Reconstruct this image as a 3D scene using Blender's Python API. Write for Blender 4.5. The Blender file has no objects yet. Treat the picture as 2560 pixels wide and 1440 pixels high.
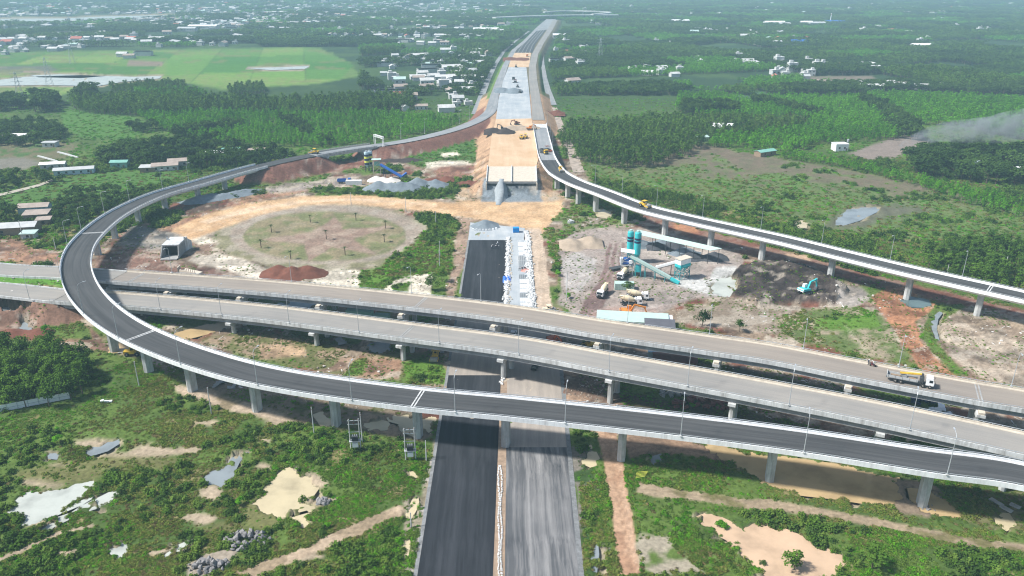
import bpy, bmesh, math, random
import numpy as np
from mathutils import Vector, Matrix

random.seed(7)
rng = np.random.default_rng(11)
COVER = True; WOODS = True
S = bpy.context.scene
COL = S.collection

# ------------------------------------------------------------------ camera
CAM_H = 116.0                       # drone height in metres
FPX = 1945.0                        # focal length in photo pixels (2560 wide)
HORIZON = -75.0                    # image row of the horizon
PITCH = math.atan((720 - HORIZON) / FPX)
SP, CP = math.sin(PITCH), math.cos(PITCH)
cam_d = bpy.data.cameras.new('camera')
cam_d.sensor_width = 36.0
cam_d.lens = FPX / 2560 * 36.0
cam_d.clip_start = 1.0
cam_d.clip_end = 40000.0
cam = bpy.data.objects.new('camera', cam_d)
cam.location = (0, 0, CAM_H)
cam.rotation_euler = (math.pi / 2 - PITCH, 0, 0)
COL.objects.link(cam)
S.camera = cam

# ------------------------------------------------------------------ sky, sun, exposure
SUN_DIR = Vector((-0.85, -0.12, 1.0)).normalized()      # towards the sun
SUN_EL = math.asin(SUN_DIR.z)
SUN_AZ = math.atan2(SUN_DIR.x, SUN_DIR.y)
world = bpy.data.worlds.new('World')
S.world = world
world.use_nodes = True
wn = world.node_tree
wn.nodes.clear()
sky = wn.nodes.new('ShaderNodeTexSky')
sky.sky_type = 'NISHITA'
sky.sun_disc = False
sky.sun_elevation = SUN_EL
sky.sun_rotation = SUN_AZ
sky.air_density = 1.0
sky.dust_density = 1.5
bgn = wn.nodes.new('ShaderNodeBackground')
bgn.inputs['Strength'].default_value = 0.105
won = wn.nodes.new('ShaderNodeOutputWorld')
wn.links.new(sky.outputs['Color'], bgn.inputs['Color'])
wn.links.new(bgn.outputs['Background'], won.inputs['Surface'])
sun_d = bpy.data.lights.new('sun', 'SUN')
sun_d.energy = 5.0
sun_d.angle = math.radians(6.0)
sun_d.color = (1.0, 0.975, 0.93)
sun = bpy.data.objects.new('sun', sun_d)
sun.rotation_euler = SUN_DIR.to_track_quat('Z', 'Y').to_euler()
sun.location = (0, 0, 400)
COL.objects.link(sun)
S.view_settings.view_transform = 'Standard'
S.view_settings.look = 'None'
S.view_settings.exposure = 0.42
S.view_settings.gamma = 1.0
S.cycles.use_denoising = True
S.cycles.max_bounces = 5
S.cycles.diffuse_bounces = 2
S.cycles.glossy_bounces = 2
S.cycles.transmission_bounces = 2
S.cycles.volume_bounces = 0
S.cycles.transparent_max_bounces = 4
S.cycles.sample_clamp_indirect = 5.0
S.cycles.filter_width = 1.15

# ------------------------------------------------------------------ helpers
def G(x, y, z=0.0):
    """point of the place at height z that the photograph shows at pixel x, y"""
    u = (x - 1280.0) / FPX
    v = (y - 720.0) / FPX
    t = (CAM_H - z) / (SP + v * CP)
    return Vector((u * t, t * (CP - v * SP), z))

def Gn(x, y, z=0.0):
    u = (x - 1280.0) / FPX
    v = (y - 720.0) / FPX
    t = (CAM_H - z) / (SP + v * CP)
    return u * t, t * (CP - v * SP)

def to_px(X, Y, Z):
    """world -> photo pixel (numpy)"""
    dz = Z - CAM_H
    d = Y * CP - dz * SP
    up = Y * SP + dz * CP
    return 1280 + FPX * X / d, 720 - FPX * up / d

def _hash(ix, iy, s):
    n = (ix.astype(np.int64) * 374761393 + iy.astype(np.int64) * 668265263 + s * 1442695041) & 0x7fffffff
    n = ((n ^ (n >> 13)) * 1274126177) & 0x7fffffff
    return ((n ^ (n >> 16)) & 0xffff) / 65535.0

def vnoise(x, y, s=0):
    ix, iy = np.floor(x), np.floor(y)
    fx, fy = x - ix, y - iy
    fx = fx * fx * (3 - 2 * fx)
    fy = fy * fy * (3 - 2 * fy)
    a = _hash(ix, iy, s); b = _hash(ix + 1, iy, s)
    c = _hash(ix, iy + 1, s); d = _hash(ix + 1, iy + 1, s)
    return (a * (1 - fx) + b * fx) * (1 - fy) + (c * (1 - fx) + d * fx) * fy

def fbm(x, y, s=0, o=4):
    t = np.zeros_like(x); a = 0.5; n = 0.0
    for i in range(o):
        t += a * vnoise(x, y, s + i * 17); n += a
        x = x * 2.03 + 5.1; y = y * 2.03 + 1.7; a *= 0.5
    return t / n

def sstep(a, b, x):
    t = np.clip((x - a) / (b - a), 0, 1)
    return t * t * (3 - 2 * t)

def poly_sd(px, py, poly):
    """signed distance to a polygon, negative inside"""
    P = np.asarray(poly, float)
    ins = np.zeros(px.shape, bool)
    d2 = np.full(px.shape, 1e18)
    n = len(P)
    for i in range(n):
        x0, y0 = P[i]; x1, y1 = P[(i + 1) % n]
        ex, ey = x1 - x0, y1 - y0
        L = ex * ex + ey * ey + 1e-9
        t = np.clip(((px - x0) * ex + (py - y0) * ey) / L, 0, 1)
        dx, dy = px - x0 - t * ex, py - y0 - t * ey
        d2 = np.minimum(d2, dx * dx + dy * dy)
        c = ((y0 > py) != (y1 > py))
        xi = x0 + (py - y0) * ex / (ey if abs(ey) > 1e-9 else 1e-9)
        ins ^= (c & (px < xi))
    d = np.sqrt(d2)
    return np.where(ins, -d, d)

def spline(pts, step=2.0):
    """Catmull-Rom through 3-D points, resampled evenly"""
    P = [Vector(p) for p in pts]
    P = [P[0] * 2 - P[1]] + P + [P[-1] * 2 - P[-2]]
    out = []
    for i in range(1, len(P) - 2):
        p0, p1, p2, p3 = P[i - 1:i + 3]
        n = max(4, int((p2 - p1).length / 1.0))
        d01 = max((p1 - p0).length ** .5, 1e-3); d12 = max((p2 - p1).length ** .5, 1e-3); d23 = max((p3 - p2).length ** .5, 1e-3)
        m1 = (p2 - p1) + d12 * ((p1 - p0) / d01 - (p2 - p0) / (d01 + d12))
        m2 = (p2 - p1) + d12 * ((p3 - p2) / d23 - (p3 - p1) / (d12 + d23))
        for k in range(n):
            t = k / n
            out.append(p1 * (2*t**3 - 3*t*t + 1) + m1 * (t**3 - 2*t*t + t) + p2 * (-2*t**3 + 3*t*t) + m2 * (t**3 - t*t))
    out.append(P[-2].copy())
    A = np.array([tuple(p) for p in out])
    seg = np.linalg.norm(np.diff(A, axis=0), axis=1)
    s = np.concatenate([[0], np.cumsum(seg)])
    n = max(2, int(s[-1] / step) + 1)
    q = np.linspace(0, s[-1], n)
    return np.stack([np.interp(q, s, A[:, k]) for k in range(3)], 1)

def normals2d(A):
    t = np.gradient(A[:, :2], axis=0)
    t /= np.linalg.norm(t, axis=1)[:, None] + 1e-9
    return t, np.stack([-t[:, 1], t[:, 0]], 1)          # tangent, left normal

# ---- objects
def link(o, parent=None):
    COL.objects.link(o)
    if parent is not None:
        o.parent = parent
    return o

def tag(o, label=None, cat=None, group=None, kind=None):
    if label: o['label'] = label
    if cat: o['category'] = cat
    if group: o['group'] = group
    if kind: o['kind'] = kind
    return o

def empty(name, loc=(0, 0, 0), rz=0.0, label=None, cat=None, group=None):
    o = bpy.data.objects.new(name, None)
    o.location = loc
    o.rotation_euler = (0, 0, rz)
    o.empty_display_size = 0.5
    link(o)
    return tag(o, label, cat, group)

def copy_tree(o, parent=None):
    c = o.copy()
    COL.objects.link(c)
    c.parent = parent
    for ch in list(o.children):
        copy_tree(ch, c)
    return c

class MB:
    """collects boxes, bars and lathes, then links them as one mesh object"""
    def __init__(self):
        self.v = []; self.f = []; self.m = []; self.mats = []; self.uv = None
        self.cur = 0
    def mat(self, m):
        if m not in self.mats: self.mats.append(m)
        self.cur = self.mats.index(m); return self
    def add(self, vs, fs):
        b = len(self.v)
        self.v += [tuple(q) for q in vs]
        self.f += [tuple(b + i for i in f) for f in fs]
        self.m += [self.cur] * len(fs)
        return self
    def box(self, c, s, rz=0.0, M=None, taper=1.0):
        hx, hy, hz = s[0] / 2, s[1] / 2, s[2] / 2
        vs = []
        for k, (x, y, z) in enumerate([(-1,-1,-1),(1,-1,-1),(1,1,-1),(-1,1,-1),(-1,-1,1),(1,-1,1),(1,1,1),(-1,1,1)]):
            tp = taper if z > 0 else 1.0
            p = Vector((x * hx * tp, y * hy * tp, z * hz))
            if M is not None: p = M @ p
            if rz: p = Matrix.Rotation(rz, 3, 'Z') @ p
            vs.append(p + Vector(c))
        return self.add(vs, [(0,3,2,1),(4,5,6,7),(0,1,5,4),(1,2,6,5),(2,3,7,6),(3,0,4,7)])
    def bar(self, a, b, w, h=None, n=4, r2=None):
        a, b = Vector(a), Vector(b)
        d = b - a
        if d.length < 1e-6: return self
        q = d.to_track_quat('Z', 'Y')
        h = h or w
        vs = []
        for e, p in ((0, a), (1, b)):
            sc = 1.0 if (e == 0 or r2 is None) else r2 / w
            for k in range(n):
                an = 2 * math.pi * (k + .5) / n
                rr = (math.sqrt(.5) if n == 4 else .5)
                vs.append(p + q @ Vector((math.cos(an) * w * rr * sc, math.sin(an) * h * rr * sc, 0)))
        fs = [tuple(range(n - 1, -1, -1)), tuple(range(n, 2 * n))]
        fs += [(k, (k + 1) % n, n + (k + 1) % n, n + k) for k in range(n)]
        return self.add(vs, fs)
    def lathe(self, c, prof, n=12, axis='Z', rz=0.0, ry=0.0, cap=True, M=None):
        R = M if M is not None else (Matrix.Rotation(rz, 3, 'Z') @ Matrix.Rotation(ry, 3, 'Y'))
        vs = []
        for r, z in prof:
            for k in range(n):
                an = 2 * math.pi * k / n
                p = Vector((r * math.cos(an), r * math.sin(an), z))
                if axis == 'X': p = Vector((p.z, p.x, p.y))
                if axis == 'Y': p = Vector((p.x, p.z, p.y))
                vs.append(R @ p + Vector(c))
        fs = []
        m = len(prof)
        for i in range(m - 1):
            for k in range(n):
                a = i * n + k; b = i * n + (k + 1) % n
                fs.append((a, b, b + n, a + n))
        if cap:
            fs.append(tuple(range(n - 1, -1, -1)))
            fs.append(tuple((m - 1) * n + k for k in range(n)))
        return self.add(vs, fs)
    def prism(self, outline, y0, y1, T=None):
        """outline in x,z swept from y0 to y1"""
        n = len(outline)
        vs = [Vector((x, y0, z)) for x, z in outline] + [Vector((x, y1, z)) for x, z in outline]
        if T is not None: vs = [T @ p for p in vs]
        fs = [tuple(range(n)), tuple(range(2 * n - 1, n - 1, -1))]
        fs += [(k, k + n, (k + 1) % n + n, (k + 1) % n) for k in range(n)]
        return self.add(vs, fs)
    def mesh(self, name, smooth=False):
        me = bpy.data.meshes.new(name)
        me.from_pydata(self.v, [], self.f)
        for m in self.mats: me.materials.append(m)
        if len(self.mats) > 1: me.polygons.foreach_set('material_index', self.m)
        bm = bmesh.new(); bm.from_mesh(me)
        bmesh.ops.recalc_face_normals(bm, faces=bm.faces)
        bm.to_mesh(me); bm.free()
        if smooth: me.polygons.foreach_set('use_smooth', [True] * len(me.polygons))
        me.update()
        return me
    def build(self, name, mat=None, parent=None, smooth=False):
        if mat is not None and not self.mats: self.mat(mat)
        return link(bpy.data.objects.new(name, self.mesh(name, smooth)), parent)

def np_mesh(name, V, F, mat=None, smooth=False, uv=None):
    me = bpy.data.meshes.new(name)
    V = np.asarray(V, np.float32); F = np.asarray(F, np.int32)
    k = F.shape[1]
    me.vertices.add(len(V)); me.vertices.foreach_set('co', V.ravel())
    me.loops.add(F.size); me.loops.foreach_set('vertex_index', F.ravel())
    me.polygons.add(len(F))
    me.polygons.foreach_set('loop_start', np.arange(0, F.size, k, dtype=np.int32))
    if smooth: me.polygons.foreach_set('use_smooth', np.ones(len(F), bool))
    if mat is not None: me.materials.append(mat)
    if uv is not None:
        ul = me.uv_layers.new(name='uv')
        ul.data.foreach_set('uv', np.asarray(uv, np.float32)[F.ravel()].ravel())
    me.update(calc_edges=True)
    return me

def np_obj(name, V, F, mat=None, parent=None, smooth=False, uv=None):
    return link(bpy.data.objects.new(name, np_mesh(name, V, F, mat, smooth, uv)), parent)

# ------------------------------------------------------------------ materials
def _new(name):
    m = bpy.data.materials.new(name)
    m.use_nodes = True
    nt = m.node_tree
    b = nt.nodes['Principled BSDF']
    b.inputs['Specular IOR Level'].default_value = 0.25
    return m, nt, b

def N(nt, t, **kw):
    n = nt.nodes.new(t)
    for k, v in kw.items():
        if k in n.inputs: n.inputs[k].default_value = v
        else: setattr(n, k, v)
    return n

def ramp(nt, stops, fac):
    r = nt.nodes.new('ShaderNodeValToRGB')
    e = r.color_ramp.elements
    while len(e) < len(stops): e.new(0.5)
    for q, (p, c) in zip(e, stops):
        q.position = p; q.color = (*c, 1) if len(c) == 3 else c
    nt.links.new(fac, r.inputs['Fac'])
    return r

def mul(c, k): return tuple(min(1.0, a * k) for a in c)

def simple(name, color, rough=0.7, var=0.25, scale=1.0, metal=0.0, bump=0.0, spec=0.25, detail=4, coords='Object', runs=0.0):
    """one paint or stone colour with weathering noise"""
    m, nt, b = _new(name)
    tc = N(nt, 'ShaderNodeTexCoord')
    no = N(nt, 'ShaderNodeTexNoise', Scale=scale, Detail=float(detail), Roughness=0.65)
    nt.links.new(tc.outputs[coords], no.inputs['Vector'])
    r = ramp(nt, [(0.3, mul(color, 1 - var)), (0.72, mul(color, 1 + var * .6))], no.outputs['Fac'])
    src = r.outputs['Color']
    if runs:
        geo = N(nt, 'ShaderNodeNewGeometry')
        mp = N(nt, 'ShaderNodeMapping'); mp.inputs['Scale'].default_value = (.9, .9, .10)
        nt.links.new(geo.outputs['Position'], mp.inputs['Vector'])
        n2 = N(nt, 'ShaderNodeTexNoise', Scale=1.0, Detail=4.0, Roughness=0.7)
        nt.links.new(mp.outputs['Vector'], n2.inputs['Vector'])
        r2 = ramp(nt, [(0.46, (1, 1, 1)), (0.70, (1 - runs, 1 - runs * 1.05, 1 - runs * 1.1))], n2.outputs['Fac'])
        mx = N(nt, 'ShaderNodeMix', data_type='RGBA', blend_type='MULTIPLY'); mx.inputs['Factor'].default_value = 1.0
        nt.links.new(src, mx.inputs['A']); nt.links.new(r2.outputs['Color'], mx.inputs['B'])
        src = mx.outputs['Result']
    nt.links.new(src, b.inputs['Base Color'])
    b.inputs['Roughness'].default_value = rough
    b.inputs['Metallic'].default_value = metal
    b.inputs['Specular IOR Level'].default_value = spec
    if bump:
        bp = N(nt, 'ShaderNodeBump', Strength=bump, Distance=0.3)
        nt.links.new(no.outputs['Fac'], bp.inputs['Height'])
        nt.links.new(bp.outputs['Normal'], b.inputs['Normal'])
    return m

def road_mat(name, base, streak, amount=0.5, rough=0.9, across=1.2, along=0.02, patch=0.03, patch_amt=0.35, fine=0.12):
    """paving with wear drawn along the lane: uv x is metres across, y metres along"""
    m, nt, b = _new(name)
    uv = N(nt, 'ShaderNodeTexCoord')
    mp = N(nt, 'ShaderNodeMapping'); mp.inputs['Scale'].default_value = (across, along, 1)
    wb = N(nt, 'ShaderNodeTexNoise', Scale=0.018, Detail=3.0)
    nt.links.new(uv.outputs['UV'], wb.inputs['Vector'])
    wa = N(nt, 'ShaderNodeVectorMath', operation='SCALE'); wa.inputs['Scale'].default_value = 4.0
    nt.links.new(wb.outputs['Color'], wa.inputs[0])
    wv = N(nt, 'ShaderNodeVectorMath', operation='ADD')
    nt.links.new(uv.outputs['UV'], wv.inputs[0]); nt.links.new(wa.outputs[0], wv.inputs[1])
    nt.links.new(wv.outputs[0], mp.inputs['Vector'])
    n1 = N(nt, 'ShaderNodeTexNoise', Scale=1.0, Detail=5.0, Roughness=0.7)
    nt.links.new(mp.outputs['Vector'], n1.inputs['Vector'])
    n2 = N(nt, 'ShaderNodeTexNoise', Scale=patch, Detail=4.0, Roughness=0.6)
    nt.links.new(uv.outputs['UV'], n2.inputs['Vector'])
    n3 = N(nt, 'ShaderNodeTexNoise', Scale=2.3, Detail=3.0, Roughness=0.7)
    nt.links.new(uv.outputs['UV'], n3.inputs['Vector'])
    r1 = ramp(nt, [(0.42, (0, 0, 0)), (0.72, (1, 1, 1))], n1.outputs['Fac'])
    r2 = ramp(nt, [(0.35, (0, 0, 0)), (0.65, (1, 1, 1))], n2.outputs['Fac'])
    f = N(nt, 'ShaderNodeMath', operation='MULTIPLY_ADD'); f.inputs[1].default_value = amount
    nt.links.new(r1.outputs['Color'], f.inputs[0])
    g = N(nt, 'ShaderNodeMath', operation='MULTIPLY'); g.inputs[1].default_value = patch_amt
    nt.links.new(r2.outputs['Color'], g.inputs[0])
    nt.links.new(g.outputs[0], f.inputs[2])
    mx = N(nt, 'ShaderNodeMix', data_type='RGBA')
    mx.inputs['A'].default_value = (*base, 1); mx.inputs['B'].default_value = (*streak, 1)
    nt.links.new(f.outputs[0], mx.inputs['Factor'])
    hs = N(nt, 'ShaderNodeHueSaturation')
    vr = N(nt, 'ShaderNodeMapRange'); vr.inputs[3].default_value = 1 - fine; vr.inputs[4].default_value = 1 + fine
    nt.links.new(n3.outputs['Fac'], vr.inputs[0])
    nt.links.new(vr.outputs[0], hs.inputs['Value'])
    nt.links.new(mx.outputs['Result'], hs.inputs['Color'])
    nt.links.new(hs.outputs['Color'], b.inputs['Base Color'])
    b.inputs['Roughness'].default_value = rough
    b.inputs['Specular IOR Level'].default_value = 0.2
    return m

def leaf_mat(name, dark, light, trans=0.25, nscale=0.35):
    m, nt, b = _new(name)
    nt.nodes.remove(b)
    out = nt.nodes['Material Output']
    oi = N(nt, 'ShaderNodeObjectInfo')
    geo = N(nt, 'ShaderNodeNewGeometry')
    no = N(nt, 'ShaderNodeTexNoise', Scale=nscale, Detail=3.0)
    nt.links.new(geo.outputs['Position'], no.inputs['Vector'])
    big = N(nt, 'ShaderNodeTexNoise', Scale=0.02, Detail=2.0)
    nt.links.new(geo.outputs['Position'], big.inputs['Vector'])
    a = N(nt, 'ShaderNodeMath', operation='MULTIPLY_ADD'); a.inputs[1].default_value = 0.5
    nt.links.new(oi.outputs['Random'], a.inputs[0]); nt.links.new(no.outputs['Fac'], a.inputs[2])
    a2 = N(nt, 'ShaderNodeMath', operation='ADD'); a2.inputs[1].default_value = -0.5
    nt.links.new(big.outputs['Fac'], a2.inputs[0])
    a3 = N(nt, 'ShaderNodeMath', operation='ADD')
    nt.links.new(a.outputs[0], a3.inputs[0]); nt.links.new(a2.outputs[0], a3.inputs[1])
    r = ramp(nt, [(0.3, dark), (1.05, light)], a3.outputs[0])
    d = N(nt, 'ShaderNodeBsdfDiffuse'); t = N(nt, 'ShaderNodeBsdfTranslucent')
    nt.links.new(r.outputs['Color'], d.inputs['Color']); nt.links.new(r.outputs['Color'], t.inputs['Color'])
    mx = N(nt, 'ShaderNodeMixShader'); mx.inputs[0].default_value = trans
    nt.links.new(d.outputs[0], mx.inputs[1]); nt.links.new(t.outputs[0], mx.inputs[2])
    nt.links.new(mx.outputs[0], out.inputs['Surface'])
    return m

def water_mat(name, color, rough=0.18, spec=0.5):
    m, nt, b = _new(name)
    geo = N(nt, 'ShaderNodeNewGeometry')
    no = N(nt, 'ShaderNodeTexNoise', Scale=0.12, Detail=4.0, Roughness=0.6)
    nt.links.new(geo.outputs['Position'], no.inputs['Vector'])
    r = ramp(nt, [(0.3, mul(color, 0.68)), (0.5, mul(color, .97)), (0.7, mul(color, 1.08))], no.outputs['Fac'])
    nt.links.new(r.outputs['Color'], b.inputs['Base Color'])
    b.inputs['Roughness'].default_value = rough
    b.inputs['Specular IOR Level'].default_value = spec
    b.inputs['IOR'].default_value = 1.33
    return m

def ground_mat():
    m, nt, b = _new('ground_soil_and_grass')
    at = N(nt, 'ShaderNodeAttribute', attribute_name='cover')
    geo = N(nt, 'ShaderNodeNewGeometry')
    n1 = N(nt, 'ShaderNodeTexNoise', Scale=0.9, Detail=6.0, Roughness=0.72)
    nt.links.new(geo.outputs['Position'], n1.inputs['Vector'])
    n2 = N(nt, 'ShaderNodeTexNoise', Scale=0.11, Detail=5.0, Roughness=0.65)
    nt.links.new(geo.outputs['Position'], n2.inputs['Vector'])
    v1 = N(nt, 'ShaderNodeMapRange'); v1.inputs[1].default_value = 0.25; v1.inputs[2].default_value = 0.75
    v1.inputs[3].default_value = 0.55; v1.inputs[4].default_value = 1.38
    nt.links.new(n1.outputs['Fac'], v1.inputs[0])
    v2 = N(nt, 'ShaderNodeMapRange'); v2.inputs[1].default_value = 0.3; v2.inputs[2].default_value = 0.7
    v2.inputs[3].default_value = 0.82; v2.inputs[4].default_value = 1.14
    nt.links.new(n2.outputs['Fac'], v2.inputs[0])
    mm = N(nt, 'ShaderNodeMath', operation='MULTIPLY')
    nt.links.new(v1.outputs[0], mm.inputs[0]); nt.links.new(v2.outputs[0], mm.inputs[1])
    hs = N(nt, 'ShaderNodeHueSaturation')
    nt.links.new(mm.outputs[0], hs.inputs['Value'])
    nt.links.new(at.outputs['Color'], hs.inputs['Color'])
    nt.links.new(hs.outputs['Color'], b.inputs['Base Color'])
    bp = N(nt, 'ShaderNodeBump', Strength=0.5, Distance=0.4)
    nt.links.new(n1.outputs['Fac'], bp.inputs['Height'])
    nt.links.new(bp.outputs['Normal'], b.inputs['Normal'])
    b.inputs['Roughness'].default_value = 0.95
    b.inputs['Specular IOR Level'].default_value = 0.1
    return m

M_ = {}
def mats():
    M_['ground'] = ground_mat()
    M_['asphalt_new'] = road_mat('fresh_asphalt', (0.048, 0.050, 0.052), (0.125, 0.126, 0.125), 0.6, across=0.9, along=0.012, patch_amt=0.12)
    M_['asphalt_black'] = road_mat('black_asphalt', (0.014, 0.016, 0.020), (0.070, 0.075, 0.085), 0.45, across=0.55, along=0.012, patch=0.025, patch_amt=0.22)
    M_['asphalt_dusty'] = road_mat('dusty_asphalt', (0.040, 0.045, 0.053), (0.34, 0.33, 0.32), 0.75, across=0.45, along=0.006, patch=0.03, patch_amt=0.3)
    M_['asphalt_worn'] = road_mat('weathered_grey_paving', (0.225, 0.218, 0.205), (0.335, 0.31, 0.275), 0.5, across=0.5, along=0.012, patch=0.025, patch_amt=0.5, fine=0.06)
    M_['asphalt_brown'] = road_mat('brown_dusted_paving', (0.225, 0.198, 0.173), (0.345, 0.30, 0.25), 0.5, across=0.5, along=0.012, patch=0.02, patch_amt=0.45, fine=0.06)
    M_['gravel_road'] = road_mat('compacted_gravel_road', (0.20, 0.215, 0.225), (0.36, 0.36, 0.355), 0.6, across=0.4, along=0.012, patch=0.03, patch_amt=0.5, fine=0.15)
    M_['gravel_pad'] = road_mat('pale_gravel_base', (0.30, 0.34, 0.37), (0.50, 0.51, 0.50), 0.5, across=0.25, along=0.015, patch=0.05, patch_amt=0.6, fine=0.2)
    M_['tan_fill'] = road_mat('tan_earth_fill', (0.50, 0.33, 0.19), (0.66, 0.49, 0.33), 0.5, across=0.25, along=0.015, patch=0.04, patch_amt=0.6, fine=0.15)
    M_['dust_slab'] = road_mat('dusty_concrete_base', (0.28, 0.25, 0.22), (0.44, 0.38, 0.32), 0.7, across=0.5, along=0.02, patch=0.06, patch_amt=0.4, fine=0.1)
    M_['concrete'] = simple('pale_concrete', (0.62, 0.63, 0.62), 0.8, 0.18, 0.35, runs=.42)
    M_['concrete_new'] = simple('new_white_concrete', (0.84, 0.85, 0.85), 0.75, 0.10, 0.4, runs=.22)
    M_['concrete_pier'] = simple('grey_pier_concrete', (0.52, 0.53, 0.52), 0.8, 0.2, 0.5, runs=.45)
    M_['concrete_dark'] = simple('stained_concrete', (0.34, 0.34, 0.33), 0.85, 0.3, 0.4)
    M_['concrete_beige'] = simple('dusty_beige_concrete', (0.60, 0.53, 0.43), 0.85, 0.2, 0.6)
    M_['paver'] = simple('slope_paver', (0.42, 0.38, 0.33), 0.9, 0.25, 1.5)
    M_['steel'] = simple('galvanised_steel', (0.52, 0.55, 0.57), 0.45, 0.12, 1.0, metal=0.3)
    M_['steel_dark'] = simple('dark_steel', (0.07, 0.075, 0.08), 0.6, 0.3, 2.0)
    M_['white'] = simple('white_paint', (0.88, 0.88, 0.87), 0.45, 0.08, 1.0)
    M_['cream'] = simple('cream_drum_paint', (0.78, 0.66, 0.44), 0.5, 0.12, 1.2)
    M_['teal'] = simple('teal_paint', (0.05, 0.50, 0.52), 0.5, 0.15, 0.8)
    M_['teal_dark'] = simple('dark_teal_paint', (0.04, 0.28, 0.30), 0.55, 0.2, 0.8)
    M_['teal_roof'] = simple('pale_teal_sheet_roof', (0.46, 0.60, 0.545), 0.5, 0.10, 0.4)
    M_['green_roof'] = simple('green_sheet_roof', (0.22, 0.46, 0.38), 0.55, 0.15, 0.3)
    M_['orange'] = simple('orange_machine_paint', (0.70, 0.26, 0.05), 0.5, 0.2, 1.5)
    M_['red_orange'] = simple('rust_red_machine_paint', (0.62, 0.13, 0.05), 0.5, 0.2, 1.5)
    M_['yellow'] = simple('yellow_machine_paint', (0.76, 0.48, 0.05), 0.5, 0.2, 1.5)
    M_['blue'] = simple('blue_paint', (0.03, 0.13, 0.45), 0.5, 0.2, 0.8)
    M_['blue_tarp'] = simple('blue_tarpaulin', (0.05, 0.17, 0.62), 0.5, 0.2, 1.5, bump=0.3)
    M_['sky_blue'] = simple('bright_blue_box_paint', (0.02, 0.28, 0.70), 0.5, 0.12, 0.8)
    M_['navy'] = simple('navy_paint', (0.02, 0.035, 0.09), 0.5, 0.15, 1.0)
    M_['silo_yellow'] = simple('yellow_silo_band', (0.72, 0.74, 0.12), 0.5, 0.1, 1.0)
    M_['rubber'] = simple('tyre_rubber', (0.03, 0.03, 0.03), 0.85, 0.3, 3.0)
    M_['rim'] = simple('dusty_wheel_rim', (0.36, 0.34, 0.31), 0.6, 0.2, 3.0)
    M_['glass'] = simple('dark_cab_glass', (0.015, 0.02, 0.025), 0.12, 0.1, 1.0, spec=0.6)
    M_['black'] = simple('black_plastic', (0.02, 0.02, 0.022), 0.5, 0.2, 1.0)
    M_['wood'] = simple('weathered_timber', (0.30, 0.22, 0.15), 0.85, 0.3, 2.0)
    M_['rust'] = simple('rust_red_sheet', (0.20, 0.075, 0.06), 0.8, 0.3, 0.8)
    M_['tin'] = simple('grey_tin_roof', (0.52, 0.53, 0.52), 0.5, 0.18, 0.25)
    M_['tin_brown'] = simple('browned_tin_roof', (0.40, 0.33, 0.28), 0.65, 0.25, 0.25)
    M_['tin_dark'] = simple('dark_grey_tin_roof', (0.12, 0.12, 0.135), 0.5, 0.15, 0.4)
    M_['plaster'] = simple('white_plaster', (0.55, 0.555, 0.54), 0.85, 0.15, 0.3)
    M_['roof_pale'] = simple('weathered_pale_roof', (0.60, 0.60, 0.58), 0.6, 0.3, 0.2)
    M_['plaster_blue'] = simple('pale_blue_plaster', (0.46, 0.60, 0.68), 0.85, 0.12, 0.3)
    M_['tile_red'] = simple('red_tile_roof', (0.46, 0.16, 0.12), 0.8, 0.2, 0.5)
    M_['bark'] = simple('grey_brown_bark', (0.16, 0.12, 0.09), 0.9, 0.3, 3.0)
    M_['gravel_pile'] = simple('blue_grey_crushed_stone', (0.19, 0.225, 0.25), 0.95, 0.22, 0.5, bump=0.5)
    M_['gravel_pale'] = simple('pale_crushed_stone', (0.30, 0.33, 0.345), 0.95, 0.2, 0.5, bump=0.4)
    M_['gravel_dark'] = simple('dark_crushed_stone', (0.075, 0.08, 0.09), 0.95, 0.25, 0.6, bump=0.5)
    M_['sand_white'] = simple('white_sand', (0.66, 0.62, 0.56), 0.95, 0.12, 0.4, bump=0.3)
    M_['sand_tan'] = simple('tan_sand_heap', (0.40, 0.32, 0.24), 0.95, 0.2, 0.4, bump=0.4)
    M_['soil_red'] = simple('red_laterite_soil', (0.17, 0.066, 0.042), 0.95, 0.3, 0.5, bump=0.6)
    M_['soil_dark'] = simple('dark_turned_soil', (0.06, 0.045, 0.04), 0.95, 0.35, 0.6, bump=0.7)
    M_['rock'] = simple('grey_rubble_rock', (0.25, 0.24, 0.235), 0.9, 0.3, 0.9, bump=0.7)
    M_['bag'] = simple('white_woven_bag', (0.72, 0.72, 0.70), 0.8, 0.12, 3.0)
    M_['pink'] = simple('faded_red_net', (0.62, 0.30, 0.25), 0.8, 0.2, 2.0)
    M_['skin'] = simple('skin', (0.35, 0.2, 0.13), 0.7, 0.1, 2.0)
    M_['shirt_dark'] = simple('dark_work_clothes', (0.035, 0.04, 0.06), 0.85, 0.2, 3.0)
    M_['shirt_white'] = simple('white_work_shirt', (0.65, 0.66, 0.68), 0.85, 0.1, 3.0)
    M_['shirt_red'] = simple('maroon_work_shirt', (0.25, 0.05, 0.05), 0.85, 0.1, 3.0)
    M_['w_pale'] = water_mat('pale_milky_water', (0.46, 0.48, 0.43), 0.22)
    M_['w_grey'] = water_mat('grey_puddle_water', (0.24, 0.27, 0.28), 0.2)
    M_['w_cream'] = water_mat('cream_muddy_water', (0.52, 0.44, 0.28), 0.25)
    M_['w_tan'] = water_mat('tan_flood_water', (0.47, 0.34, 0.18), 0.2)
    M_['w_orange'] = water_mat('clay_pink_pond_water', (0.55, 0.39, 0.26), 0.3)
    M_['w_green'] = water_mat('grey_green_pool_water', (0.12, 0.17, 0.17), 0.15)
    M_['leaf_mid'] = leaf_mat('mid_green_leaves', (0.030, 0.076, 0.014), (0.115, 0.215, 0.032))
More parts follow.
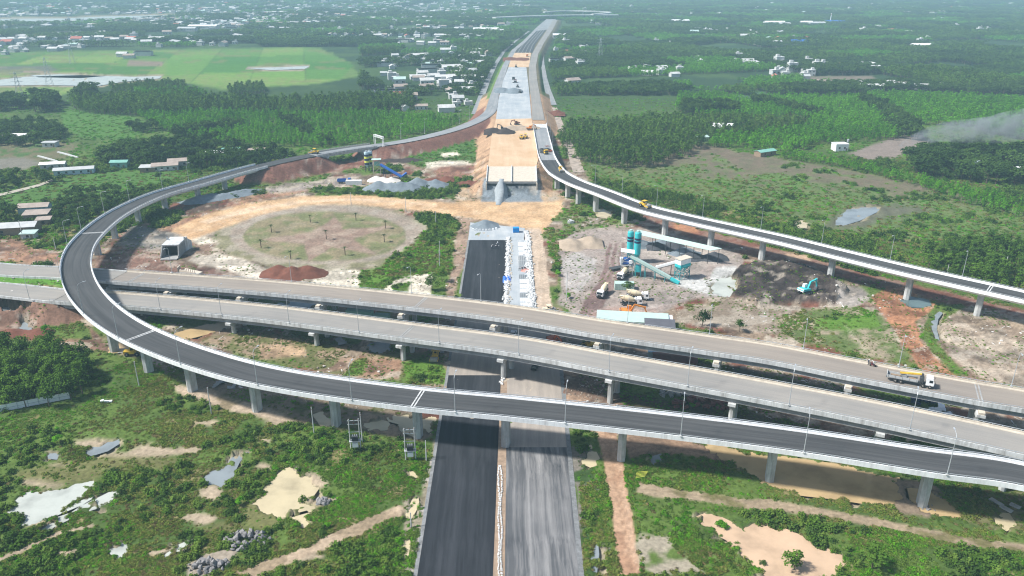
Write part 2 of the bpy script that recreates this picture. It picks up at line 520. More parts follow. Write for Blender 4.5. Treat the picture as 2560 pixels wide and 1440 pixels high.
    M_['leaf_weed'] = leaf_mat('weed_green_leaves', (0.060, 0.115, 0.020), (0.165, 0.255, 0.045), nscale=.15)
    M_['leaf_bright'] = leaf_mat('bright_green_leaves', (0.042, 0.155, 0.010), (0.150, 0.40, 0.022), trans=.35)
    M_['leaf_dark'] = leaf_mat('dark_green_leaves', (0.018, 0.046, 0.013), (0.075, 0.140, 0.030))
    M_['leaf_olive'] = leaf_mat('olive_green_leaves', (0.085, 0.115, 0.024), (0.225, 0.25, 0.06), nscale=.15)
    M_['leaf_dry'] = leaf_mat('dry_brownish_grass', (0.11, 0.09, 0.04), (0.26, 0.215, 0.095))
    M_['clod'] = leaf_mat('loose_soil_and_stone', (0.09, 0.06, 0.045), (0.42, 0.35, 0.28), trans=0.0, nscale=.05)
    M_['litter'] = leaf_mat('pale_site_litter', (0.25, 0.2, 0.15), (0.8, 0.78, 0.74), trans=0.0, nscale=.3)
    M_['leaf_palm'] = leaf_mat('palm_fronds', (0.03, 0.05, 0.02), (0.09, 0.12, 0.05))
mats()

# ------------------------------------------------------------------ lines of the roads (photo pixels + height in metres)
LOOP_OUTER = [(2860,1298,12.5),(2560,1214,12.5),(2338,1182,12.5),(2002,1129,12.5),(1700,1089,12.5),(1280,1042,12.5),(1000,1014,12.5),
              (640,960,12.6),(450,908,12.8),(306,849,13.0),(235,806,13.2),(190,765,13.3),(162,724,13.2),(149,680,13.0),(152,645,12.6),
              (168,612,12.0),(201,577,11.4),(248,541,10.8),(302,511,10.2),(380,479,9.6),(487,449,9.0),(611,415,8.6),
              (730,388,8.3),(862,366,8.0),(951,354,7.8),(1018,343,7.5),(1119,319,7.2),(1178,297,7.0),(1205,280,7.0),(1217,262,7.0)]
LOOP_W = 10.7
M1_NEAR = [(-260,712,6.5),(0,737,6.8),(129,751,7.0),(298,763,7.2),(640,796,8.2),(996,843,9.6),(1280,882,10.8),(1525,928,11.8),(1823,983,12.4),(2200,1057,12.5),(2560,1136,12.5),(2860,1208,12.5)]
M1_W = 11.8
M2_NEAR = [(-260,660,6.5),(0,685,6.8),(146,692,7.0),(288,703,7.2),(640,729,8.2),(1025,768,9.6),(1280,800,10.8),(1491,836,11.8),(1787,880,12.4),(1920,900,12.5),(2115,939,12.5),(2458,1004,12.5),(2560,1021,12.5),(2860,1080,12.5)]
M2_W = 12.2
R_NEAR = [(1330,268,7.0),(1333,312,7.2),(1340,356,8.0),(1347,390,9.0),(1362,418,10.0),(1378,434,10.8),(1421,457,11.8),(1488,482,12.0),(1589,521,12.0),(1710,551,12.0),(1935,601,12.0),(2103,643,12.0),(2284,687,11.8),(2560,749,11.6),(2860,818,11.6)]
R_W = 10.4

def px_line(L, step=2.0):
    return spline([G(x, y, z) for x, y, z in L], step)

loop_edge = px_line(LOOP_OUTER); m1_edge = px_line(M1_NEAR); m2_edge = px_line(M2_NEAR); r_edge = px_line(R_NEAR)

def offset_line(A, d):
    t, n = normals2d(A)
    B = A.copy(); B[:, :2] += n * d
    return B
# centre lines (parapet-top height minus one metre = road level); sign picks the inner side
loop_c = offset_line(loop_edge, -LOOP_W / 2); loop_c[:, 2] -= 1.0
m1_c = offset_line(m1_edge, M1_W / 2); m1_c[:, 2] -= 1.0
m2_c = offset_line(m2_edge, M2_W / 2); m2_c[:, 2] -= 1.0
r_c = offset_line(r_edge, R_W / 2); r_c[:, 2] -= 1.0

def seg_dist(X, Y, A):
    """distance to a polyline and the height there"""
    best = np.full(X.shape, 1e9); zz = np.zeros(X.shape)
    for i in range(0, len(A) - 1):
        x0, y0, z0 = A[i]; x1, y1, z1 = A[i + 1]
        ex, ey = x1 - x0, y1 - y0
        t = np.clip(((X - x0) * ex + (Y - y0) * ey) / (ex * ex + ey * ey + 1e-9), 0, 1)
        d = np.hypot(X - x0 - t * ex, Y - y0 - t * ey)
        k = d < best
        best = np.where(k, d, best); zz = np.where(k, z0 + t * (z1 - z0), zz)
    return best, zz

CORRIDOR = [(1211,452),(1220,400),(1227,340),(1231,300),(1208,278),(1222,235),(1240,198),(1258,158),(1280,122),(1312,97),(1345,64),(1368,46),
            (1402,46),(1388,74),(1368,104),(1352,134),(1346,160),(1351,200),(1356,250),(1366,300),(1366,314),(1346,330),(1350,400),(1344,452)]
CORR_Z = 6.0

# ------------------------------------------------------------------ ground sheet
xs = np.concatenate([[-1400, -1000, -760, -600, -500], np.arange(-400, 2961, 4), [3060, 3160, 3400, 3700, 4000]]).astype(float)
ys = np.concatenate([[-52, -46, -40, -34, -28, -22], np.arange(-16, 1521, 4), [1560, 1640, 1800, 2200, 3200]]).astype(float)
PX, PY = np.meshgrid(xs, ys)
GX, GY = Gn(PX, PY)
SC = (PY - HORIZON) / (CAM_H / CP)                       # photo pixels per metre
SINT = CAM_H / np.sqrt(GX**2 + GY**2 + CAM_H**2)
W1 = fbm(GX / 9, GY / 9, 3, 4) - .5
W2 = fbm(GX / 9 + 40, GY / 9, 5, 4) - .5
F1 = fbm(GX / 2.2, GY / 2.2, 21, 3)
F2 = fbm(GX / 14, GY / 14, 31, 4)
F3 = fbm(GX / 60, GY / 60, 41, 4)
F4 = fbm(GX / 5.5, GY / 5.5, 51, 4)
F5 = fbm(GX / 2.6 + 9, GY / 2.6, 27, 3)
H = 0.12 + 0.22 * F1
cover = np.zeros(PX.shape + (3,))
VEG = np.zeros(PX.shape)

GRASS = (.100, .155, .034); GRASS_D = (.070, .115, .027); GRASS_B = (.105, .200, .030); GRASS_DRY = (.21, .185, .08)
TAN = (.59, .395, .225); TAN2 = (.52, .405, .30); BEIGE = (.42, .355, .275); SAND = (.66, .59, .47); BROWN = (.235, .16, .115)
RED = (.185, .078, .052); ORANGE = (.40, .195, .105); DMUD = (.050, .040, .037); LGRAV = (.40, .42, .43); MUDPINK = (.325, .275, .24)
DIRT = (.25, .185, .13); DKBROWN = (.105, .07, .052)

def setc(m, c, veg=None, h=None):
    global VEG
    c = np.asarray(c)
    cover[:] = cover * (1 - m[..., None]) + c * m[..., None]
    if veg is not None: VEG = VEG * (1 - m) + veg * m
    if h is not None: H[:] = H + h * m

def pmask(poly, feather=4.0, warp=1.5, fine=0.0, grow=0.0):
    P = np.asarray(poly, float)
    x0, x1 = P[:, 0].min() - 60, P[:, 0].max() + 60
    y0, y1 = P[:, 1].min() - 40, P[:, 1].max() + 40
    j0, j1 = np.searchsorted(ys, y0), np.searchsorted(ys, y1)
    i0, i1 = np.searchsorted(xs, x0), np.searchsorted(xs, x1)
    m = np.zeros(PX.shape)
    sl = (slice(j0, j1), slice(i0, i1))
    a = PX[sl] + W1[sl] * 2 * warp * SC[sl]
    b = PY[sl] + W2[sl] * 2 * warp * SC[sl] * SINT[sl]
    if fine:
        a = a + (F1[sl] - .5) * 3.4 * fine * SC[sl]; b = b + (F5[sl] - .5) * 3.4 * fine * SC[sl] * SINT[sl]
    sd = poly_sd(a, b, poly)
    m[sl] = sstep(feather, -feather, sd - grow)
    return m

def paint(poly, c, veg=None, feather=4.0, warp=1.5, mixc=None, mixs=None, h=None):
    m = pmask(poly, feather, warp)
    setc(m, c, veg, h)
    if mixc is not None:
        n = mixs if mixs is not None else F4
        m2 = m * sstep(.46, .60, n)
        setc(m2, mixc)
    return m

# base: scrub near, darker land far
base_n = sstep(.38, .62, F2)
setc(np.ones(PX.shape), GRASS, 1.0)
setc(base_n, GRASS_D)
setc(sstep(.60, .70, F4) * sstep(.45, .6, F2) * (PY > 500), GRASS_DRY, 0.3)
far = sstep(330, 200, PY)
setc(far, (.030, .062, .024), 0.6)
setc(far * sstep(.5, .62, F3), (.055, .10, .03))

# ---- left countryside
paint([(-400,140),(60,130),(420,125),(760,118),(800,120),(880,160),(900,190),(800,210),(560,225),(420,200),(200,215),(120,260),(-400,265)], (.115,.215,.045), 0.0, 3, 6, (.13,.20,.055))
paint([(130,150),(420,142),(415,190),(130,195)], (.12,.215,.045), 0.0, 2, 2)
paint([(420,138),(790,130),(880,165),(850,200),(700,195),(520,185),(415,190)], (.10,.215,.040), 0.0, 2, 2)
paint([(-400,170),(120,165),(150,175),(120,182),(-400,190)], (.20,.17,.13), 0.0, 3, 3)
paint([(320,150),(410,155),(405,166),(320,165)], (.22,.17,.12), 0.0, 3, 3)
paint([(150,278),(280,272),(385,312),(330,350),(200,345),(160,315)], (.075,.165,.030), 0.35, 3, 2)
paint([(-400,345),(90,350),(200,360),(170,395),(60,410),(-400,420)], (.15,.135,.075), 0.1, 6, 4, (.07,.13,.035))
paint([(-400,400),(60,395),(110,410),(60,425),(-400,440)], (.19,.175,.14), 0.0, 5, 3)
paint([(-400,500),(0,475),(130,452),(300,425),(420,430),(470,440),(380,470),(280,505),(200,490),(120,500),(40,515),(-400,545)], (.075,.155,.033), 0.40, 3, 2)
# rice parcels: bunds and slightly different greens
RICE = [(-400,142),(60,132),(420,126),(760,119),(800,121),(880,160),(895,188),(800,208),(560,222),(420,198),(200,213),(120,258),(-400,262)]
mr_ = pmask(RICE, 3, 5)
pu = GX * .97 + GY * .25; pv_ = -GX * .25 + GY * .97
hc = _hash(np.floor(pu / 62), np.floor(pv_ / 95 + .5 * _hash(np.floor(pu / 62), np.floor(pu * 0), 5)), 13)
cover[:] = cover * (1 + mr_[..., None] * (hc - .5)[..., None] * np.array([.95, .5, .6]))
bund = np.minimum(np.abs((pu / 62) % 1 - .5), .5)
setc(mr_ * sstep(.482, .495, bund) * .6, (.06,.11,.035)); setc(mr_ * sstep(.62, .7, fbm(GX / 40, GY / 25, 19, 4)) * .7, (.17,.18,.07))
# crop rows on that field and others are ridges
rows = np.sin(GX * 0.22 * 2 * math.pi / 1.0 * 0.9 + GY * 1.9)
# ---- right countryside
FALLOW = [(1440,395),(1600,372),(1760,362),(1900,388),(2100,422),(2300,462),(2560,525),(2760,575),(2760,640),(2560,612),(2300,600),(2050,572),(1820,520),(1640,470),(1500,440)]
mf = paint(FALLOW, (.092,.150,.042), 0.45, 4, 2, (.125,.165,.055))
mb = mf * sstep(-14, 26, (PX - 1500) * .10 + 410 + (W1 * 50) + (F4 - .5) * 50 - PY)
setc(mb, (.165,.130,.092), 0.08)
setc(mb * sstep(.5, .62, F4), (.14,.13,.08), 0.2)
rw = np.sin((GY + GX * 0.36) * 2 * math.pi / 3.2)
H += mf * 0.22 * rw
setc(mf * sstep(0.1, 0.9, rw) * .30, (.16,.15,.085))
setc(mf * sstep(.56, .68, F2) * .7, (.10,.19,.04), 0.8)
paint([(2060,570),(2095,530),(2180,508),(2280,515),(2330,530),(2200,548),(2150,575)], (.125,.125,.085), 0.2, 12, 4)
paint([(2120,385),(2230,345),(2300,335),(2330,360),(2240,395),(2170,402)], (.235,.19,.16), 0.0, 4, 1.5)
paint([(2440,385),(2560,385),(2600,410),(2480,410)], (.36,.29,.22), 0.0, 4, 2)
paint([(2000,192),(2180,190),(2200,208),(2010,210)], (.19,.155,.12), 0.0, 3, 2)
paint([(1870,225),(1905,228),(2040,270),(2020,275),(1900,252),(1840,242)], (.06,.125,.055), 0.3, 2, 2)

# ---- the building site
SITE = [(-400,592),(0,596),(150,604),(200,650),(260,606),(330,560),(420,510),(500,470),(640,444),(800,415),(950,392),(1100,345),(1190,310),(1210,280),(1375,268),(1415,330),(1445,400),(1480,450),(1545,510),
        (1700,580),(1850,620),(2100,680),(2300,722),(2560,782),(2860,850),(2860,1150),(2560,1090),(2200,1110),(1900,1110),(1500,1085),(1080,1045),(900,1030),(700,990),(520,960),(330,890),(235,868),(180,850),(0,820),(-400,800)]
paint(SITE, DIRT, 0.12, 5, 3)
ms = pmask(SITE, 5, 3)
setc(ms * sstep(.50, .62, F2), BROWN)
setc(ms * sstep(.56, .66, F4), BEIGE)
setc(ms * sstep(.60, .70, fbm(GX / 7, GY / 7, 77, 4)), RED)
setc(ms * sstep(.53, .62, fbm(GX / 20, GY / 20, 88, 4)), GRASS, 0.85)
H += ms * 0.5 * (F4 - .5)

# left of and behind the loop
paint([(-400,596),(0,598),(120,612),(155,640),(150,662),(0,655),(-400,640)], (.33,.19,.12), 0.0, 4, 2, (.22,.13,.09))
paint([(60,605),(180,600),(170,630),(120,625),(70,618)], GRASS, 0.9, 4, 1.5)
paint([(240,640),(330,598),(440,556),(560,505),(700,478),(830,455),(840,462),(700,492),(560,522),(450,575),(350,615),(260,655)], (.36,.215,.13), 0.0, 3, 1.0, (.25,.13,.09))
paint([(430,470),(520,455),(640,455),(660,470),(560,505),(440,520),(380,530),(330,560),(300,580),(300,560),(360,520)], GRASS_D, 0.8, 5, 2)
paint([(430,505),(520,500),(580,490),(560,520),(470,535),(410,525)], DKBROWN, 0.0, 4, 2, RED)
paint([(640,455),(760,420),(900,400),(1000,385),(1100,360),(1190,318),(1210,300),(1200,340),(1080,372),(980,400),(900,418),(780,440),(680,462)], (.20,.085,.06), 0.0, 4, 1.5, (.24,.14,.10))
paint([(650,470),(760,455),(900,440),(860,465),(760,475),(680,485)], BEIGE, 0.0, 4, 2, MUDPINK)
paint([(1010,390),(1060,370),(1190,335),(1205,345),(1200,400),(1180,410),(1060,420),(1020,410)], (.075,.150,.032), 0.9, 4, 2)
paint([(1060,408),(1110,402),(1170,404),(1190,418),(1150,430),(1070,420)], SAND, 0.0, 3, 1.5)
paint([(1100,385),(1140,380),(1150,388),(1110,395)], SAND, 0.0, 2, 1)
paint([(1100,350),(1200,330),(1210,335),(1130,358)], SAND, 0.0, 2, 1)
paint([(860,470),(1000,462),(1060,480),(1160,470),(1160,492),(1060,500),(960,490),(860,482),(780,480),(760,470)], (.065,.125,.030), 0.9, 3, 1.5)
paint([(1080,420),(1200,410),(1215,440),(1200,470),(1150,465),(1090,440)], (.28,.15,.10), 0.0, 4, 2, (.20,.10,.07))
paint([(1185,330),(1240,310),(1240,480),(1170,490),(1150,470),(1195,420)], (.46,.30,.18), 0.0, 5, 2.5, (.33,.19,.12))
paint([(1120,455),(1180,445),(1170,470),(1120,472)], (.07,.15,.03), 1.0, 3, 1)
# central tan fill on the approach, haul roads
paint([(1150,490),(1200,480),(1380,478),(1410,500),(1400,530),(1372,562),(1356,590),(1330,580),(1270,562),(1190,548),(1120,540),(1140,510)], TAN, 0.0, 4, 2, (.52,.34,.19))
paint([(1150,478),(1220,470),(1345,470),(1380,480),(1420,498),(1380,505),(1200,502),(1140,500)], BEIGE, 0.0, 4, 2, (.42,.30,.19))
paint([(385,615),(440,572),(520,535),(620,510),(750,494),(880,489),(1000,496),(1090,507),(1180,515),(1190,548),(1100,535),(1020,524),(880,513),(760,520),(650,545),(560,578),(490,602),(430,612)], TAN, 0.0, 4, 1.5, (.54,.36,.21))
paint([(480,600),(560,575),(650,545),(700,535),(640,560),(600,590),(560,605),(500,612)], SAND, 0.0, 4, 1.5, (.40,.33,.25))
paint([(1150,545),(1180,552),(1170,600),(1150,700),(1130,760),(1110,760),(1130,650),(1140,590)], (.30,.21,.15), 0.2, 5, 1.5)
paint([(1316,572),(1352,572),(1364,640),(1372,720),(1388,800),(1342,800),(1336,700),(1326,620)], TAN2, 0.0, 2, 0.5)
paint([(1366,575),(1385,570),(1400,640),(1425,700),(1430,770),(1405,800),(1396,740),(1382,660)], GRASS, 0.85, 4, 1.5, BROWN)
paint([(1400,545),(1500,535),(1600,560),(1560,575),(1480,585),(1410,575)], (.28,.235,.18), 0.3, 5, 2, GRASS)
# star garden
def ellipse(cx, cy, rx, ry, n=48, rot=0.0):
    return [(cx + rx * math.cos(2 * math.pi * k / n), cy + ry * math.sin(2 * math.pi * k / n)) for k in range(n)]
paint(ellipse(812, 596, 276, 84), (.33,.29,.215), 0.0, 8, 2.6, (.22,.205,.115))
paint(ellipse(818, 588, 242, 73), (.31,.25,.195), 0.0, 6, 2.2, (.35,.30,.24))
paint(ellipse(812, 592, 203, 62), (.175,.185,.085), 0.12, 4, 1.0, (.25,.21,.125))
STAR_TIPS = [(838,541),(985,566),(938,638),(770,655),(650,600)]
cx, cy = 812, 594
star = []
for k in range(5):
    a, b2 = STAR_TIPS[k], STAR_TIPS[(k + 1) % 5]
    star.append(a)
    star.append((cx + ((a[0] + b2[0]) / 2 - cx) * .48, cy + ((a[1] + b2[1]) / 2 - cy) * .48))
paint(star, (.265,.185,.14), 0.0, 3, 0.9, (.33,.25,.19))
HAUL = [(385,615),(440,572),(520,535),(620,510),(750,494),(880,489),(1000,496),(1090,507),(1180,513),(1190,546),(1100,532),(1020,519),(880,508),(760,514),(650,538),(560,570),(490,596),(430,610)]
paint(HAUL, TAN, 0.0, 4, 1.2, (.50,.315,.17))
paint([(500,556),(620,520),(760,502),(880,497),(1000,503),(1090,513),(1090,517),(1000,508),(880,502),(760,508),(640,528),(520,560)], (.66,.49,.33), 0.0, 3, 1.0)
# scrub and sand between the garden and the highway
paint([(850,722),(900,690),(960,660),(1030,610),(1085,560),(1125,585),(1135,640),(1125,700),(1100,745),(1000,735)], GRASS_B, 1.0, 5, 2.5, GRASS)
paint([(770,712),(790,690),(850,672),(905,680),(895,722),(820,722)], SAND, 0.0, 4, 1.5)
paint([(950,735),(985,700),(1040,690),(1085,685),(1080,745)], SAND, 0.0, 4, 2.0)
paint([(980,712),(1030,705),(1020,730),(985,735)], GRASS, 1.0, 4, 1.5)
paint([(1085,690),(1110,640),(1125,660),(1110,740),(1080,740)], GRASS, 1.0, 3, 1.0)
paint([(470,650),(540,636),(600,648),(650,668),(676,700),(680,712),(630,708),(600,690),(560,672),(500,664)], (.66,.58,.47), 0.0, 4, 1.0)
paint([(250,640),(330,615),(400,640),(460,660),(480,700),(400,712),(300,690),(240,670)], (.20,.115,.085), 0.0, 5, 2, (.29,.20,.155))
paint([(330,560),(420,580),(470,600),(410,625),(330,620),(290,610)], (.155,.15,.14), 0.1, 6, 2, (.26,.23,.19))
paint([(500,668),(560,676),(600,694),(640,708),(540,712),(480,700)], (.17,.10,.078), 0.0, 4, 1.0, (.30,.24,.19))
# batching yard
paint([(1395,640),(1420,585),(1500,570),(1600,572),(1760,600),(1850,640),(1860,700),(1830,740),(1740,745),(1640,790),(1440,805),(1400,760)], MUDPINK, 0.0, 5, 2, (.33,.27,.235))
paint([(1402,650),(1440,630),(1490,650),(1480,700),(1440,735),(1410,722)], (.40,.365,.335), 0.0, 5, 2)
paint([(1690,690),(1770,700),(1790,670),(1840,668),(1850,700),(1820,745),(1770,738),(1700,715)], (.50,.49,.46), 0.0, 5, 2)
paint([(1560,600),(1680,612),(1800,632),(1800,665),(1700,655),(1600,650)], (.44,.38,.33), 0.0, 6, 1.5)
for off in (0, 16, 34):
    paint([(1440+off,800),(1470+off,740),(1500+off,700),(1512+off,650),(1520+off,610),(1528+off,610),(1522+off,655),(1514+off,705),(1486+off,745),(1456+off,800)], (.22,.15,.135), 0.0, 2, 1.2)
paint([(1440,805),(1520,770),(1640,778),(1660,800),(1560,812)], (.30,.19,.155), 0.0, 5, 2, (.40,.30,.25))
# belt below the right-hand ramp
paint([(1500,505),(1560,500),(1690,560),(1820,590),(1960,628),(2110,668),(2300,715),(2560,775),(2860,845),(2860,890),(2560,812),(2300,745),(2160,712),(2000,670),(1850,632),(1700,590),(1580,540)], (.19,.085,.06), 0.0, 4, 1.5, (.25,.155,.115))
paint([(1680,560),(1740,565),(1750,582),(1690,585)], ORANGE, 0.0, 4, 1.0)
paint([(1960,632),(2020,640),(2030,655),(1970,650)], (.48,.33,.22), 0.0, 4, 1.0)
paint([(1460,480),(1500,490),(1560,500),(1620,520),(1600,545),(1540,530),(1480,510)], (.065,.115,.03), 0.8, 4, 2)
MUD = [(1825,700),(1850,668),(1920,655),(2010,668),(2080,695),(2115,730),(2080,760),(1980,758),(1900,765),(1830,742)]
mm_ = paint(MUD, DMUD, 0.0, 4, 2, (.085,.068,.06))
H += mm_ * (1.5 + 1.1 * (F1 - .5) * 2 + 2.0 * (F4 - .4))
paint([(2085,705),(2150,720),(2180,750),(2130,770),(2090,762)], (.37,.33,.29), 0.0, 5, 2)
paint([(1700,780),(1820,750),(1960,775),(2000,830),(1900,835),(1780,815),(1690,805)], (.33,.28,.22), 0.25, 6, 2, (.24,.19,.14))
paint([(1940,800),(2010,775),(2140,768),(2200,780),(2240,850),(2270,905),(2160,900),(2040,860),(1960,840)], (.115,.155,.05), 0.6, 6, 2, (.30,.25,.17))
paint([(2030,800),(2120,785),(2190,790),(2200,820),(2100,830),(2040,825)], GRASS_B, 1.0, 5, 2)
paint([(2178,742),(2225,716),(2266,720),(2300,748),(2345,762),(2318,785),(2290,805),(2300,850),(2340,900),(2400,945),(2330,955),(2275,890),(2225,810)], ORANGE, 0.0, 3, 1.0, (.31,.15,.085))
paint([(2320,800),(2345,770),(2400,760),(2420,770),(2370,790),(2335,820),(2340,860),(2380,900),(2420,940),(2390,940),(2330,880),(2300,840)], GRASS, 1.0, 3, 1.0)
paint([(2345,808),(2430,765),(2560,800),(2760,850),(2760,1010),(2560,975),(2450,945),(2385,900),(2350,850)], (.42,.345,.265), 0.0, 4, 1.5, (.30,.235,.175))
paint([(2400,775),(2560,800),(2760,850),(2760,905),(2560,860),(2420,810)], (.27,.205,.15), 0.1, 6, 2, (.36,.28,.20))
# ground below and between the decks
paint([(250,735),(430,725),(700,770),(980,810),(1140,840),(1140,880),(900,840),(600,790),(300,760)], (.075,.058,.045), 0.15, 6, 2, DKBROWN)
paint([(500,850),(640,830),(900,870),(1110,890),(1115,960),(1050,950),(800,930),(600,890)], (.135,.14,.055), 0.5, 6, 2.5, (.30,.22,.15))
paint([(650,862),(760,868),(770,890),(650,900)], (.46,.32,.20), 0.0, 5, 2)
paint([(850,915),(900,890),(1000,900),(1005,955),(930,950),(870,940)], (.36,.27,.185), 0.1, 5, 2, (.28,.17,.11))
paint([(1005,905),(1060,895),(1110,915),(1112,965),(1020,955)], GRASS_B, 1.0, 4, 1.5)
paint([(880,905),(920,900),(905,940),(850,945)], GRASS_B, 1.0, 4, 1.5)
paint([(790,930),(830,915),(880,870),(940,830),(960,835),(900,890),(860,925)], (.27,.18,.125), 0.0, 2, 0.8, (.42,.33,.24))
paint([(1110,800),(1150,790),(1400,830),(1560,860),(1700,890),(1680,930),(1500,900),(1300,880),(1110,860)], (.155,.11,.082), 0.0, 5, 2, (.25,.19,.145))
paint([(1415,930),(1520,950),(1560,1000),(1560,1085),(1480,1085),(1430,1060),(1410,1000)], (.33,.225,.155), 0.0, 5, 1.5, (.17,.115,.085))
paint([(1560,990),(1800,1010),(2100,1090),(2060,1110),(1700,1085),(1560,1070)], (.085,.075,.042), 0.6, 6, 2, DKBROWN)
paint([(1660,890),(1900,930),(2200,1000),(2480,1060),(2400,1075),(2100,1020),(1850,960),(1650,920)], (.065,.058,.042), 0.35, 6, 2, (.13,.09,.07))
paint([(0,770),(120,770),(200,800),(290,880),(230,880),(160,860),(60,850),(0,840),(-400,830),(-400,760)], (.25,.15,.105), 0.15, 5, 2, (.19,.115,.085))
paint([(60,800),(140,790),(210,810),(230,850),(160,850),(80,840)], GRASS, 1.0, 4, 2)
paint([(400,890),(560,900),(700,950),(860,990),(1060,1050),(1060,1090),(900,1085),(700,1050),(520,990),(420,930)], (.21,.165,.115), 0.3, 6, 2.5, (.115,.12,.05))
paint([(430,960),(520,975),(640,1010),(740,1060),(690,1065),(560,1020),(450,980)], (.42,.33,.24), 0.0, 6, 2.5, (.24,.19,.12))
paint([(900,1035),(1085,1045),(1085,1085),(1060,1100),(980,1090),(910,1070)], (.29,.215,.15), 0.0, 5, 2)
# bottom-left scrub: dry openings
def blotch(x, y, rx, ry, c, veg=0.0, f=8, w=2.5):
    paint(ellipse(x, y, rx, ry, 20), c, veg, f, w)
for (x, y, rx, ry) in [(380,1128,60,16),(170,1170,50,12),(300,1140,80,12),(250,1105,60,10),(520,1060,30,8),(530,1235,30,18),(465,1130,50,10),(110,1210,60,14),
                       (170,1395,26,10),(500,1298,34,14),(800,1250,40,14),(760,1390,40,12),(660,1100,20,8),(470,1290,24,10),(90,1310,40,8),(400,1380,30,8),(660,1175,20,8),(785,1200,24,14)]:
    blotch(x, y, rx, ry, (.40,.32,.225), 0.0)
for (x, y, rx, ry) in [(300,1160,160,22),(640,1280,60,40),(560,1330,70,16),(780,1290,50,30),(820,1420,60,14),(150,1190,120,24)]:
    blotch(x, y, rx, ry, (.155,.155,.06), 0.35, 14, 3)
paint([(0,1398),(80,1362),(140,1335),(230,1312),(236,1318),(150,1345),(90,1372),(0,1410)], (.38,.30,.21), 0.0, 3, 1)
paint([(590,1440),(640,1412),(760,1365),(880,1315),(980,1270),(1000,1262),(1040,1290),(960,1305),(900,1340),(780,1385),(680,1430),(650,1450)], (.43,.33,.23), 0.0, 4, 1.2, (.30,.23,.15))
paint([(470,1415),(530,1380),(600,1370),(590,1400),(520,1440),(470,1450)], (.30,.255,.20), 0.0, 6, 1.5)
paint([(1010,1250),(1050,1240),(1075,1180),(1085,1100),(1100,1090),(1060,1300),(1040,1440),(1000,1440),(1010,1350)], (.27,.235,.165), 0.3, 4, 1.5, (.36,.33,.29))
# bottom-right
paint([(1425,1120),(1470,1110),(1490,1160),(1500,1250),(1530,1440),(1460,1440),(1445,1300)], (.045,.085,.024), 1.0, 4, 1.5, (.20,.18,.15))
paint([(1492,1075),(1545,1075),(1552,1150),(1570,1250),(1605,1440),(1545,1440),(1530,1300),(1512,1180)], (.44,.285,.185), 0.0, 2, 0.8, (.36,.215,.135))
paint([(1560,1085),(1700,1100),(1800,1125),(1820,1160),(1740,1150),(1640,1140),(1570,1150)], (.31,.205,.135), 0.1, 5, 2, (.21,.145,.10))
paint([(1590,1330),(1660,1345),(1720,1400),(1760,1440),(1600,1440)], (.36,.315,.235), 0.25, 8, 2.5, GRASS)
paint([(1590,1205),(1750,1232),(1900,1250),(2150,1290),(2400,1340),(2560,1362),(2700,1390),(2700,1410),(2560,1382),(2380,1360),(2150,1312),(1900,1275),(1740,1255),(1590,1235)], (.32,.25,.17), 0.05, 4, 1.2, (.16,.145,.065))
paint([(2180,1200),(2320,1200),(2360,1240),(2330,1300),(2240,1280)], (.235,.18,.13), 0.1, 6, 2)
paint([(2330,1250),(2560,1230),(2700,1260),(2700,1340),(2560,1330),(2420,1310)], (.15,.145,.065), 0.6, 8, 2, (.25,.2,.14))
# bright grass median of the old road
GREEN_MEDIAN = [(-400,676),(0,688),(160,696),(165,716),(0,706),(-400,690)]

# ---- tyre tracks across the site
def track(pts, c, w=1.6, gap=5, a=.6):
    for o_ in (-gap / 2, gap / 2):
        L = [(x + o_ - w / 2, y) for x, y in pts] + [(x + o_ + w / 2, y) for x, y in reversed(pts)]
        m = pmask(L, 1.6, .5)
        setc(m * a * (.5 + F1), c, 0.0); H[:] = H - .08 * m
for pts, c in [([(1445,800),(1478,742),(1505,700),(1518,650),(1530,600)], (.17,.115,.10)), ([(1470,800),(1500,752),(1520,712),(1530,665),(1545,610)], (.20,.14,.12)), ([(1500,795),(1560,780),(1640,775),(1700,760)], (.24,.16,.13)),
               ([(1460,790),(1540,765),(1640,768),(1720,745)], (.50,.44,.40)), ([(1420,735),(1450,700),(1490,680),(1560,700)], (.27,.21,.185)), ([(1600,700),(1680,712),(1760,735),(1850,750)], (.26,.21,.18)),
               ([(250,650),(340,606),(440,566),(560,520),(700,486),(830,460)], (.22,.115,.075)), ([(470,575),(560,540),(680,512),(800,502),(940,502),(1100,515)], (.44,.27,.15)), ([(460,590),(560,556),(680,528),(800,512),(940,508),(1100,524)], (.68,.52,.36)),
               ([(1340,575),(1348,640),(1354,700),(1364,790)], (.42,.31,.22)), ([(1330,575),(1338,640),(1346,700),(1354,790)], (.62,.50,.39)), ([(2225,730),(2240,780),(2270,840),(2320,900),(2365,945)], (.24,.11,.065)), ([(2245,735),(2262,790),(2295,850),(2345,910),(2380,945)], (.50,.27,.16)),
               ([(1515,1080),(1535,1180),(1555,1300),(1580,1440)], (.28,.165,.10)), ([(1530,1080),(1548,1180),(1570,1300),(1596,1440)], (.55,.38,.26)), ([(1600,1222),(1760,1243),(1900,1262),(2160,1302),(2400,1350),(2560,1372)], (.20,.15,.095)),
               ([(0,610),(60,622),(110,640),(150,655)], (.20,.105,.07)), ([(0,640),(60,632),(100,615),(140,606)], (.40,.25,.17)), ([(2000,800),(2080,830),(2160,870),(2220,905)], (.40,.34,.24)), ([(2110,810),(2130,840),(2165,880)], (.55,.48,.36)), ([(800,935),(860,900),(930,850)], (.16,.105,.075)),
               ([(1390,275),(1405,330),(1424,380),(1440,425)], (.2,.14,.11)), ([(1950,790),(1990,760),(2060,745),(2120,752)], (.42,.36,.28))]:
    track(pts, c)
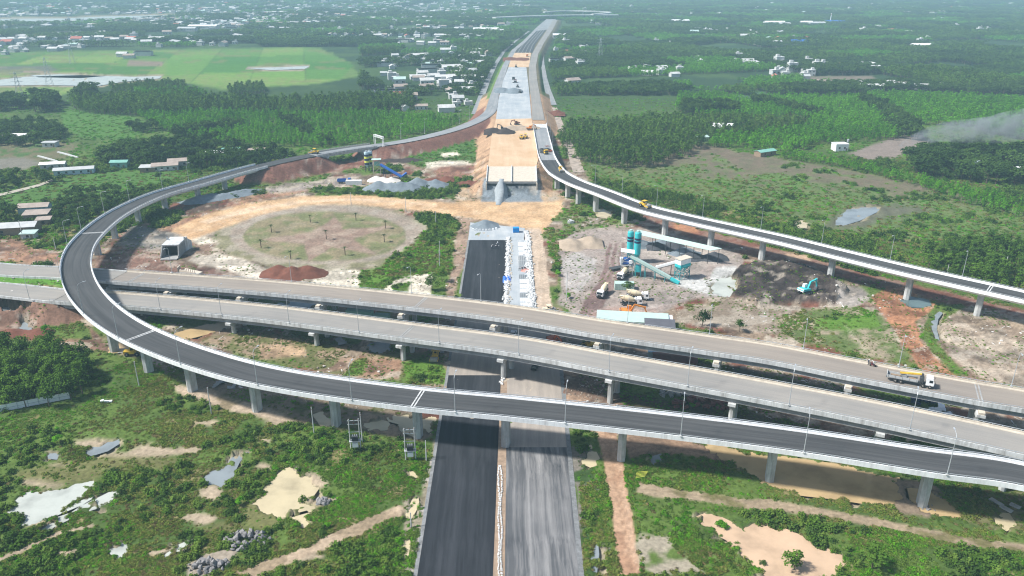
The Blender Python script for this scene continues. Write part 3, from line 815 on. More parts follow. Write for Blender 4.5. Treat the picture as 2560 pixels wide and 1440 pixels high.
# ---- embankments and banks of the raised roads
def bank(A, hw, slope=1.7, tint=None, drop=0.35):
    d, z = seg_dist(GX, GY, A)
    zz = z - drop - np.maximum(0, d - hw) / slope
    m = (zz > H)
    H[:] = np.where(m, zz + 0.15 * (F1 - .5), H)
    if tint is not None:
        global VEG
        cover[m] = np.asarray(tint) * (0.8 + 0.5 * F4[m][:, None])
        VEG = np.where(m, 0, VEG)
    return m
s_l = np.array([to_px(*p)[0] for p in m1_c]); e1 = m1_c[s_l < 150]; s_l = np.array([to_px(*p)[0] for p in m2_c]); e2 = m2_c[s_l < 225]
e_mid = (np.array([0, 0, 0]) + np.stack([np.interp(np.linspace(0, 1, 40), np.linspace(0, 1, len(e1)), e1[:, k]) for k in range(3)], 1) +
         np.stack([np.interp(np.linspace(0, 1, 40), np.linspace(0, 1, len(e2)), e2[:, k]) for k in range(3)], 1)) / 2
bank(e1[::3], M1_W / 2 + .6, 1.6, (.23,.135,.095))
bank(e2[::3], M2_W / 2 + .6, 1.6, (.24,.16,.115))
lp = np.array([to_px(*p) for p in loop_c]); far_part = lp[:, 1] < 450
emb_a = loop_c[far_part & (lp[:, 0] > 655) & (lp[:, 0] < 775)]
emb_b = loop_c[far_part & (lp[:, 0] > 938)]
for e in (emb_a, emb_b):
    bank(e[::2], LOOP_W / 2 + 1.2, 1.7, (.205,.10,.072))
cw = [G(x, y, CORR_Z) for x, y in CORRIDOR]
sdw = poly_sd(GX, GY, [(p.x, p.y) for p in cw])
ce = CORR_Z - 0.3 - np.maximum(0, sdw + 0.5) / np.where(PY < 240, .75, 1.7)
mk = ce > H
H = np.where(mk, ce, H)
cover[mk] = np.where((PY[mk] < 250)[:, None], np.asarray((.17,.145,.085)), np.asarray((.42,.27,.165))) * (0.75 + 0.5 * F4[mk][:, None]); VEG = np.where(mk, 0, VEG)
mg = pmask([(1208,468),(1348,468),(1356,506),(1202,506)], 3, 1)
setc(mg * (sdw > -2), (.20,.23,.25), 0.0)
# green strip beside the left collector, frontage banks stay low
mk = (np.abs(PY - PY) < 1)
paint([(1215,262),(1226,222),(1240,190),(1256,158),(1270,140),(1276,140),(1262,165),(1247,195),(1234,228),(1224,262)], (.12,.20,.05), 0.2, 1.5, 0.4)
paint([(1345,150),(1352,140),(1356,170),(1360,215),(1364,250),(1356,250),(1352,210)], (.09,.16,.05), 0.3, 1.5, 0.4)

# ---- puddles: hollows in the ground, each with its own sheet of water
PUDDLES = []
def puddle(poly, mat, label, warp=1.2, depth=0.7, feather=6.0, group=None, name='puddle'):
    m = pmask(poly, feather, warp * 1.6 + .8, fine=1.6, grow=4.0)
    n = (F4 - .5) * 0.9 + (F1 - .5) * 0.6 + np.clip(fbm(GX / 3.4, GY / 3.4, 97, 2) - .60, 0, 1) * 9
    H[:] = H * (1 - m) + m * (-depth * m + n * (1 - m) * 1.6 + n * .25)
    global VEG
    VEG = VEG * (1 - sstep(.6, .92, m))
    setc(sstep(.25, .55, m) * .7, (.13,.12,.06)); setc(sstep(.5, .9, m), (.30,.26,.18))
    PUDDLES.append((poly, mat, label, group, name))
puddle([(48,1268),(70,1240),(150,1222),(210,1215),(232,1212),(205,1250),(165,1275),(120,1290),(70,1305),(45,1290)], 'w_pale', 'bright milky puddle, widest of the pools in the green scrub')
puddle([(115,1325),(150,1290),(210,1265),(290,1225),(296,1240),(240,1272),(200,1285),(150,1310),(125,1345)], 'w_pale', 'long thin pale puddle trailing beside the bright milky one')
puddle([(210,1118),(240,1112),(262,1108),(290,1098),(292,1108),(265,1125),(235,1134),(215,1128)], 'w_grey', 'small grey puddle beside bare sand in the scrub')
puddle([(122,1132),(140,1126),(150,1134),(140,1146),(124,1144)], 'w_grey', 'tiny round grey puddle in the scrub')
puddle([(497,1195),(520,1180),(560,1172),(575,1150),(602,1132),(612,1136),(590,1160),(580,1180),(585,1195),(545,1212),(505,1205)], 'w_grey', 'grey forked puddle in the middle of the scrub')
puddle([(640,1258),(660,1230),(690,1205),(720,1182),(750,1180),(770,1200),(778,1225),(760,1250),(775,1265),(720,1280),(690,1290),(655,1278)], 'w_cream', 'wide cream puddle near the grey rubble heap', 1.6)
puddle([(735,1290),(765,1282),(780,1295),(770,1315),(745,1312)], 'w_cream', 'small cream puddle below the wide cream one')
puddle([(275,1375),(295,1360),(318,1365),(315,1385),(290,1392)], 'w_pale', 'small round milky puddle among dark weeds')
puddle([(412,1392),(440,1368),(475,1352),(482,1362),(465,1378),(430,1390)], 'w_pale', 'small slanting milky puddle among weeds')
puddle([(1018,1282),(1030,1255),(1042,1245),(1044,1265),(1030,1290),(1020,1290)], 'w_cream', 'narrow cream puddle beside the black carriageway edge')
puddle([(1000,1375),(1012,1350),(1024,1355),(1018,1395),(1005,1420)], 'w_cream', 'narrow cream ditch puddle below the other cream one, by the black carriageway')
puddle([(1025,1172),(1045,1168),(1052,1178),(1042,1192),(1030,1188)], 'w_cream', 'small cream puddle below the transformer frame')
puddle([(790,1040),(815,1030),(845,1048),(838,1066),(805,1060)], 'w_cream', 'tan puddle round the foot of a loop ramp pier')
puddle([(985,1048),(1010,1040),(1060,1048),(1085,1040),(1090,1060),(1070,1080),(1040,1085),(1000,1070)], 'w_cream', 'tan pool at the pier beside the transformer frame')
puddle([(915,1060),(950,1052),(985,1062),(975,1072),(930,1075)], 'w_cream', 'thin tan puddle between the transformer frames')
puddle([(1730,1288),(1778,1290),(1820,1302),(1862,1322),(1905,1306),(1945,1322),(1992,1342),(2000,1352),(2060,1368),(2105,1392),(2108,1430),(2060,1445),(1950,1470),(1900,1470),(1878,1410),(1830,1352),(1790,1332),(1750,1312)], 'w_orange', 'large clay pink pond with a leafy tree standing in it', 1.6, 0.9, 6, name='pond')
puddle([(1765,1112),(1860,1128),(1960,1145),(2100,1165),(2230,1195),(2240,1240),(2180,1258),(2080,1242),(1990,1232),(1930,1220),(1900,1195),(1850,1170),(1800,1140)], 'w_tan', 'wide brown flood under the loop ramp between two piers', 1.8, 0.8, 6, name='flood_water')
puddle([(2270,1232),(2330,1225),(2370,1250),(2400,1290),(2350,1290),(2290,1268)], 'w_tan', 'brown flood pool behind the last loop ramp pier', 1.5, name='flood_water')
puddle([(2490,1285),(2520,1288),(2535,1310),(2515,1322),(2495,1310)], 'w_cream', 'oval ochre puddle beside broken concrete slabs')
puddle([(1610,1150),(1650,1138),(1668,1150),(1640,1165)], 'w_grey', 'grey puddle beside the dirt track and pier')
puddle([(1455,1130),(1480,1118),(1495,1150),(1480,1165),(1460,1155)], 'w_cream', 'cream puddle in the verge ditch beside the dusty carriageway')
puddle([(1475,1350),(1490,1340),(1495,1385),(1490,1425),(1478,1420)], 'w_grey', 'thin grey ditch puddle in the weedy verge')
puddle([(440,835),(500,818),(560,802),(590,808),(560,822),(500,838),(450,850)], 'w_tan', 'brown ditch pool under the paved viaducts', 1.0, 0.8, name='ditch_water')
puddle([(265,872),(300,862),(330,866),(310,878),(270,882)], 'w_tan', 'tan puddle below the curve of the loop ramp', 1.0)
puddle([(45,815),(60,805),(75,820),(78,840),(60,838)], 'w_grey', 'grey puddle beside red soil and a green bush', 1.0)
puddle([(0,768),(60,775),(85,785),(40,790),(0,782),(-60,775)], 'w_grey', 'pinkish grey puddle at the foot of the old road bank', 1.0)
puddle([(2258,742),(2290,746),(2325,752),(2318,766),(2280,765),(2262,758)], 'w_green', 'rectangular grey green settling pool beside the orange track', 0.3, 0.8, 4, name='pool')
puddle([(2330,800),(2338,790),(2350,783),(2354,788),(2345,800),(2342,820),(2348,845),(2340,840),(2332,820)], 'w_grey', 'narrow grey drain curving through green banks', 0.4, 0.7, 4, name='drain_water')
puddle([(2095,545),(2120,525),(2170,518),(2210,520),(2180,535),(2150,550),(2110,562),(2095,560)], 'w_grey', 'shallow blue grey floodwater on the fallow field', 2.0, 0.5, 6)
puddle([(1985,565),(2000,552),(2015,560),(2012,572),(1992,576)], 'w_cream', 'small cream pool by bushes behind the new ramp', 1.0)
puddle([(1800,700),(1835,690),(1842,712),(1822,738),(1790,735),(1782,720)], 'w_pale', 'milky pale slurry pool beside the black mud heap', 1.2)
puddle([(1490,520),(1530,530),(1520,545),(1495,540)], 'w_cream', 'cream puddle beside the tall ramp pier', 1.0)
puddle([(700,760),(740,752),(780,762),(760,772),(715,770)], 'w_grey', 'dark glossy puddle between the paved viaducts', 1.2)
puddle([(925,862),(960,855),(985,868),(950,880),(930,875)], 'w_grey', 'grey puddle below the near viaduct by tyre ruts', 1.0)
puddle([(840,848),(860,842),(868,855),(848,860)], 'w_grey', 'small pale puddle in shade below the near viaduct', 0.8)
for i, (poly) in enumerate([[(-200,196),(0,200),(60,192),(200,188),(330,192),(400,190),(395,196),(300,205),(240,215),(100,212),(0,214),(-200,214)],
                            [(80,188),(150,186),(260,190),(200,195),(100,193)], [(620,170),(700,168),(770,165),(760,172),(680,175)]]):
    puddle(poly, 'w_pale', ['wide flooded paddy along the edge of the rice fields', 'thin flooded paddy strip behind the wide one', 'broken line of floodwater across the bright rice field'][i], 3.0, 0.6, 2.5, name='flooded_paddy')
puddle([(-500,50),(0,47),(160,46),(260,41),(400,38),(470,36),(440,41),(330,46),(230,50),(120,55),(0,60),(-500,64)], 'w_pale', 'pale river reach far off before the hazy town', 6.0, 0.8, 2.5, name='river')

# clods, stains and damp patches everywhere on the bare soil
mk_tan = np.maximum(pmask([(385,615),(440,572),(520,535),(620,510),(750,494),(880,489),(1000,496),(1090,507),(1180,505),(1300,485),(1410,500),(1370,575),(1390,800),(1340,800),(1318,575),(1190,548),(1100,535),(1020,524),(880,513),(760,520),(650,545),(560,578),(490,602),(430,612)], 3, 1), pmask(ellipse(812, 594, 270, 82), 3, 1))
yard = pmask([(1395,640),(1420,585),(1500,570),(1600,572),(1760,600),(1850,640),(1860,700),(1830,740),(1740,745),(1640,790),(1440,805),(1400,760)], 6, 2)
bare = (VEG < .25) * ms * (PY > 380) * (1 - .72 * mk_tan) * (1 - .45 * yard)
grain = fbm(GX / 1.1, GY / 1.1, 121, 2); damp = fbm(GX / 11, GY / 6, 131, 5)
cover *= 1 + bare[..., None] * ((grain - .5) * .75)[..., None]
cover *= 1 - bare[..., None] * (sstep(.52, .64, damp) * .42)[..., None]
pale = bare * sstep(.62, .70, fbm(GX / 6 + 3, GY / 3.5, 141, 4))
setc(pale * .45 * (1 - yard), (.50,.44,.36))
H += bare * .25 * (grain - .5)
nr, nc = PX.shape
idx = np.arange(nr * nc).reshape(nr, nc)
Fq = np.stack([idx[1:, :-1].ravel(), idx[1:, 1:].ravel(), idx[:-1, 1:].ravel(), idx[:-1, :-1].ravel()], 1)
# green median sits on the bank
mgm = np.zeros(PX.shape)
_w = [G(x, y, 5.6) for x, y in GREEN_MEDIAN]
sdm = poly_sd(GX, GY, [(p.x, p.y) for p in _w])
mgm = sstep(.6, -.6, sdm)
cover[:] = cover * (1 - mgm[..., None]) + np.array((.10,.235,.03)) * mgm[..., None]
H = np.where(mgm > .01, np.maximum(H, 5.5), H)
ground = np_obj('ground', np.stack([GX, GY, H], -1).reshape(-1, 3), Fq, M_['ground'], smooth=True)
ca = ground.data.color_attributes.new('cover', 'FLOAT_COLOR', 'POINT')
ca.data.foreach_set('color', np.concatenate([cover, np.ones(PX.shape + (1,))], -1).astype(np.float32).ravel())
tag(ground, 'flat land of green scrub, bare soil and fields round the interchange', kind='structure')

def ground_z(X, Y):
    """height of the ground sheet at a world point"""
    x, y = to_px(X, Y, 0.0)
    i = int(np.clip(np.searchsorted(xs, x) - 1, 0, nc - 2)); j = int(np.clip(np.searchsorted(ys, y) - 1, 0, nr - 2))
    a = (x - xs[i]) / (xs[i + 1] - xs[i]); b = (y - ys[j]) / (ys[j + 1] - ys[j])
    a = min(max(a, 0), 1); b = min(max(b, 0), 1)
    return float((H[j, i] * (1 - a) + H[j, i + 1] * a) * (1 - b) + (H[j + 1, i] * (1 - a) + H[j + 1, i + 1] * a) * b)

def GG(x, y):
    """point on the ground sheet seen at photo pixel x, y"""
    p = G(x, y, 0.0)
    for _ in range(3):
        z = ground_z(p.x, p.y)
        p = G(x, y, z)
    return p

for poly, mat, label, group, name in PUDDLES:
    P = [G(x, y, 0.0) for x, y in poly]
    c = sum(P, Vector()) / len(P)
    rad = max((q - c).length for q in P)
    Q = [c + (q - c) * (1 + min(0.35, 3.0 / rad)) for q in P]
    bm = bmesh.new()
    vs = [bm.verts.new((q.x, q.y, 0.0)) for q in Q]
    f = bm.faces.new(vs)
    bmesh.ops.recalc_face_normals(bm, faces=[f])
    if f.normal.z < 0: bmesh.ops.reverse_faces(bm, faces=[f])
    bmesh.ops.triangulate(bm, faces=[f])
    me = bpy.data.meshes.new(name); bm.to_mesh(me); bm.free()
    me.materials.append(M_[mat])
    o = link(bpy.data.objects.new(name, me))
    tag(o, label, 'water', group, 'structure')

# ------------------------------------------------------------------ paved strips
def strip(name, Lp, Rp, mat, label=None, parent=None, kind='structure', step=4.0, dz=0.0, v0=0.0, thick=0.0, nx=1):
    """a sheet between two pixel polylines (x, y, z) or world polylines"""
    def prep(P):
        if isinstance(P, np.ndarray): return P
        return np.array([tuple(G(*p)) for p in P])
    A, B = prep(Lp), prep(Rp)
    def res(A, n):
        s = np.concatenate([[0], np.cumsum(np.linalg.norm(np.diff(A, axis=0), axis=1))])
        q = np.linspace(0, s[-1], n)
        return np.stack([np.interp(q, s, A[:, k]) for k in range(3)], 1), q
    n = max(2, int(np.linalg.norm(np.diff(A, axis=0), axis=1).sum() / step) + 1)
    A, q = res(A, n); B, _ = res(B, n)
    w = np.linalg.norm(B - A, axis=1)
    V = []; UV = []
    for k in range(nx + 1):
        t = k / nx
        V.append(A * (1 - t) + B * t)
        UV.append(np.stack([w * t, q + v0], 1))
    V = np.stack(V, 1).reshape(-1, 3); UV = np.stack(UV, 1).reshape(-1, 2)
    V[:, 2] += dz
    m = nx + 1
    F = []
    for i in range(n - 1):
        for k in range(nx):
            a = i * m + k
            F.append((a, a + 1, a + m + 1, a + m))
    F = np.array(F)
    p, q2, r = V[F[0, 0]], V[F[0, 1]], V[F[0, 2]]
    if np.cross(q2 - p, r - p)[2] < 0: F = F[:, ::-1]
    o = np_obj(name, V, F, mat, parent, uv=UV)
    if label: tag(o, label, None, None, kind)
    return o

def xl(y): return 1043 + .1555 * (1440 - y)
def xr(y): return 1232 + .0405 * (1440 - y)
def xm(y): return 1262 + .012 * (1440 - y)
def xe(y): return 1447 - .094 * (1440 - y) if y > 900 else 1396
RZ = 0.42
def yline(f, y0, y1, n=24, z=RZ): return [(f(y0 + (y1 - y0) * k / n), y0 + (y1 - y0) * k / n, z) for k in range(n + 1)]
strip('carriageway', yline(xl, 1700, 938), yline(xr, 1700, 938), M_['asphalt_black'], 'fresh black asphalt carriageway running below the three decks', nx=4)
strip('carriageway', yline(xl, 938, 770, 8), yline(xr, 938, 770, 8), M_['dust_slab'], 'dusty grey base of the carriageway in the shade of the viaducts', nx=4)
strip('carriageway', yline(xl, 770, 600), yline(xr, 770, 600), M_['asphalt_black'], 'new black asphalt carriageway ending at a gravel heap', nx=4)
strip('carriageway', yline(xm, 1700, 1118), yline(xe, 1700, 1118), M_['asphalt_dusty'], 'dusty streaked grey carriageway with tyre marks', nx=4)
strip('carriageway', yline(xm, 1118, 905), yline(xe, 1118, 905), M_['dust_slab'], 'tan dusty concrete base of the second carriageway', nx=4)
strip('carriageway', yline(xm, 905, 780, 8), [(xm(905), 905, RZ)][:0] + [(1396 - (905 - y) * .1, y, RZ) for y in np.linspace(905, 780, 9)], M_['dust_slab'], 'brown trampled base between the two paved viaducts', nx=2)
strip('gravel_base', [(1170,600,.40),(1176,556,.40)], [(1310,600,.40),(1312,570,.40)], M_['gravel_pad'], 'pale gravel base before the carriageway at the haul road', nx=4)
strip('gravel_base', yline(lambda y: xr(y) + 1, 780, 600, 8, .41), yline(lambda y: 1326 + (y - 600) * .09, 780, 600, 8, .41), M_['gravel_pad'], 'pale gravel lane under white sheets and steel mats', nx=4)
strip('median', yline(xr, 1700, 900, 16, RZ - .05), yline(xm, 1700, 900, 16, RZ - .05), simple('median_soil', (.33, .24, .17), .95, .3, .8), 'narrow earth median between the two carriageways')
# kerb edges of the two carriageways: raised earth shoulder with gravel
gs = simple('gravel_shoulder', (.22, .225, .225), .95, .35, 1.2)
strip('road_shoulder', yline(lambda y: xl(y) - 10 * (y + 120) / 1560, 1700, 600, 20, .30), yline(lambda y: xl(y) + 1, 1700, 600, 20, .40), gs, 'grey gravel shoulder along the black carriageway')
strip('road_shoulder', yline(lambda y: xe(y) - 1, 1700, 910, 20, .40), yline(lambda y: xe(y) + 14 * (y + 120) / 1560, 1700, 910, 20, .28), gs, 'grey gravel shoulder along the dusty carriageway')

# raised corridor beyond the crossing, top of the embankment
cz = CORR_Z
strip('earth_fill', [(1219,420,cz),(1222,400,cz),(1229,340,cz),(1240,298,cz)], [(1340,420,cz),(1345,400,cz),(1337,336,cz),(1329,296,cz)], M_['tan_fill'], 'bright tan earth fill of the unfinished highway', nx=6, dz=.02)
strip('gravel_base', [(1240,298,cz),(1246,249,cz),(1258,201,cz),(1271,168,cz)], [(1329,296,cz),(1325,249,cz),(1320,201,cz),(1316,168,cz)], M_['gravel_pad'], 'long grey crushed stone base of the unfinished highway', nx=4, dz=.02)
strip('earth_fill', [(1271,168,cz),(1276,150,cz),(1284,132,cz)], [(1324,168,cz),(1325,150,cz),(1328,132,cz)], M_['tan_fill'], 'small far patch of orange earth on the highway line', nx=4, dz=.02)
strip('carriageway', [(1288,132,cz),(1302,112,cz),(1318,96,cz),(1336,78,cz)], [(1331,132,cz),(1338,112,cz),(1349,96,cz),(1366,74,cz)], M_['asphalt_new'], 'far dark asphalt stretch with pale lane strips', nx=4, dz=.02)
for k in range(4):
    t = (k + .6) / 4.4
    P = [(1288,132),(1302,112),(1318,96),(1336,78)]; Q = [(1331,132),(1338,112),(1349,96),(1366,74)]
    c = [(a[0] * (1 - t) + b[0] * t, a[1] * (1 - t) + b[1] * t) for a, b in zip(P, Q)]
    strip('lane_strip', [(x - .5, y, cz + .04) for x, y in c], [(x + .5, y, cz + .04) for x, y in c], M_['concrete_dark'], 'pale strip along the far dark asphalt stretch')
strip('carriageway', [(1336,78,cz),(1350,64,cz),(1366,48,cz)], [(1368,74,cz),(1382,60,cz),(1390,48,cz)], M_['gravel_road'], 'far grey road bending towards the distant interchange', nx=2, dz=.03)
# collectors either side
strip('collector_road', [(1216,268,cz),(1226,238,cz),(1240,202,cz),(1257,162,cz),(1279,126,cz),(1308,102,cz),(1344,66,cz),(1366,48,cz)],
      [(1243,268,cz),(1247,238,cz),(1258,202,cz),(1271,162,cz),(1290,126,cz),(1317,102,cz),(1351,66,cz),(1371,48,cz)], M_['gravel_road'], 'grey collector road joining the loop ramp', nx=2, dz=.05)
strip('collector_road', [(1331,300,cz),(1328,250,cz),(1322,201,cz),(1322,165,cz),(1330,134,cz),(1348,104,cz),(1368,74,cz),(1382,50,cz)],
      [(1362,300,cz),(1352,250,cz),(1343,201,cz),(1340,165,cz),(1346,134,cz),(1362,104,cz),(1382,74,cz),(1394,50,cz)], M_['asphalt_worn'], 'grey collector road leading onto the new ramp', nx=2, dz=.05)
strip('frontage_road', [(1178,285,.7),(1196,240,.7),(1214,198,.7),(1234,160,.7),(1256,128,.7),(1284,104,.7),(1320,78,.7)],
      [(1196,285,.7),(1212,240,.7),(1227,198,.7),(1244,160,.7),(1264,128,.7),(1290,104,.7),(1325,78,.7)], M_['gravel_road'], 'pale frontage road along the village side of the highway', nx=2)
strip('frontage_road', [(1372,262,.7),(1362,225,.7),(1356,195,.7),(1352,160,.7),(1353,140,.7)],
      [(1392,262,.7),(1377,225,.7),(1368,195,.7),(1361,160,.7),(1360,140,.7)], M_['gravel_road'], 'pale frontage road along the forest side of the highway', nx=2)
strip('dirt_track', [(1378,268,.5),(1398,330,.5),(1418,380,.5),(1432,430,.5)], [(1392,268,.5),(1416,330,.5),(1442,380,.5),(1462,430,.5)], simple('wet_rutted_soil', (.40,.33,.27), .9, .45, .25), 'muddy rutted track with pale pools beside the new ramp', nx=2)
strip('village_lane', [(-300,520,.5),(0,484,.5),(90,462,.5),(130,448,.5)], [(-300,528,.5),(0,490,.5),(94,467,.5),(134,452,.5)], simple('lane_dust', (.42,.38,.31), .95, .2, .4), 'thin pale lane along the crop field to the farmhouses')

# ------------------------------------------------------------------ viaducts
def sub(A, i0, i1): return A[i0:i1 + 1]

def ribbon(A, prof, closed=True):
    """sweep an (offset, height) outline along a centre line; offset is along the left normal"""
    t, n = normals2d(A)
    m = len(prof)
    V = np.zeros((len(A), m, 3))
    for k, (o, h) in enumerate(prof):
        V[:, k, :2] = A[:, :2] + n * o
        V[:, k, 2] = A[:, 2] + h
    F = []
    mm = m if closed else m - 1
    for i in range(len(A) - 1):
        for k in range(mm):
            a = i * m + k; b = i * m + (k + 1) % m
            F.append((a, b, b + m, a + m))
    F = np.array(F)
    return V.reshape(-1, 3), F

def ribbon_obj(name, A, prof, mat, parent, closed=True, caps=True):
    V, F = ribbon(A, prof, closed)
    me = bpy.data.meshes.new(name)
    fs = [tuple(int(i) for i in f) for f in F]
    m = len(prof)
    if caps and closed:
        fs.append(tuple(range(m))); fs.append(tuple(range(len(V) - 1, len(V) - m - 1, -1)))
    me.from_pydata([tuple(v) for v in V], [], fs)
    bm = bmesh.new(); bm.from_mesh(me); bmesh.ops.recalc_face_normals(bm, faces=bm.faces); bm.to_mesh(me); bm.free()
    me.materials.append(mat)
    return link(bpy.data.objects.new(name, me), parent)

def arclen(A): return np.concatenate([[0], np.cumsum(np.linalg.norm(np.diff(A[:, :2], axis=0), axis=1))])

def at_px(A, x=None, y=None):
    """index of the line point nearest a photo pixel"""
    p = np.array([to_px(*q) for q in A])
    d = 0
    if x is not None: d = d + (p[:, 0] - x) ** 2
    if y is not None: d = d + (p[:, 1] - y) ** 2
    return int(np.argmin(d))

def road_sheet(A, hw, mat, parent, name='road_surface', dz=0.02):
    t, n = normals2d(A)
    L = A.copy(); R = A.copy()
    L[:, :2] += n * hw; R[:, :2] -= n * hw
    return strip(name, L, R, mat, None, parent, dz=dz, nx=4, step=3.0)

def railing(A, off, mat, parent, base=0.86):
    """steel rail on short posts along a parapet"""
    t, n = normals2d(A)
    mb = MB()
    P = A.copy(); P[:, :2] += n * off; P[:, 2] += base
    V, F = ribbon(P, [(-.05, .30), (.05, .30), (.05, .42), (-.05, .42)])
    mb.mat(mat).add(V, [tuple(int(q) for q in f) for f in F])
    for i in range(0, len(P), 1):
        p = P[i]
        mb.box((p[0], p[1], p[2] + .16), (.14, .14, .34), math.atan2(t[i, 1], t[i, 0]))
    return mb.build('railing', None, parent)

def parapet(A, hw, side, mat, parent, h=.86):
    s = side
    return ribbon_obj('parapet', A, [(s * (hw - .45), 0.0), (s * (hw - .38), .25), (s * (hw - .27), .40), (s * (hw - .24), h), (s * hw, h), (s * hw, -.45), (s * (hw - .45), -.45)], mat, parent)

def pier_hex(p, tang, zt, zb, w, d, mat, parent, flare=True, cap=None, capmat=None):
    """tapered six-sided column with a flared head, or under a hammerhead cap"""
    ang = math.atan2(tang[1], tang[0])
    R = Matrix.Rotation(ang, 3, 'Z')
    mb = MB()
    # outline: long side across the deck
    out = [(-d / 2, -w / 2 + .4), (0, -w / 2), (d / 2, -w / 2 + .4), (d / 2, w / 2 - .4), (0, w / 2), (-d / 2, w / 2 - .4)]
    lv = [(zb, 1.0), (zt - 2.0, 1.0), (zt, 1.45)] if flare else [(zb, 1.0), (zt, 1.0)]
    vs = []
    for z, k in lv:
        for x, y in out:
            q = R @ Vector((x, y * k, 0)); vs.append((p[0] + q.x, p[1] + q.y, z))
    fs = [tuple(range(5, -1, -1)), tuple(range((len(lv) - 1) * 6, len(lv) * 6))]
    for i in range(len(lv) - 1):
        for k in range(6):
            fs.append((i * 6 + k, i * 6 + (k + 1) % 6, i * 6 + 6 + (k + 1) % 6, i * 6 + 6 + k))
    mb.add(vs, fs)
    return mb.build('pier', mat, parent)

def viaduct(name, label, A, W, road, para, girder, joints, piers, pier_w, pier_d, depth, box=True, cap_over=0.0, flare=True, group=None, beams=0):
    """A: road-level centre line of the bridge part"""
    root = empty(name, (0, 0, 0), 0, label, 'viaduct', group)
    hw = W / 2
    if box:
        prof = [(-hw + .02, -.02), (hw - .02, -.02), (hw - .02, -.40), (hw - 1.6, -.65), (hw * .52, -depth), (-hw * .52, -depth), (-hw + 1.6, -.65), (-hw + .02, -.40)]
        ribbon_obj('deck', A, prof, girder, root)
    else:
        ribbon_obj('deck', A, [(-hw + .02, -.02), (hw - .02, -.02), (hw - .02, -.42), (-hw + .02, -.42)], girder, root)
        n = beams
        for k in range(n):
            o = -hw + 1.0 + (W - 2.0) * k / (n - 1)
            ribbon_obj('girder', A, [(o - .45, -.422), (o + .45, -.422), (o + .45, -.6), (o + .14, -.75), (o + .14, -depth + .35), (o + .35, -depth), (o - .35, -depth), (o - .14, -depth + .35), (o - .14, -.75), (o - .45, -.6)], girder, root)
    road_sheet(A, hw - .46, road, root)
    for s in (1, -1):
        parapet(A, hw, s, para if (box or s < 0) else M_['concrete_beige'], root)
        railing(A, s * (hw - .14), M_['steel'], root)
    t, nrm = normals2d(A)
    for i in joints:
        c = A[i]; r = math.atan2(t[i, 1], t[i, 0])
        mb = MB()
        for dx in (-.55, .25):
            mb.box((c[0] + math.cos(r) * dx, c[1] + math.sin(r) * dx, c[2] + .05), (.36, W - 1.0, .06), r)
        mb.build('expansion_joint', M_['concrete_dark'] if not box else M_['concrete'], root)
    for i in piers:
        c = A[i]
        zg = ground_z(c[0], c[1]) - 1.0
        if box:
            pier_hex(c, t[i], c[2] - depth + .02, zg, pier_w, pier_d, M_['concrete_pier'], root, flare)
        else:
            r = math.atan2(t[i, 1], t[i, 0])
            zc = c[2] - depth - .02
            R = Matrix.Rotation(r, 3, 'Z')
            cols = []
            for s in (-1, 1):
                q = R @ Vector((0, s * W * .27, 0))
                mb = MB(); mb.lathe((c[0] + q.x, c[1] + q.y, 0), [(pier_d / 2, zg), (pier_d / 2, zc - 1.3)], 8, rz=r + math.pi / 8)
                po = mb.build('pier', M_['concrete_pier'], root)
            ow = W + cap_over * 2
            T = Matrix.Translation((c[0], c[1], 0)) @ Matrix.Rotation(r + math.pi / 2, 4, 'Z')
            mb = MB(); mb.prism([(-ow / 2, zc), (ow / 2, zc), (ow / 2, zc - .8), (ow / 2 - 1.6, zc - 1.5), (-ow / 2 + 1.6, zc - 1.5), (-ow / 2, zc - .8)], -1.0, 1.0, T)
            cp = mb.build('pier_cap', M_['concrete'], root)
            if cap_over > .3:
                for s in (-1, 1):
                    q = R @ Vector((0, s * (W / 2 + cap_over * .5 + .1), 0))
                    MB().box((c[0] + q.x, c[1] + q.y, zc + .32), (1.5, cap_over * .8, .62), r).build('bearing_block', M_['concrete_beige'], cp)
    return root

def pier_ids(A, px_list):
    return [at_px(A, x, y) for x, y in px_list]

# loop ramp: bridge from beyond the right edge of the view round to the far abutment
i_ab = at_px(loop_c, 655, 425)
LA = loop_c[:i_ab + 1]
s = arclen(LA)
pl = [at_px(LA, x, y) for x, y in [(2330,1155),(1935,1095),(1562,1050),(1256,1015),(1036,992),(830,965),(632,935),(470,893),(360,846),(268,790)]]
pl += [at_px(LA, x, y) for x, y in [(196,640),(238,585),(282,552),(345,518),(412,490),(488,461),(560,441)]]
jl = [at_px(LA, 1036, 987), at_px(LA, 345, 838), at_px(LA, 231, 580)]
loop_v = viaduct('loop_ramp', 'white concrete loop ramp with fresh dark asphalt curling round the site', LA, LOOP_W, M_['asphalt_new'], M_['concrete_new'], M_['concrete_new'], jl, pl, 3.0, 2.0, 2.0, flare=False)
# short bridge further along the ramp
ia, ib = at_px(loop_c, 778, 383), at_px(loop_c, 935, 358)
bridge_v = viaduct('ramp_bridge', 'short pale concrete bridge of the loop ramp over red soil', loop_c[ia:ib + 1], LOOP_W, M_['gravel_road'], M_['concrete'], M_['concrete'], [3, ib - ia - 3], [int((ib - ia) * .2), int((ib - ia) * .8)], 6.0, 1.2, 1.6, box=False, beams=4)
for a, b, lab in ((i_ab, ia, 'dark ramp paving on the red bank between abutments'), (ib, len(loop_c) - 1, 'grey gravel ramp climbing the red bank to the highway')):
    E = loop_c[a:b + 1]
    o = road_sheet(E, LOOP_W / 2 - .6, M_['asphalt_new'] if a == i_ab else M_['gravel_road'], None, 'ramp_road', 0.10)
    tag(o, lab, None, None, 'structure')
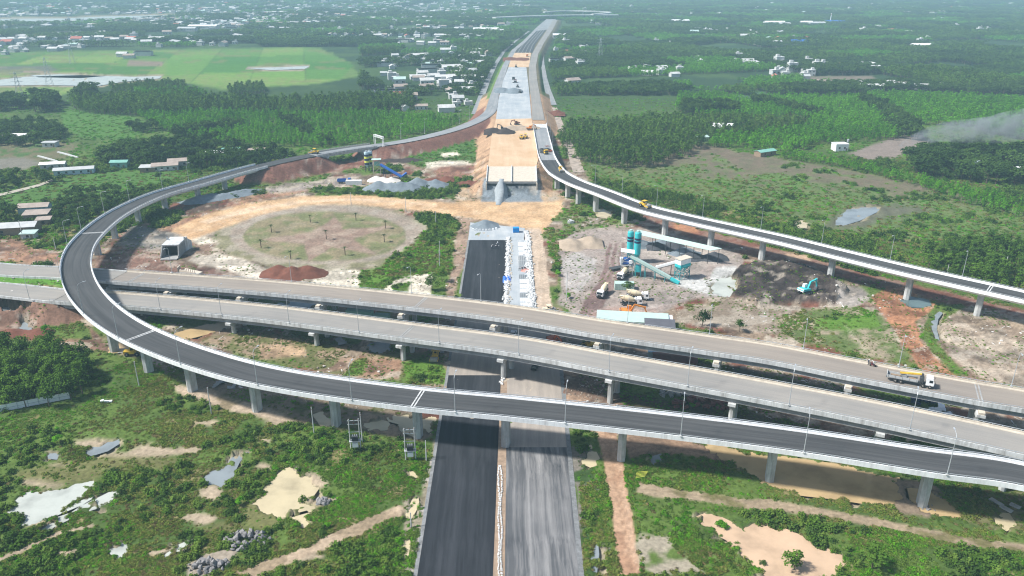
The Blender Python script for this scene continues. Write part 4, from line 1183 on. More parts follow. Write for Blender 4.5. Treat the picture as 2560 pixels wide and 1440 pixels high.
# paved viaducts
a1 = at_px(m1_c, 150, 738)
A1 = m1_c[a1:]
P1 = [at_px(A1, x, y) for x, y in [(330,748),(590,776),(798,800),(1012,832),(1262,868),(1530,912),(1850,970),(2200,1040),(2520,1105)]]
J1 = [at_px(A1, 1022, 828)]
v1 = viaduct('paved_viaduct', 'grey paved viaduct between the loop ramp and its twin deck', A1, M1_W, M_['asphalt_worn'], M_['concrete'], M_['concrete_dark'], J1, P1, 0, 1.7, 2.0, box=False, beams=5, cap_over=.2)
a2 = at_px(m2_c, 292, 694)
A2 = m2_c[a2:]
P2 = [at_px(A2, x, y) for x, y in [(440,712),(625,728),(815,740),(1030,760),(1255,792),(1515,830),(1806,875),(2120,930),(2450,990)]]
J2 = [at_px(A2, 1045, 757), at_px(A2, 2440, 980), 4]
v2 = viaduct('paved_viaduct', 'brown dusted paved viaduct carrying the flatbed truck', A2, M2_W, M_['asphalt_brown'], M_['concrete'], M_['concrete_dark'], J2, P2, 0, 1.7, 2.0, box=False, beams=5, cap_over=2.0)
for E, hw, lab in ((m1_c[:a1 + 1], M1_W / 2, 'old grey road on the bank beyond the loop, grass median side'), (m2_c[:a2 + 1], M2_W / 2, 'old grey road on the bank beside bare orange soil')):
    o = road_sheet(E, hw - .5, M_['asphalt_worn'], None, 'old_road', 0.12); tag(o, lab, None, None, 'structure')
    for s_ in (1, -1):
        k = ribbon_obj('kerb', E, [(s_ * (hw - .5), 0), (s_ * (hw - .45), .55), (s_ * (hw - .15), .55), (s_ * (hw - .1), -.4), (s_ * (hw - .5), -.4)], M_['concrete'], None)
        tag(k, 'pale concrete kerb wall along the old road', None, None, 'structure')
# right-hand ramp
ir = at_px(r_c, 1349, 310)
AR = r_c[ir:]
PR = [at_px(AR, x, y) for x, y in [(1352,375),(1372,412),(1392,432),(1420,448),(1447,462),(1490,478),(1563,505),(1668,535),(1785,560),(1915,590),(2085,630),(2275,676),(2458,718)]]
JR = [at_px(AR, 2465, 730)]
vr = viaduct('curved_ramp', 'white concrete ramp with black asphalt beside the fallow field', AR, R_W, M_['asphalt_new'], M_['concrete_new'], M_['concrete_new'], JR, PR, 3.0, 2.0, 1.9, flare=True)
# pale unpaved start of that ramp deck
for k0, k1, mat in ((0, at_px(AR, 1350, 320), M_['concrete']), (at_px(AR, 1350, 320) + 1, at_px(AR, 1372, 400), M_['gravel_road'])):
    road_sheet(AR[k0:k1 + 1], R_W / 2 - .5, mat, vr, 'deck_screed', 0.05)

# farmhouses (pixel, size, roof, wall, turn, label): listed here because trees keep clear of them
FH = [(45,348,17,7,3.0,4.2,'white','plaster',.12,'long white roofed farmhouse beside dark scrub',3,True), (128,366,9,6,3.2,3.4,'tin','plaster',.05,'small pale block hut alone on a grassy plot',2,True),
      (135,420,14,6,3.0,4.0,'white','plaster',.28,'white farmhouse behind the long tin house',3,True), (188,434,22,6,3.0,4.2,'tin','plaster_blue',.30,'long tin roofed farmhouse with pale blue end wall',5,True),
      (302,418,10,6,3.6,4.6,'green_roof','green_roof',.1,'green sheet shed beside the dark wood',1,True), (372,428,9,5,2.8,3.6,'tin','wood',.15,'low open tin shed beside the beige farmhouse',1,False),
      (415,424,15,8,3.2,4.6,'tin_brown','plaster',.3,'beige roofed farmhouse beside banana trees',4,True), (448,414,12,7,3.4,4.8,'tin_brown','plaster',.3,'beige roofed house behind the other beige farmhouse',3,True),
      (540,392,11,6,3.2,4.2,'white','plaster',.15,'white roofed house beside the green roofed one',3,True), (580,388,11,7,4.0,5.0,'green_roof','green_roof',.12,'green roofed house above the loop ramp',3,True),
      (640,386,13,7,3.2,4.4,'tin_brown','plaster',.12,'brown tin roofed house near the ramp abutment',3,True), (710,392,5,4,2.6,3.2,'green_roof','plaster',.1,'tiny green roofed hut beside the ramp parapet',1,True),
      (90,530,14,7,3.4,4.8,'tin_brown','plaster_blue',.2,'brown tin roofed shed with pale blue end wall',2,True), (95,547,11,6,3.0,3.9,'tin_brown','wood',.2,'lower brown lean-to beside the pale blue ended shed',1,False),
      (40,582,20,9,3.8,5.2,'tin','wood',.2,'large grey tin roofed open shed beside a utility pole',2,True), (112,560,6,4,2.6,3.2,'tin_brown','wood',.25,'small brown tin hut before the leafy wood',1,False), (75,594,6,4,2.4,3.0,'teal_roof','plaster',.1,'small pale roofed hut at the orange soil tracks',1,False),
      (2098,376,9,7,4.4,4.4,'white','white',.1,'white cube house with water tank beside the clearing',2,True), (1752,352,9,6,3.0,4.0,'teal_roof','plaster',.35,'pale teal roofed house at the fallow field corner',2,True),
      (1808,322,15,7,3.2,4.4,'white','plaster',-.1,'white roofed farmhouse hidden among plantation trees',3,True), (1790,326,8,5,3,3.8,'white','plaster',-.2,'small white roofed hut beside the hidden farmhouse',1,True),
      (1912,388,14,6,3.0,3.9,'green_roof','wood',.5,'long pale green roofed shed at the hedge of young trees',2,True), (2178,224,24,9,4.0,6.0,'white','plaster',-.03,'long white warehouse with arched roof in the plantation',6,True),
      (2430,418,8,6,3,4,'teal_roof','plaster',.1,'pale roofed house half hidden by dark trees and smoke',2,True), (2530,432,8,5,3,3.8,'white','plaster',.1,'small pale hut among dark trees in the smoke',1,True)]

# ------------------------------------------------------------------ foliage meshes
def leaf_cloud(C, Nrm, size, r, jitter=0.5):
    """small bent quads at points C facing roughly along Nrm"""
    n = len(C)
    nv = Nrm + r.normal(0, jitter, (n, 3)); nv /= np.linalg.norm(nv, axis=1)[:, None] + 1e-9
    a = np.cross(nv, r.normal(0, 1, (n, 3))); a /= np.linalg.norm(a, axis=1)[:, None] + 1e-9
    b = np.cross(nv, a)
    sz = size * r.uniform(.6, 1.35, n)[:, None]
    asp = r.uniform(.5, .9, n)[:, None]
    V = np.stack([C - a * sz, C + b * sz * asp, C + a * sz, C - b * sz * asp], 1)
    V[:, 0] -= nv * sz * .25; V[:, 2] -= nv * sz * .25
    F = np.arange(n * 4).reshape(n, 4)
    return V.reshape(-1, 3), F

def lobes_crown(r, lobes, per, size, flat=0.8):
    """lobes: list of (centre, radius)"""
    Vs, Fs, k = [], [], 0
    for c, R in lobes:
        d = r.normal(0, 1, (per, 3)); d /= np.linalg.norm(d, axis=1)[:, None]
        d[:, 2] = np.where(d[:, 2] < -.35, -d[:, 2] * .6, d[:, 2])
        rad = R * r.uniform(.62, 1.08, per)[:, None]
        C = np.asarray(c) + d * rad * np.array([1, 1, flat])
        V, F = leaf_cloud(C, d * .8 + np.array([0, 0, .8]), size, r)
        Vs.append(V); Fs.append(F + k); k += len(V)
    return np.concatenate(Vs), np.concatenate(Fs)

def branchy_trunk(r, Ht, rad, limbs, crown_z, spread):
    mb = MB().mat(M_['bark'])
    pts = [Vector((0, 0, -.4))]
    for k in range(1, 4):
        pts.append(Vector((r.uniform(-.12, .12) * k, r.uniform(-.12, .12) * k, Ht * k / 3)))
    for k in range(3):
        mb.bar(pts[k], pts[k + 1], 2 * rad * (1 - .25 * k), n=6, r2=2 * rad * (1 - .25 * (k + 1)))
    for k in range(limbs):
        an = 2 * math.pi * k / limbs + r.uniform(-.4, .4)
        z0 = Ht * r.uniform(.5, .95)
        b = Vector((math.cos(an) * spread, math.sin(an) * spread, crown_z * r.uniform(.85, 1.1)))
        mb.bar(Vector((0, 0, z0)), b, rad * .8, n=5, r2=rad * .25)
    return mb

def tree_meshes(seed, Ht, R, nl, per, size, leaf, kind='round'):
    r = np.random.default_rng(seed)
    lobes = []
    if kind == 'round':
        for k in range(nl):
            an = r.uniform(0, 2 * math.pi); q = math.sqrt(r.uniform(0, 1)) * R * .75
            z = Ht * r.uniform(.48, .9) - (q / R) * Ht * .1
            lobes.append(((q * math.cos(an), q * math.sin(an), z), R * r.uniform(.3, .52)))
        lobes.append(((0, 0, Ht * .86), R * .42))
    elif kind == 'column':
        for k in range(nl):
            t = (k + .5) / nl
            an = r.uniform(0, 2 * math.pi); w = R * (1.0 - .65 * t) ** .7
            lobes.append(((math.cos(an) * w * .5, math.sin(an) * w * .5, Ht * (.32 + .64 * t)), w * r.uniform(.55, .8)))
    V, F = lobes_crown(r, lobes, per, size)
    crown = np_mesh('crown', V, F, M_[leaf])
    trunk = branchy_trunk(r, Ht * (.62 if kind == 'round' else .9), .022 * Ht + .05, 4 if kind == 'round' else 2, Ht * .72, R * .5).mesh('trunk')
    return trunk, crown

def joined_tree(name, trunk, crown):
    bm = bmesh.new(); bm.from_mesh(trunk)
    nb = len(bm.faces)
    bm.from_mesh(crown)
    bm.faces.ensure_lookup_table()
    for f in bm.faces[nb:]: f.material_index = 1
    me = bpy.data.meshes.new(name); bm.to_mesh(me); bm.free()
    me.materials.append(trunk.materials[0]); me.materials.append(crown.materials[0])
    return me

def bush_mesh(seed, R, h, n, size, leaf):
    r = np.random.default_rng(seed)
    d = r.normal(0, 1, (n, 3)); d /= np.linalg.norm(d, axis=1)[:, None]; d[:, 2] = np.abs(d[:, 2])
    C = d * np.array([R, R, h]) * r.uniform(.45, 1.05, n)[:, None]
    V, F = leaf_cloud(C, d + np.array([0, 0, .6]), size, r, .7)
    return np_mesh('bush_source', V, F, M_[leaf])

def weed_mesh(seed, R, h, n, leaf):
    """upright blades"""
    r = np.random.default_rng(seed)
    V, F = [], []
    for k in range(n):
        an = r.uniform(0, 2 * math.pi); q = R * math.sqrt(r.uniform()); hh = h * r.uniform(.5, 1.2)
        b = np.array([math.cos(an) * q, math.sin(an) * q, -.05]); la = r.uniform(0, 2 * math.pi); ln = r.uniform(.1, .7) * hh
        tip = b + np.array([math.cos(la) * ln, math.sin(la) * ln, hh])
        w = np.array([-math.sin(la), math.cos(la), 0]) * r.uniform(.06, .16)
        mid = (b + tip) / 2 + np.array([0, 0, hh * .15])
        i = len(V); V += [b - w * .6, b + w * .6, mid + w, tip, mid - w][:4] + [mid - w]
        F.append((i, i + 1, i + 2, i + 4)); F.append((i + 4, i + 2, i + 3, i + 3))
    V = np.array(V); F4_ = [f for f in F if len(set(f)) == 4]; F3_ = [f[:3] for f in F if len(set(f)) == 3]
    me = bpy.data.meshes.new('weed_source'); me.from_pydata([tuple(v) for v in V], [], F4_ + F3_); me.materials.append(M_[leaf]); me.update()
    return me

# ------------------------------------------------------------------ scattering with geometry nodes (uncountable cover only)
def scatter(name, P, scale, meshes, label, pick=None, rot=None, kind='stuff', cat=None, sz=None):
    n = len(P)
    me = bpy.data.meshes.new(name)
    me.vertices.add(n); me.vertices.foreach_set('co', np.asarray(P, np.float32).ravel())
    def attr(k, t, v):
        a = me.attributes.new(k, t, 'POINT'); a.data.foreach_set('value', v)
    attr('sc', 'FLOAT', np.asarray(scale, np.float32))
    attr('scz', 'FLOAT', np.asarray(sz if sz is not None else scale, np.float32))
    attr('rz', 'FLOAT', np.asarray(rot if rot is not None else rng.uniform(0, 6.283, n), np.float32))
    attr('pick', 'INT', np.asarray(pick if pick is not None else rng.integers(0, len(meshes), n), np.int32))
    o = link(bpy.data.objects.new(name, me))
    tree = bpy.data.node_groups.new(name + '_cover', 'GeometryNodeTree')
    tree.interface.new_socket('Geometry', in_out='INPUT', socket_type='NodeSocketGeometry')
    tree.interface.new_socket('Geometry', in_out='OUTPUT', socket_type='NodeSocketGeometry')
    gi = tree.nodes.new('NodeGroupInput'); go = tree.nodes.new('NodeGroupOutput')
    iop = tree.nodes.new('GeometryNodeInstanceOnPoints')
    tree.links.new(gi.outputs[0], iop.inputs['Points'])
    join = tree.nodes.new('GeometryNodeJoinGeometry')
    for m in reversed(meshes):
        so = bpy.data.objects.new(m.name, m)
        oi = tree.nodes.new('GeometryNodeObjectInfo'); oi.inputs['Object'].default_value = so; oi.inputs['As Instance'].default_value = True
        tree.links.new(oi.outputs['Geometry'], join.inputs[0])
    tree.links.new(join.outputs[0], iop.inputs['Instance'])
    iop.inputs['Pick Instance'].default_value = True
    def na(k, t):
        a = tree.nodes.new('GeometryNodeInputNamedAttribute'); a.data_type = t; a.inputs['Name'].default_value = k
        return a.outputs['Attribute']
    tree.links.new(na('pick', 'INT'), iop.inputs['Instance Index'])
    c1 = tree.nodes.new('ShaderNodeCombineXYZ'); tree.links.new(na('rz', 'FLOAT'), c1.inputs['Z'])
    tree.links.new(c1.outputs[0], iop.inputs['Rotation'])
    c2 = tree.nodes.new('ShaderNodeCombineXYZ'); f = na('sc', 'FLOAT')
    tree.links.new(f, c2.inputs['X']); tree.links.new(f, c2.inputs['Y']); tree.links.new(na('scz', 'FLOAT'), c2.inputs['Z'])
    tree.links.new(c2.outputs[0], iop.inputs['Scale'])
    tree.links.new(iop.outputs[0], go.inputs[0])
    mod = o.modifiers.new('cover', 'NODES'); mod.node_group = tree
    tag(o, label, cat, None, kind)
    return o

# keep cover off roads and decks' piers etc.
ROADMASK = np.zeros(PX.shape)
for poly in ([(xl(1700) - 14, 1700), (xl(600) - 6, 600), (1176, 552), (1320, 566), (1352, 700), (1402, 900), (1440, 1118), (1480, 1700)],):
    ROADMASK = np.maximum(ROADMASK, (poly_sd(PX, PY, poly) < 2).astype(float))
VEGM = VEG * (1 - ROADMASK) * (H > -0.12)

def sample_cover(n, weight, y0, y1, x0=-60, x1=2620):
    """n points on the ground sheet, chosen by weight"""
    w = weight * ((PY > y0) & (PY < y1) & (PX > x0) & (PX < x1))
    w = w.ravel() / w.sum()
    k = rng.choice(w.size, n, p=w)
    x = PX.ravel()[k] + rng.uniform(-2, 2, n); y = PY.ravel()[k] + rng.uniform(-2, 2, n)
    X, Y = Gn(x, y)
    return np.stack([X, Y, H.ravel()[k] - .05], 1), y

if COVER:
    low = [bush_mesh(100 + k, .85, .4, 50, .17, 'leaf_weed') for k in range(2)] + [bush_mesh(110, .9, .45, 46, .2, 'leaf_olive'), bush_mesh(111, .8, .55, 46, .2, 'leaf_bright'), bush_mesh(112, .8, .4, 46, .2, 'leaf_dry')]
    P, yy = sample_cover(62000, (VEGM > .25) * (.30 + VEGM) * (0.12 + sstep(.38, .6, F4) * sstep(.30, .52, F2) * 1.3), 690, 1500)
    sc = rng.uniform(.35, .95, len(P)) * (0.6 + 0.6 * sstep(.3, .7, fbm(P[:, 0] / 12, P[:, 1] / 12, 61, 3)))
    pick = np.where(fbm(P[:, 0] / 25, P[:, 1] / 25, 63, 3) + rng.normal(0, .08, len(P)) > .52, rng.choice([1, 3, 0, 1], len(P)), rng.choice([0, 2, 2, 4, 1], len(P)))
    scatter('weeds', P, sc, low, 'low green weeds and creepers covering the open ground', pick)
    tall = [bush_mesh(120, 1.3, 1.5, 110, .26, 'leaf_mid'), bush_mesh(121, 1.5, 1.3, 110, .26, 'leaf_dark'), bush_mesh(122, 1.2, 1.4, 110, .25, 'leaf_weed')]
    P, yy = sample_cover(7000, (VEGM <= .25) * (1 - ROADMASK) * ms * (1 - mk_tan) * (H > .05) * sstep(.45, .6, fbm(GX / 9, GY / 9, 151, 4)), 400, 1120)
    scatter('weeds', P, rng.uniform(.25, .7, len(P)), low, 'sparse weed tufts on the bare soil of the site')
    cl = []
    for k in range(3):
        bm = bmesh.new(); bmesh.ops.create_icosphere(bm, subdivisions=1, radius=.5)
        for v in bm.verts: v.co *= rng.uniform(.6, 1.3); v.co.z *= .6
        me = bpy.data.meshes.new('clod_source'); bm.to_mesh(me); bm.free(); me.materials.append(M_['clod']); cl.append(me)
    P, yy = sample_cover(9000, (VEGM <= .3) * (1 - ROADMASK) * ms * (H > .05) * (1 - .8 * yard) * (1 - .85 * mk_tan) * (cover[..., 1] > .09) * (.05 + sstep(.48, .62, fbm(GX / 7, GY / 7, 161, 4))), 400, 1300)
    scatter('loose_rubble', P, rng.uniform(.2, .85, len(P)) ** 1.6, cl, 'loose clods and stones over the bare soil of the site', kind='stuff')
    lt = []
    for sx, sy, sz_ in ((1.6, .3, .12), (.9, .7, .2), (2.6, .2, .15), (.7, .6, .5)):
        lt.append(MB().mat(M_['litter']).box((0, 0, sz_ / 2), (sx, sy, sz_)).mesh('litter_source'))
    P, yy = sample_cover(650, (VEGM <= .5) * (1 - ROADMASK) * (1 - .8 * yard) * (1 - mk_tan) * ms * (H > .05) * sstep(.5, .62, fbm(GX / 12, GY / 12, 171, 4)), 440, 1100)
    scatter('litter', P, rng.uniform(.4, 1.1, len(P)), lt, 'boards, bags and offcuts lying about the site', kind='stuff')
    P, yy = sample_cover(1500, (VEGM > .6) * sstep(.52, .66, fbm(GX / 16, GY / 16, 71, 4)), 690, 1500)
    scatter('shrubbery', P, rng.uniform(.5, 1.15, len(P)), tall, 'dark shrubby clumps standing above the low weeds')
    P, yy = sample_cover(9000, (VEGM > .2) * (1 - ROADMASK), 245, 395)
    scatter('weeds', P, rng.uniform(1.0, 2.0, len(P)), [low[3], low[1]], 'low crops and weeds on the fields round the farmhouses')
    P, yy = sample_cover(20000, (VEGM > .25) * VEGM, 395, 690)
    scatter('weeds', P, rng.uniform(.7, 1.7, len(P)), low, 'green weeds on the verges and waste ground round the site')
    P, yy = sample_cover(5200, (VEGM > .55) * sstep(.46, .62, fbm(GX / 22, GY / 22, 73, 4)), 395, 690)
    scatter('shrubbery', P, rng.uniform(.7, 1.7, len(P)), tall, 'bushes and saplings on the waste ground round the site')

# ------------------------------------------------------------------ plantations and woods (stuff) and single trees
def plantation_points(poly, hgt, spacing, jit=.35, ang=0.3, row=1.0):
    W = np.array([tuple(G(x, y, hgt * .8))[:2] for x, y in poly])
    c, s = math.cos(ang), math.sin(ang)
    R = np.array([[c, s], [-s, c]])
    Q = W @ R.T
    a = np.arange(Q[:, 0].min(), Q[:, 0].max(), spacing); b = np.arange(Q[:, 1].min(), Q[:, 1].max(), spacing * row)
    A, B = np.meshgrid(a, b)
    A = A.ravel() + rng.normal(0, jit * spacing * .5, A.size); B = B.ravel() + rng.normal(0, jit * spacing * .5, B.size)
    T = np.stack([A, B], 1) @ R
    wv = (fbm(T[:, 0] / 15, T[:, 1] / 15, 91, 3) - .5) * 10
    k = poly_sd(T[:, 0], T[:, 1], W) < wv * (.4 if jit > .8 else .06)
    for hx, hy, hl, *_ in FH:
        g = G(hx, hy, 0)
        k &= (np.abs(T[:, 0] - g.x) > hl * .6 + 2) | (T[:, 1] < g.y - 9) | (T[:, 1] > g.y + 6)
    T = T[k]
    return T

def road_clear(T, pad=7.0):
    k = np.ones(len(T), bool)
    for A, hw in ((loop_c[::4], LOOP_W / 2), (r_c[::4], R_W / 2), (m1_c[::6], M1_W / 2), (m2_c[::6], M2_W / 2)):
        d, _ = seg_dist(T[:, 0], T[:, 1], A)
        k &= d > hw + pad
    sd = poly_sd(T[:, 0], T[:, 1], [(p.x, p.y) for p in cw])
    k &= sd > 14
    return k

def zground(T): return np.array([ground_z(x, y) for x, y in T]) if len(T) < 4000 else np.full(len(T), .2)

PLANT = {
 'bright': [([(330,272),(440,266),(545,272),(650,268),(760,258),(800,272),(880,268),(1000,274),(1165,288),(1120,312),(1000,332),(880,348),(760,356),(640,352),(560,348),(450,330),(395,308)], 6.0, 3.6),
            ([(1872,238),(2000,234),(2150,236),(2210,262),(2285,312),(2240,332),(2120,340),(2050,348),(1960,366),(1850,352),(1775,350),(1790,330),(1900,318),(2012,304),(2025,288),(1930,262)], 7.0, 3.8),
            ([(2160,226),(2300,228),(2480,236),(2640,244),(2640,350),(2480,318),(2420,300),(2310,296),(2240,264)], 7.0, 4.0),
            ([(1700,228),(1790,225),(1850,238),(1960,268),(1980,280),(1880,285),(1760,278),(1690,262)], 6.5, 3.8),
            ([(1905,372),(2000,376),(2150,405),(2280,430),(2420,462),(2640,500),(2640,545),(2440,498),(2250,438),(2100,404),(1960,384)], 5.5, 3.0),
            ([(340,218),(470,216),(520,222),(490,236),(330,236)], 7.0, 4.0)],
 'mid': [([(1425,300),(1560,290),(1640,282),(1760,282),(1890,288),(2020,292),(2005,306),(1880,322),(1780,332),(1750,352),(1640,392),(1560,398),(1440,378)], 9.0, 4.2),
         ([(170,236),(330,230),(500,234),(700,240),(880,232),(1032,226),(1034,252),(900,264),(740,270),(560,262),(400,268),(300,268),(190,258)], 10.0, 4.2),
         ([(272,206),(400,198),(462,200),(466,212),(380,216),(280,218)], 8.0, 4.0), ([(565,210),(660,204),(668,218),(575,226)], 8.0, 4.0), ([(360,222),(440,214),(490,220),(480,228),(380,232)], 8.0, 4.0),
         ([(2300,605),(2400,585),(2560,590),(2700,610),(2700,700),(2560,692),(2440,682),(2330,650)], 9.5, 4.2),
         ([(1580,470),(1700,480),(1800,500),(1812,512),(1740,528),(1660,505),(1600,492)], 4.5, 3.0),
         ([(1380,310),(1420,300),(1430,360),(1420,385)], 8.0, 4.5),
         ([(0,842),(90,838),(180,848),(228,872),(232,920),(200,958),(100,975),(0,985),(-120,990),(-120,850)], 8.5, 3.8)],
 'strip': [([(420,320),(520,306),(610,298),(614,305),(520,315),(425,330)], 8.0, 3.4), ([(690,288),(738,284),(782,322),(762,327)], 8.0, 3.4), ([(465,340),(545,330),(549,337),(470,347)], 7.0, 3.4), ([(1880,238),(1960,250),(2058,272),(2050,280),(1950,260),(1880,247)], 9.0, 3.4),
           ([(1700,250),(1790,247),(1852,257),(1842,268),(1700,266)], 9.0, 3.6), ([(2155,234),(2230,260),(2302,304),(2288,314),(2215,276),(2150,246)], 9.0, 3.4), ([(800,338),(830,334),(834,344),(804,348)], 7.0, 3.4), ([(310,303),(392,300),(396,312),(330,316)], 7.5, 3.6)],
 'dark': [([(300,352),(400,345),(480,340),(600,352),(720,366),(740,380),(640,394),(520,398),(420,404),(330,396),(210,386)], 8.0, 5.0),
          ([(100,500),(200,462),(330,458),(400,470),(330,498),(250,530),(190,560),(120,560),(90,530)], 5.5, 4.6),
          ([(-60,300),(120,290),(160,320),(140,345),(0,350),(-60,345)], 7.0, 5.0), ([(-60,230),(60,232),(58,252),(-60,262)], 10.0, 5.0), ([(75,225),(135,222),(140,256),(80,258)], 11.0, 5.0), ([(185,215),(240,210),(244,228),(190,232)], 10.0, 5.0),
          ([(-60,425),(80,425),(150,420),(160,440),(60,455),(-60,470)], 5.5, 5.0), ([(-60,520),(40,500),(60,520),(10,548),(-60,556)], 7.0, 5.0),
          ([(2280,360),(2400,350),(2560,360),(2640,380),(2640,440),(2480,432),(2330,420),(2260,395)], 9.0, 5.5),
          ([(2230,268),(2290,300),(2310,330),(2250,322),(2205,290)], 9.0, 5.0)],
}
PL_ANG = {'bright': .25, 'mid': .35, 'dark': 0.9, 'strip': .2}
def far_wood():
    """woods and orchards beyond the near fields, down to the haze"""
    pts = []
    for (y0, y1, sp) in ((-10, 40, 20.0), (40, 75, 13.0), (75, 110, 9.5), (110, 170, 7.0), (170, 240, 5.4)):
        xa, ya = Gn(np.array([-250., 2810.]), np.array([y0, y0])); xb, yb = Gn(np.array([0.]), np.array([y1]))
        a = np.arange(xa[0], xa[1], sp); b = np.arange(yb[0], ya[0], sp)
        A, B = np.meshgrid(a, b)
        A = A.ravel() + rng.normal(0, sp * .22, A.size); B = B.ravel() + rng.normal(0, sp * .22, B.size)
        px, py = to_px(A, B, 0.0)
        k = (px > -120) & (px < 2680) & (py > y0) & (py < y1)
        pts.append((np.stack([A[k], B[k]], 1), px[k], py[k], np.full(k.sum(), sp)))
    T = np.concatenate([p[0] for p in pts]); px = np.concatenate([p[1] for p in pts]); py = np.concatenate([p[2] for p in pts]); sp = np.concatenate([p[3] for p in pts])
    # blocky field pattern
    u = T[:, 0] * .94 + T[:, 1] * .34; v = -T[:, 0] * .34 + T[:, 1] * .94
    cell = _hash(np.floor(u / 95 + .6 * vnoise(v / 160, u / 300, 4)), np.floor(v / 70 + .5 * vnoise(u / 120, v / 300, 6)), 9)
    right = px > 1360
    dens = np.where(right, .88, .64)
    dens = np.where((~right) & (py > 118) & (px < 900), 0.0, dens)       # rice fields stay open
    dens = np.where((~right) & (py < 115) & (px < 640), .38, dens)
    dens = np.where((py < 30) & (px < 1500), .30, dens)
    vill = sstep(.0, 1.0, np.exp(-((px - 1080) / 130) ** 2 - ((py - 180) / 60) ** 2) * 1.6)
    keep = (cell < dens) & (rng.uniform(0, 1, len(T)) > vill * .62)
    # openings for fields, roads
    for poly in ([(820,88),(1110,92),(1105,100),(820,96)], [(2470,105),(2640,110),(2640,132),(2440,122)], [(1860,228),(1900,228),(2030,268),(2000,275)], [(700,122),(830,122),(880,150),(760,150)],
                 [(2000,190),(2180,190),(2200,210),(2010,212)], [(1740,200),(1860,205),(1850,225),(1720,225)], [(-200,36),(470,32),(440,44),(120,58),(-200,68)]):
        keep &= poly_sd(px, py, poly) > 0
    for polys in PLANT.values():
        for poly, h_, s_ in polys:
            keep &= poly_sd(px, py - 4, poly) > 2
    keep &= road_clear(T, 10)
    T, py, sp, cell = T[keep], py[keep], sp[keep], cell[keep]
    return T, sp, cell

GROVE_A = None
if WOODS:
    pl = {'bright': [tree_meshes(200 + k, 6.5, 2.4, 6, 20, .42, 'leaf_bright', 'column') for k in range(3)],
          'mid': [tree_meshes(210 + k, 9.0, 2.9, 8, 20, .48, 'leaf_mid', 'column') for k in range(3)],
          'dark': [tree_meshes(220 + k, 7.5, 3.4, 9, 22, .5, 'leaf_dark', 'round') for k in range(3)]}
    src = {k: [joined_tree('plantation_tree', t, c) for t, c in v] for k, v in pl.items()}
    pl['strip'] = pl['dark']; src['strip'] = src['dark']
    H0 = {'bright': 6.5, 'mid': 9.0, 'dark': 7.5, 'strip': 7.5}
    LB = {'bright': 'young bright green plantation trees standing in dense blocks', 'mid': 'taller mid green plantation trees standing in dense blocks', 'dark': 'dark leafy wood round the farmhouses and field edges', 'strip': 'dark windbreak strips of trees between the bright plantation blocks'}
    for kind, polys in PLANT.items():
        PP, SS, SZ = [], [], []
        for poly, hgt, spc in polys:
            T = plantation_points(poly, hgt, spc, ang=PL_ANG[kind], jit=.45 if kind != 'dark' else .9)
            k = road_clear(T, 6.0)
            if poly[0] == (0, 842) or poly[0] == (2300, 605):
                continue
            T = T[k]
            T = T[(rng.uniform(0, 1, len(T)) > .05) & (fbm(T[:, 0] / 9, T[:, 1] / 9, 211, 3) < .70)]
            z = np.full(len(T), .15)
            PP.append(np.column_stack([T, z])); f = hgt / H0[kind] * rng.uniform(.65, 1.22, len(T))
            SS.append(f * rng.uniform(.8, 1.1, len(T)) * spc / 4.2); SZ.append(f)
        P = np.concatenate(PP)
        scatter('plantation_wood', P, np.concatenate(SS), src[kind], LB[kind], sz=np.concatenate(SZ))
    T, sp, cell = far_wood()
    allsrc = src['bright'] + src['mid'] + src['dark']
    c2 = (cell * 37.7) % 1.0
    pick = np.where(c2 < .28, 0, np.where(c2 < .66, 3, 6)) + rng.integers(0, 3, len(T))
    sz = (.75 + .5 * ((cell * 91.3) % 1.0)) * rng.uniform(.85, 1.15, len(T))
    scatter('far_forest', np.column_stack([T, np.full(len(T), .1)]), sp / 4.3 * rng.uniform(.85, 1.2, len(T)), allsrc, 'far woods and orchards reaching to the hazy horizon', pick, sz=sz)

def place_tree(pair, loc, s, sz, label, group=None, name='tree', cat='tree', rz=None):
    o = empty(name, loc, rng.uniform(0, 6.28) if rz is None else rz, label, cat, group)
    o.scale = (s, s, sz)
    link(bpy.data.objects.new('trunk', pair[0]), o); link(bpy.data.objects.new('crown', pair[1]), o)
    return o

near_round = [tree_meshes(300 + k, 7.0, 3.2, 12, 46, .30, 'leaf_mid', 'round') for k in range(3)]
near_dark = [tree_meshes(310 + k, 7.0, 3.4, 12, 46, .32, 'leaf_dark', 'round') for k in range(3)]
near_col = [tree_meshes(320 + k, 9.0, 2.7, 10, 44, .32, 'leaf_mid', 'column') for k in range(3)]
near_bush = [tree_meshes(330 + k, 3.0, 2.0, 9, 60, .22, 'leaf_bright', 'round') for k in range(2)]

def grove_label(x, y):
    px, py = to_px(x, y, 6.0)
    if py > 935: return 'leafy tree in the row along the white sheet fence'
    if px > 165: return 'leafy tree on the side of the grove facing the loop ramp'
    if py < 868: return 'leafy tree at the red soil edge of the grove behind the fence'
    return 'leafy tree in the heart of the grove behind the white fence'
def ramp_grove_label(x, y):
    px, py = to_px(x, y, 7.0)
    if py > 640: return 'tall slim tree in the grove rows facing the black asphalt ramp'
    if px < 2400: return 'tall slim tree at the open weedy end of the ramp grove'
    return 'tall slim tree on the fallow field side of the ramp grove'
T = plantation_points([(0,842),(90,838),(180,848),(228,872),(232,920),(200,958),(100,975),(0,985),(-100,990),(-100,850)], 7.5, 4.6, jit=.6)
T = T[road_clear(T, 5)]
for x, y in T:
    place_tree(near_round[rng.integers(3)], (x, y, ground_z(x, y) - .1), rng.uniform(.85, 1.1), rng.uniform(.95, 1.25), grove_label(x, y), 'trees of the grove behind the white fence')
T = plantation_points([(2300,605),(2400,585),(2560,590),(2640,600),(2640,700),(2560,692),(2440,682),(2330,650)], 9.5, 5.0, jit=.5)
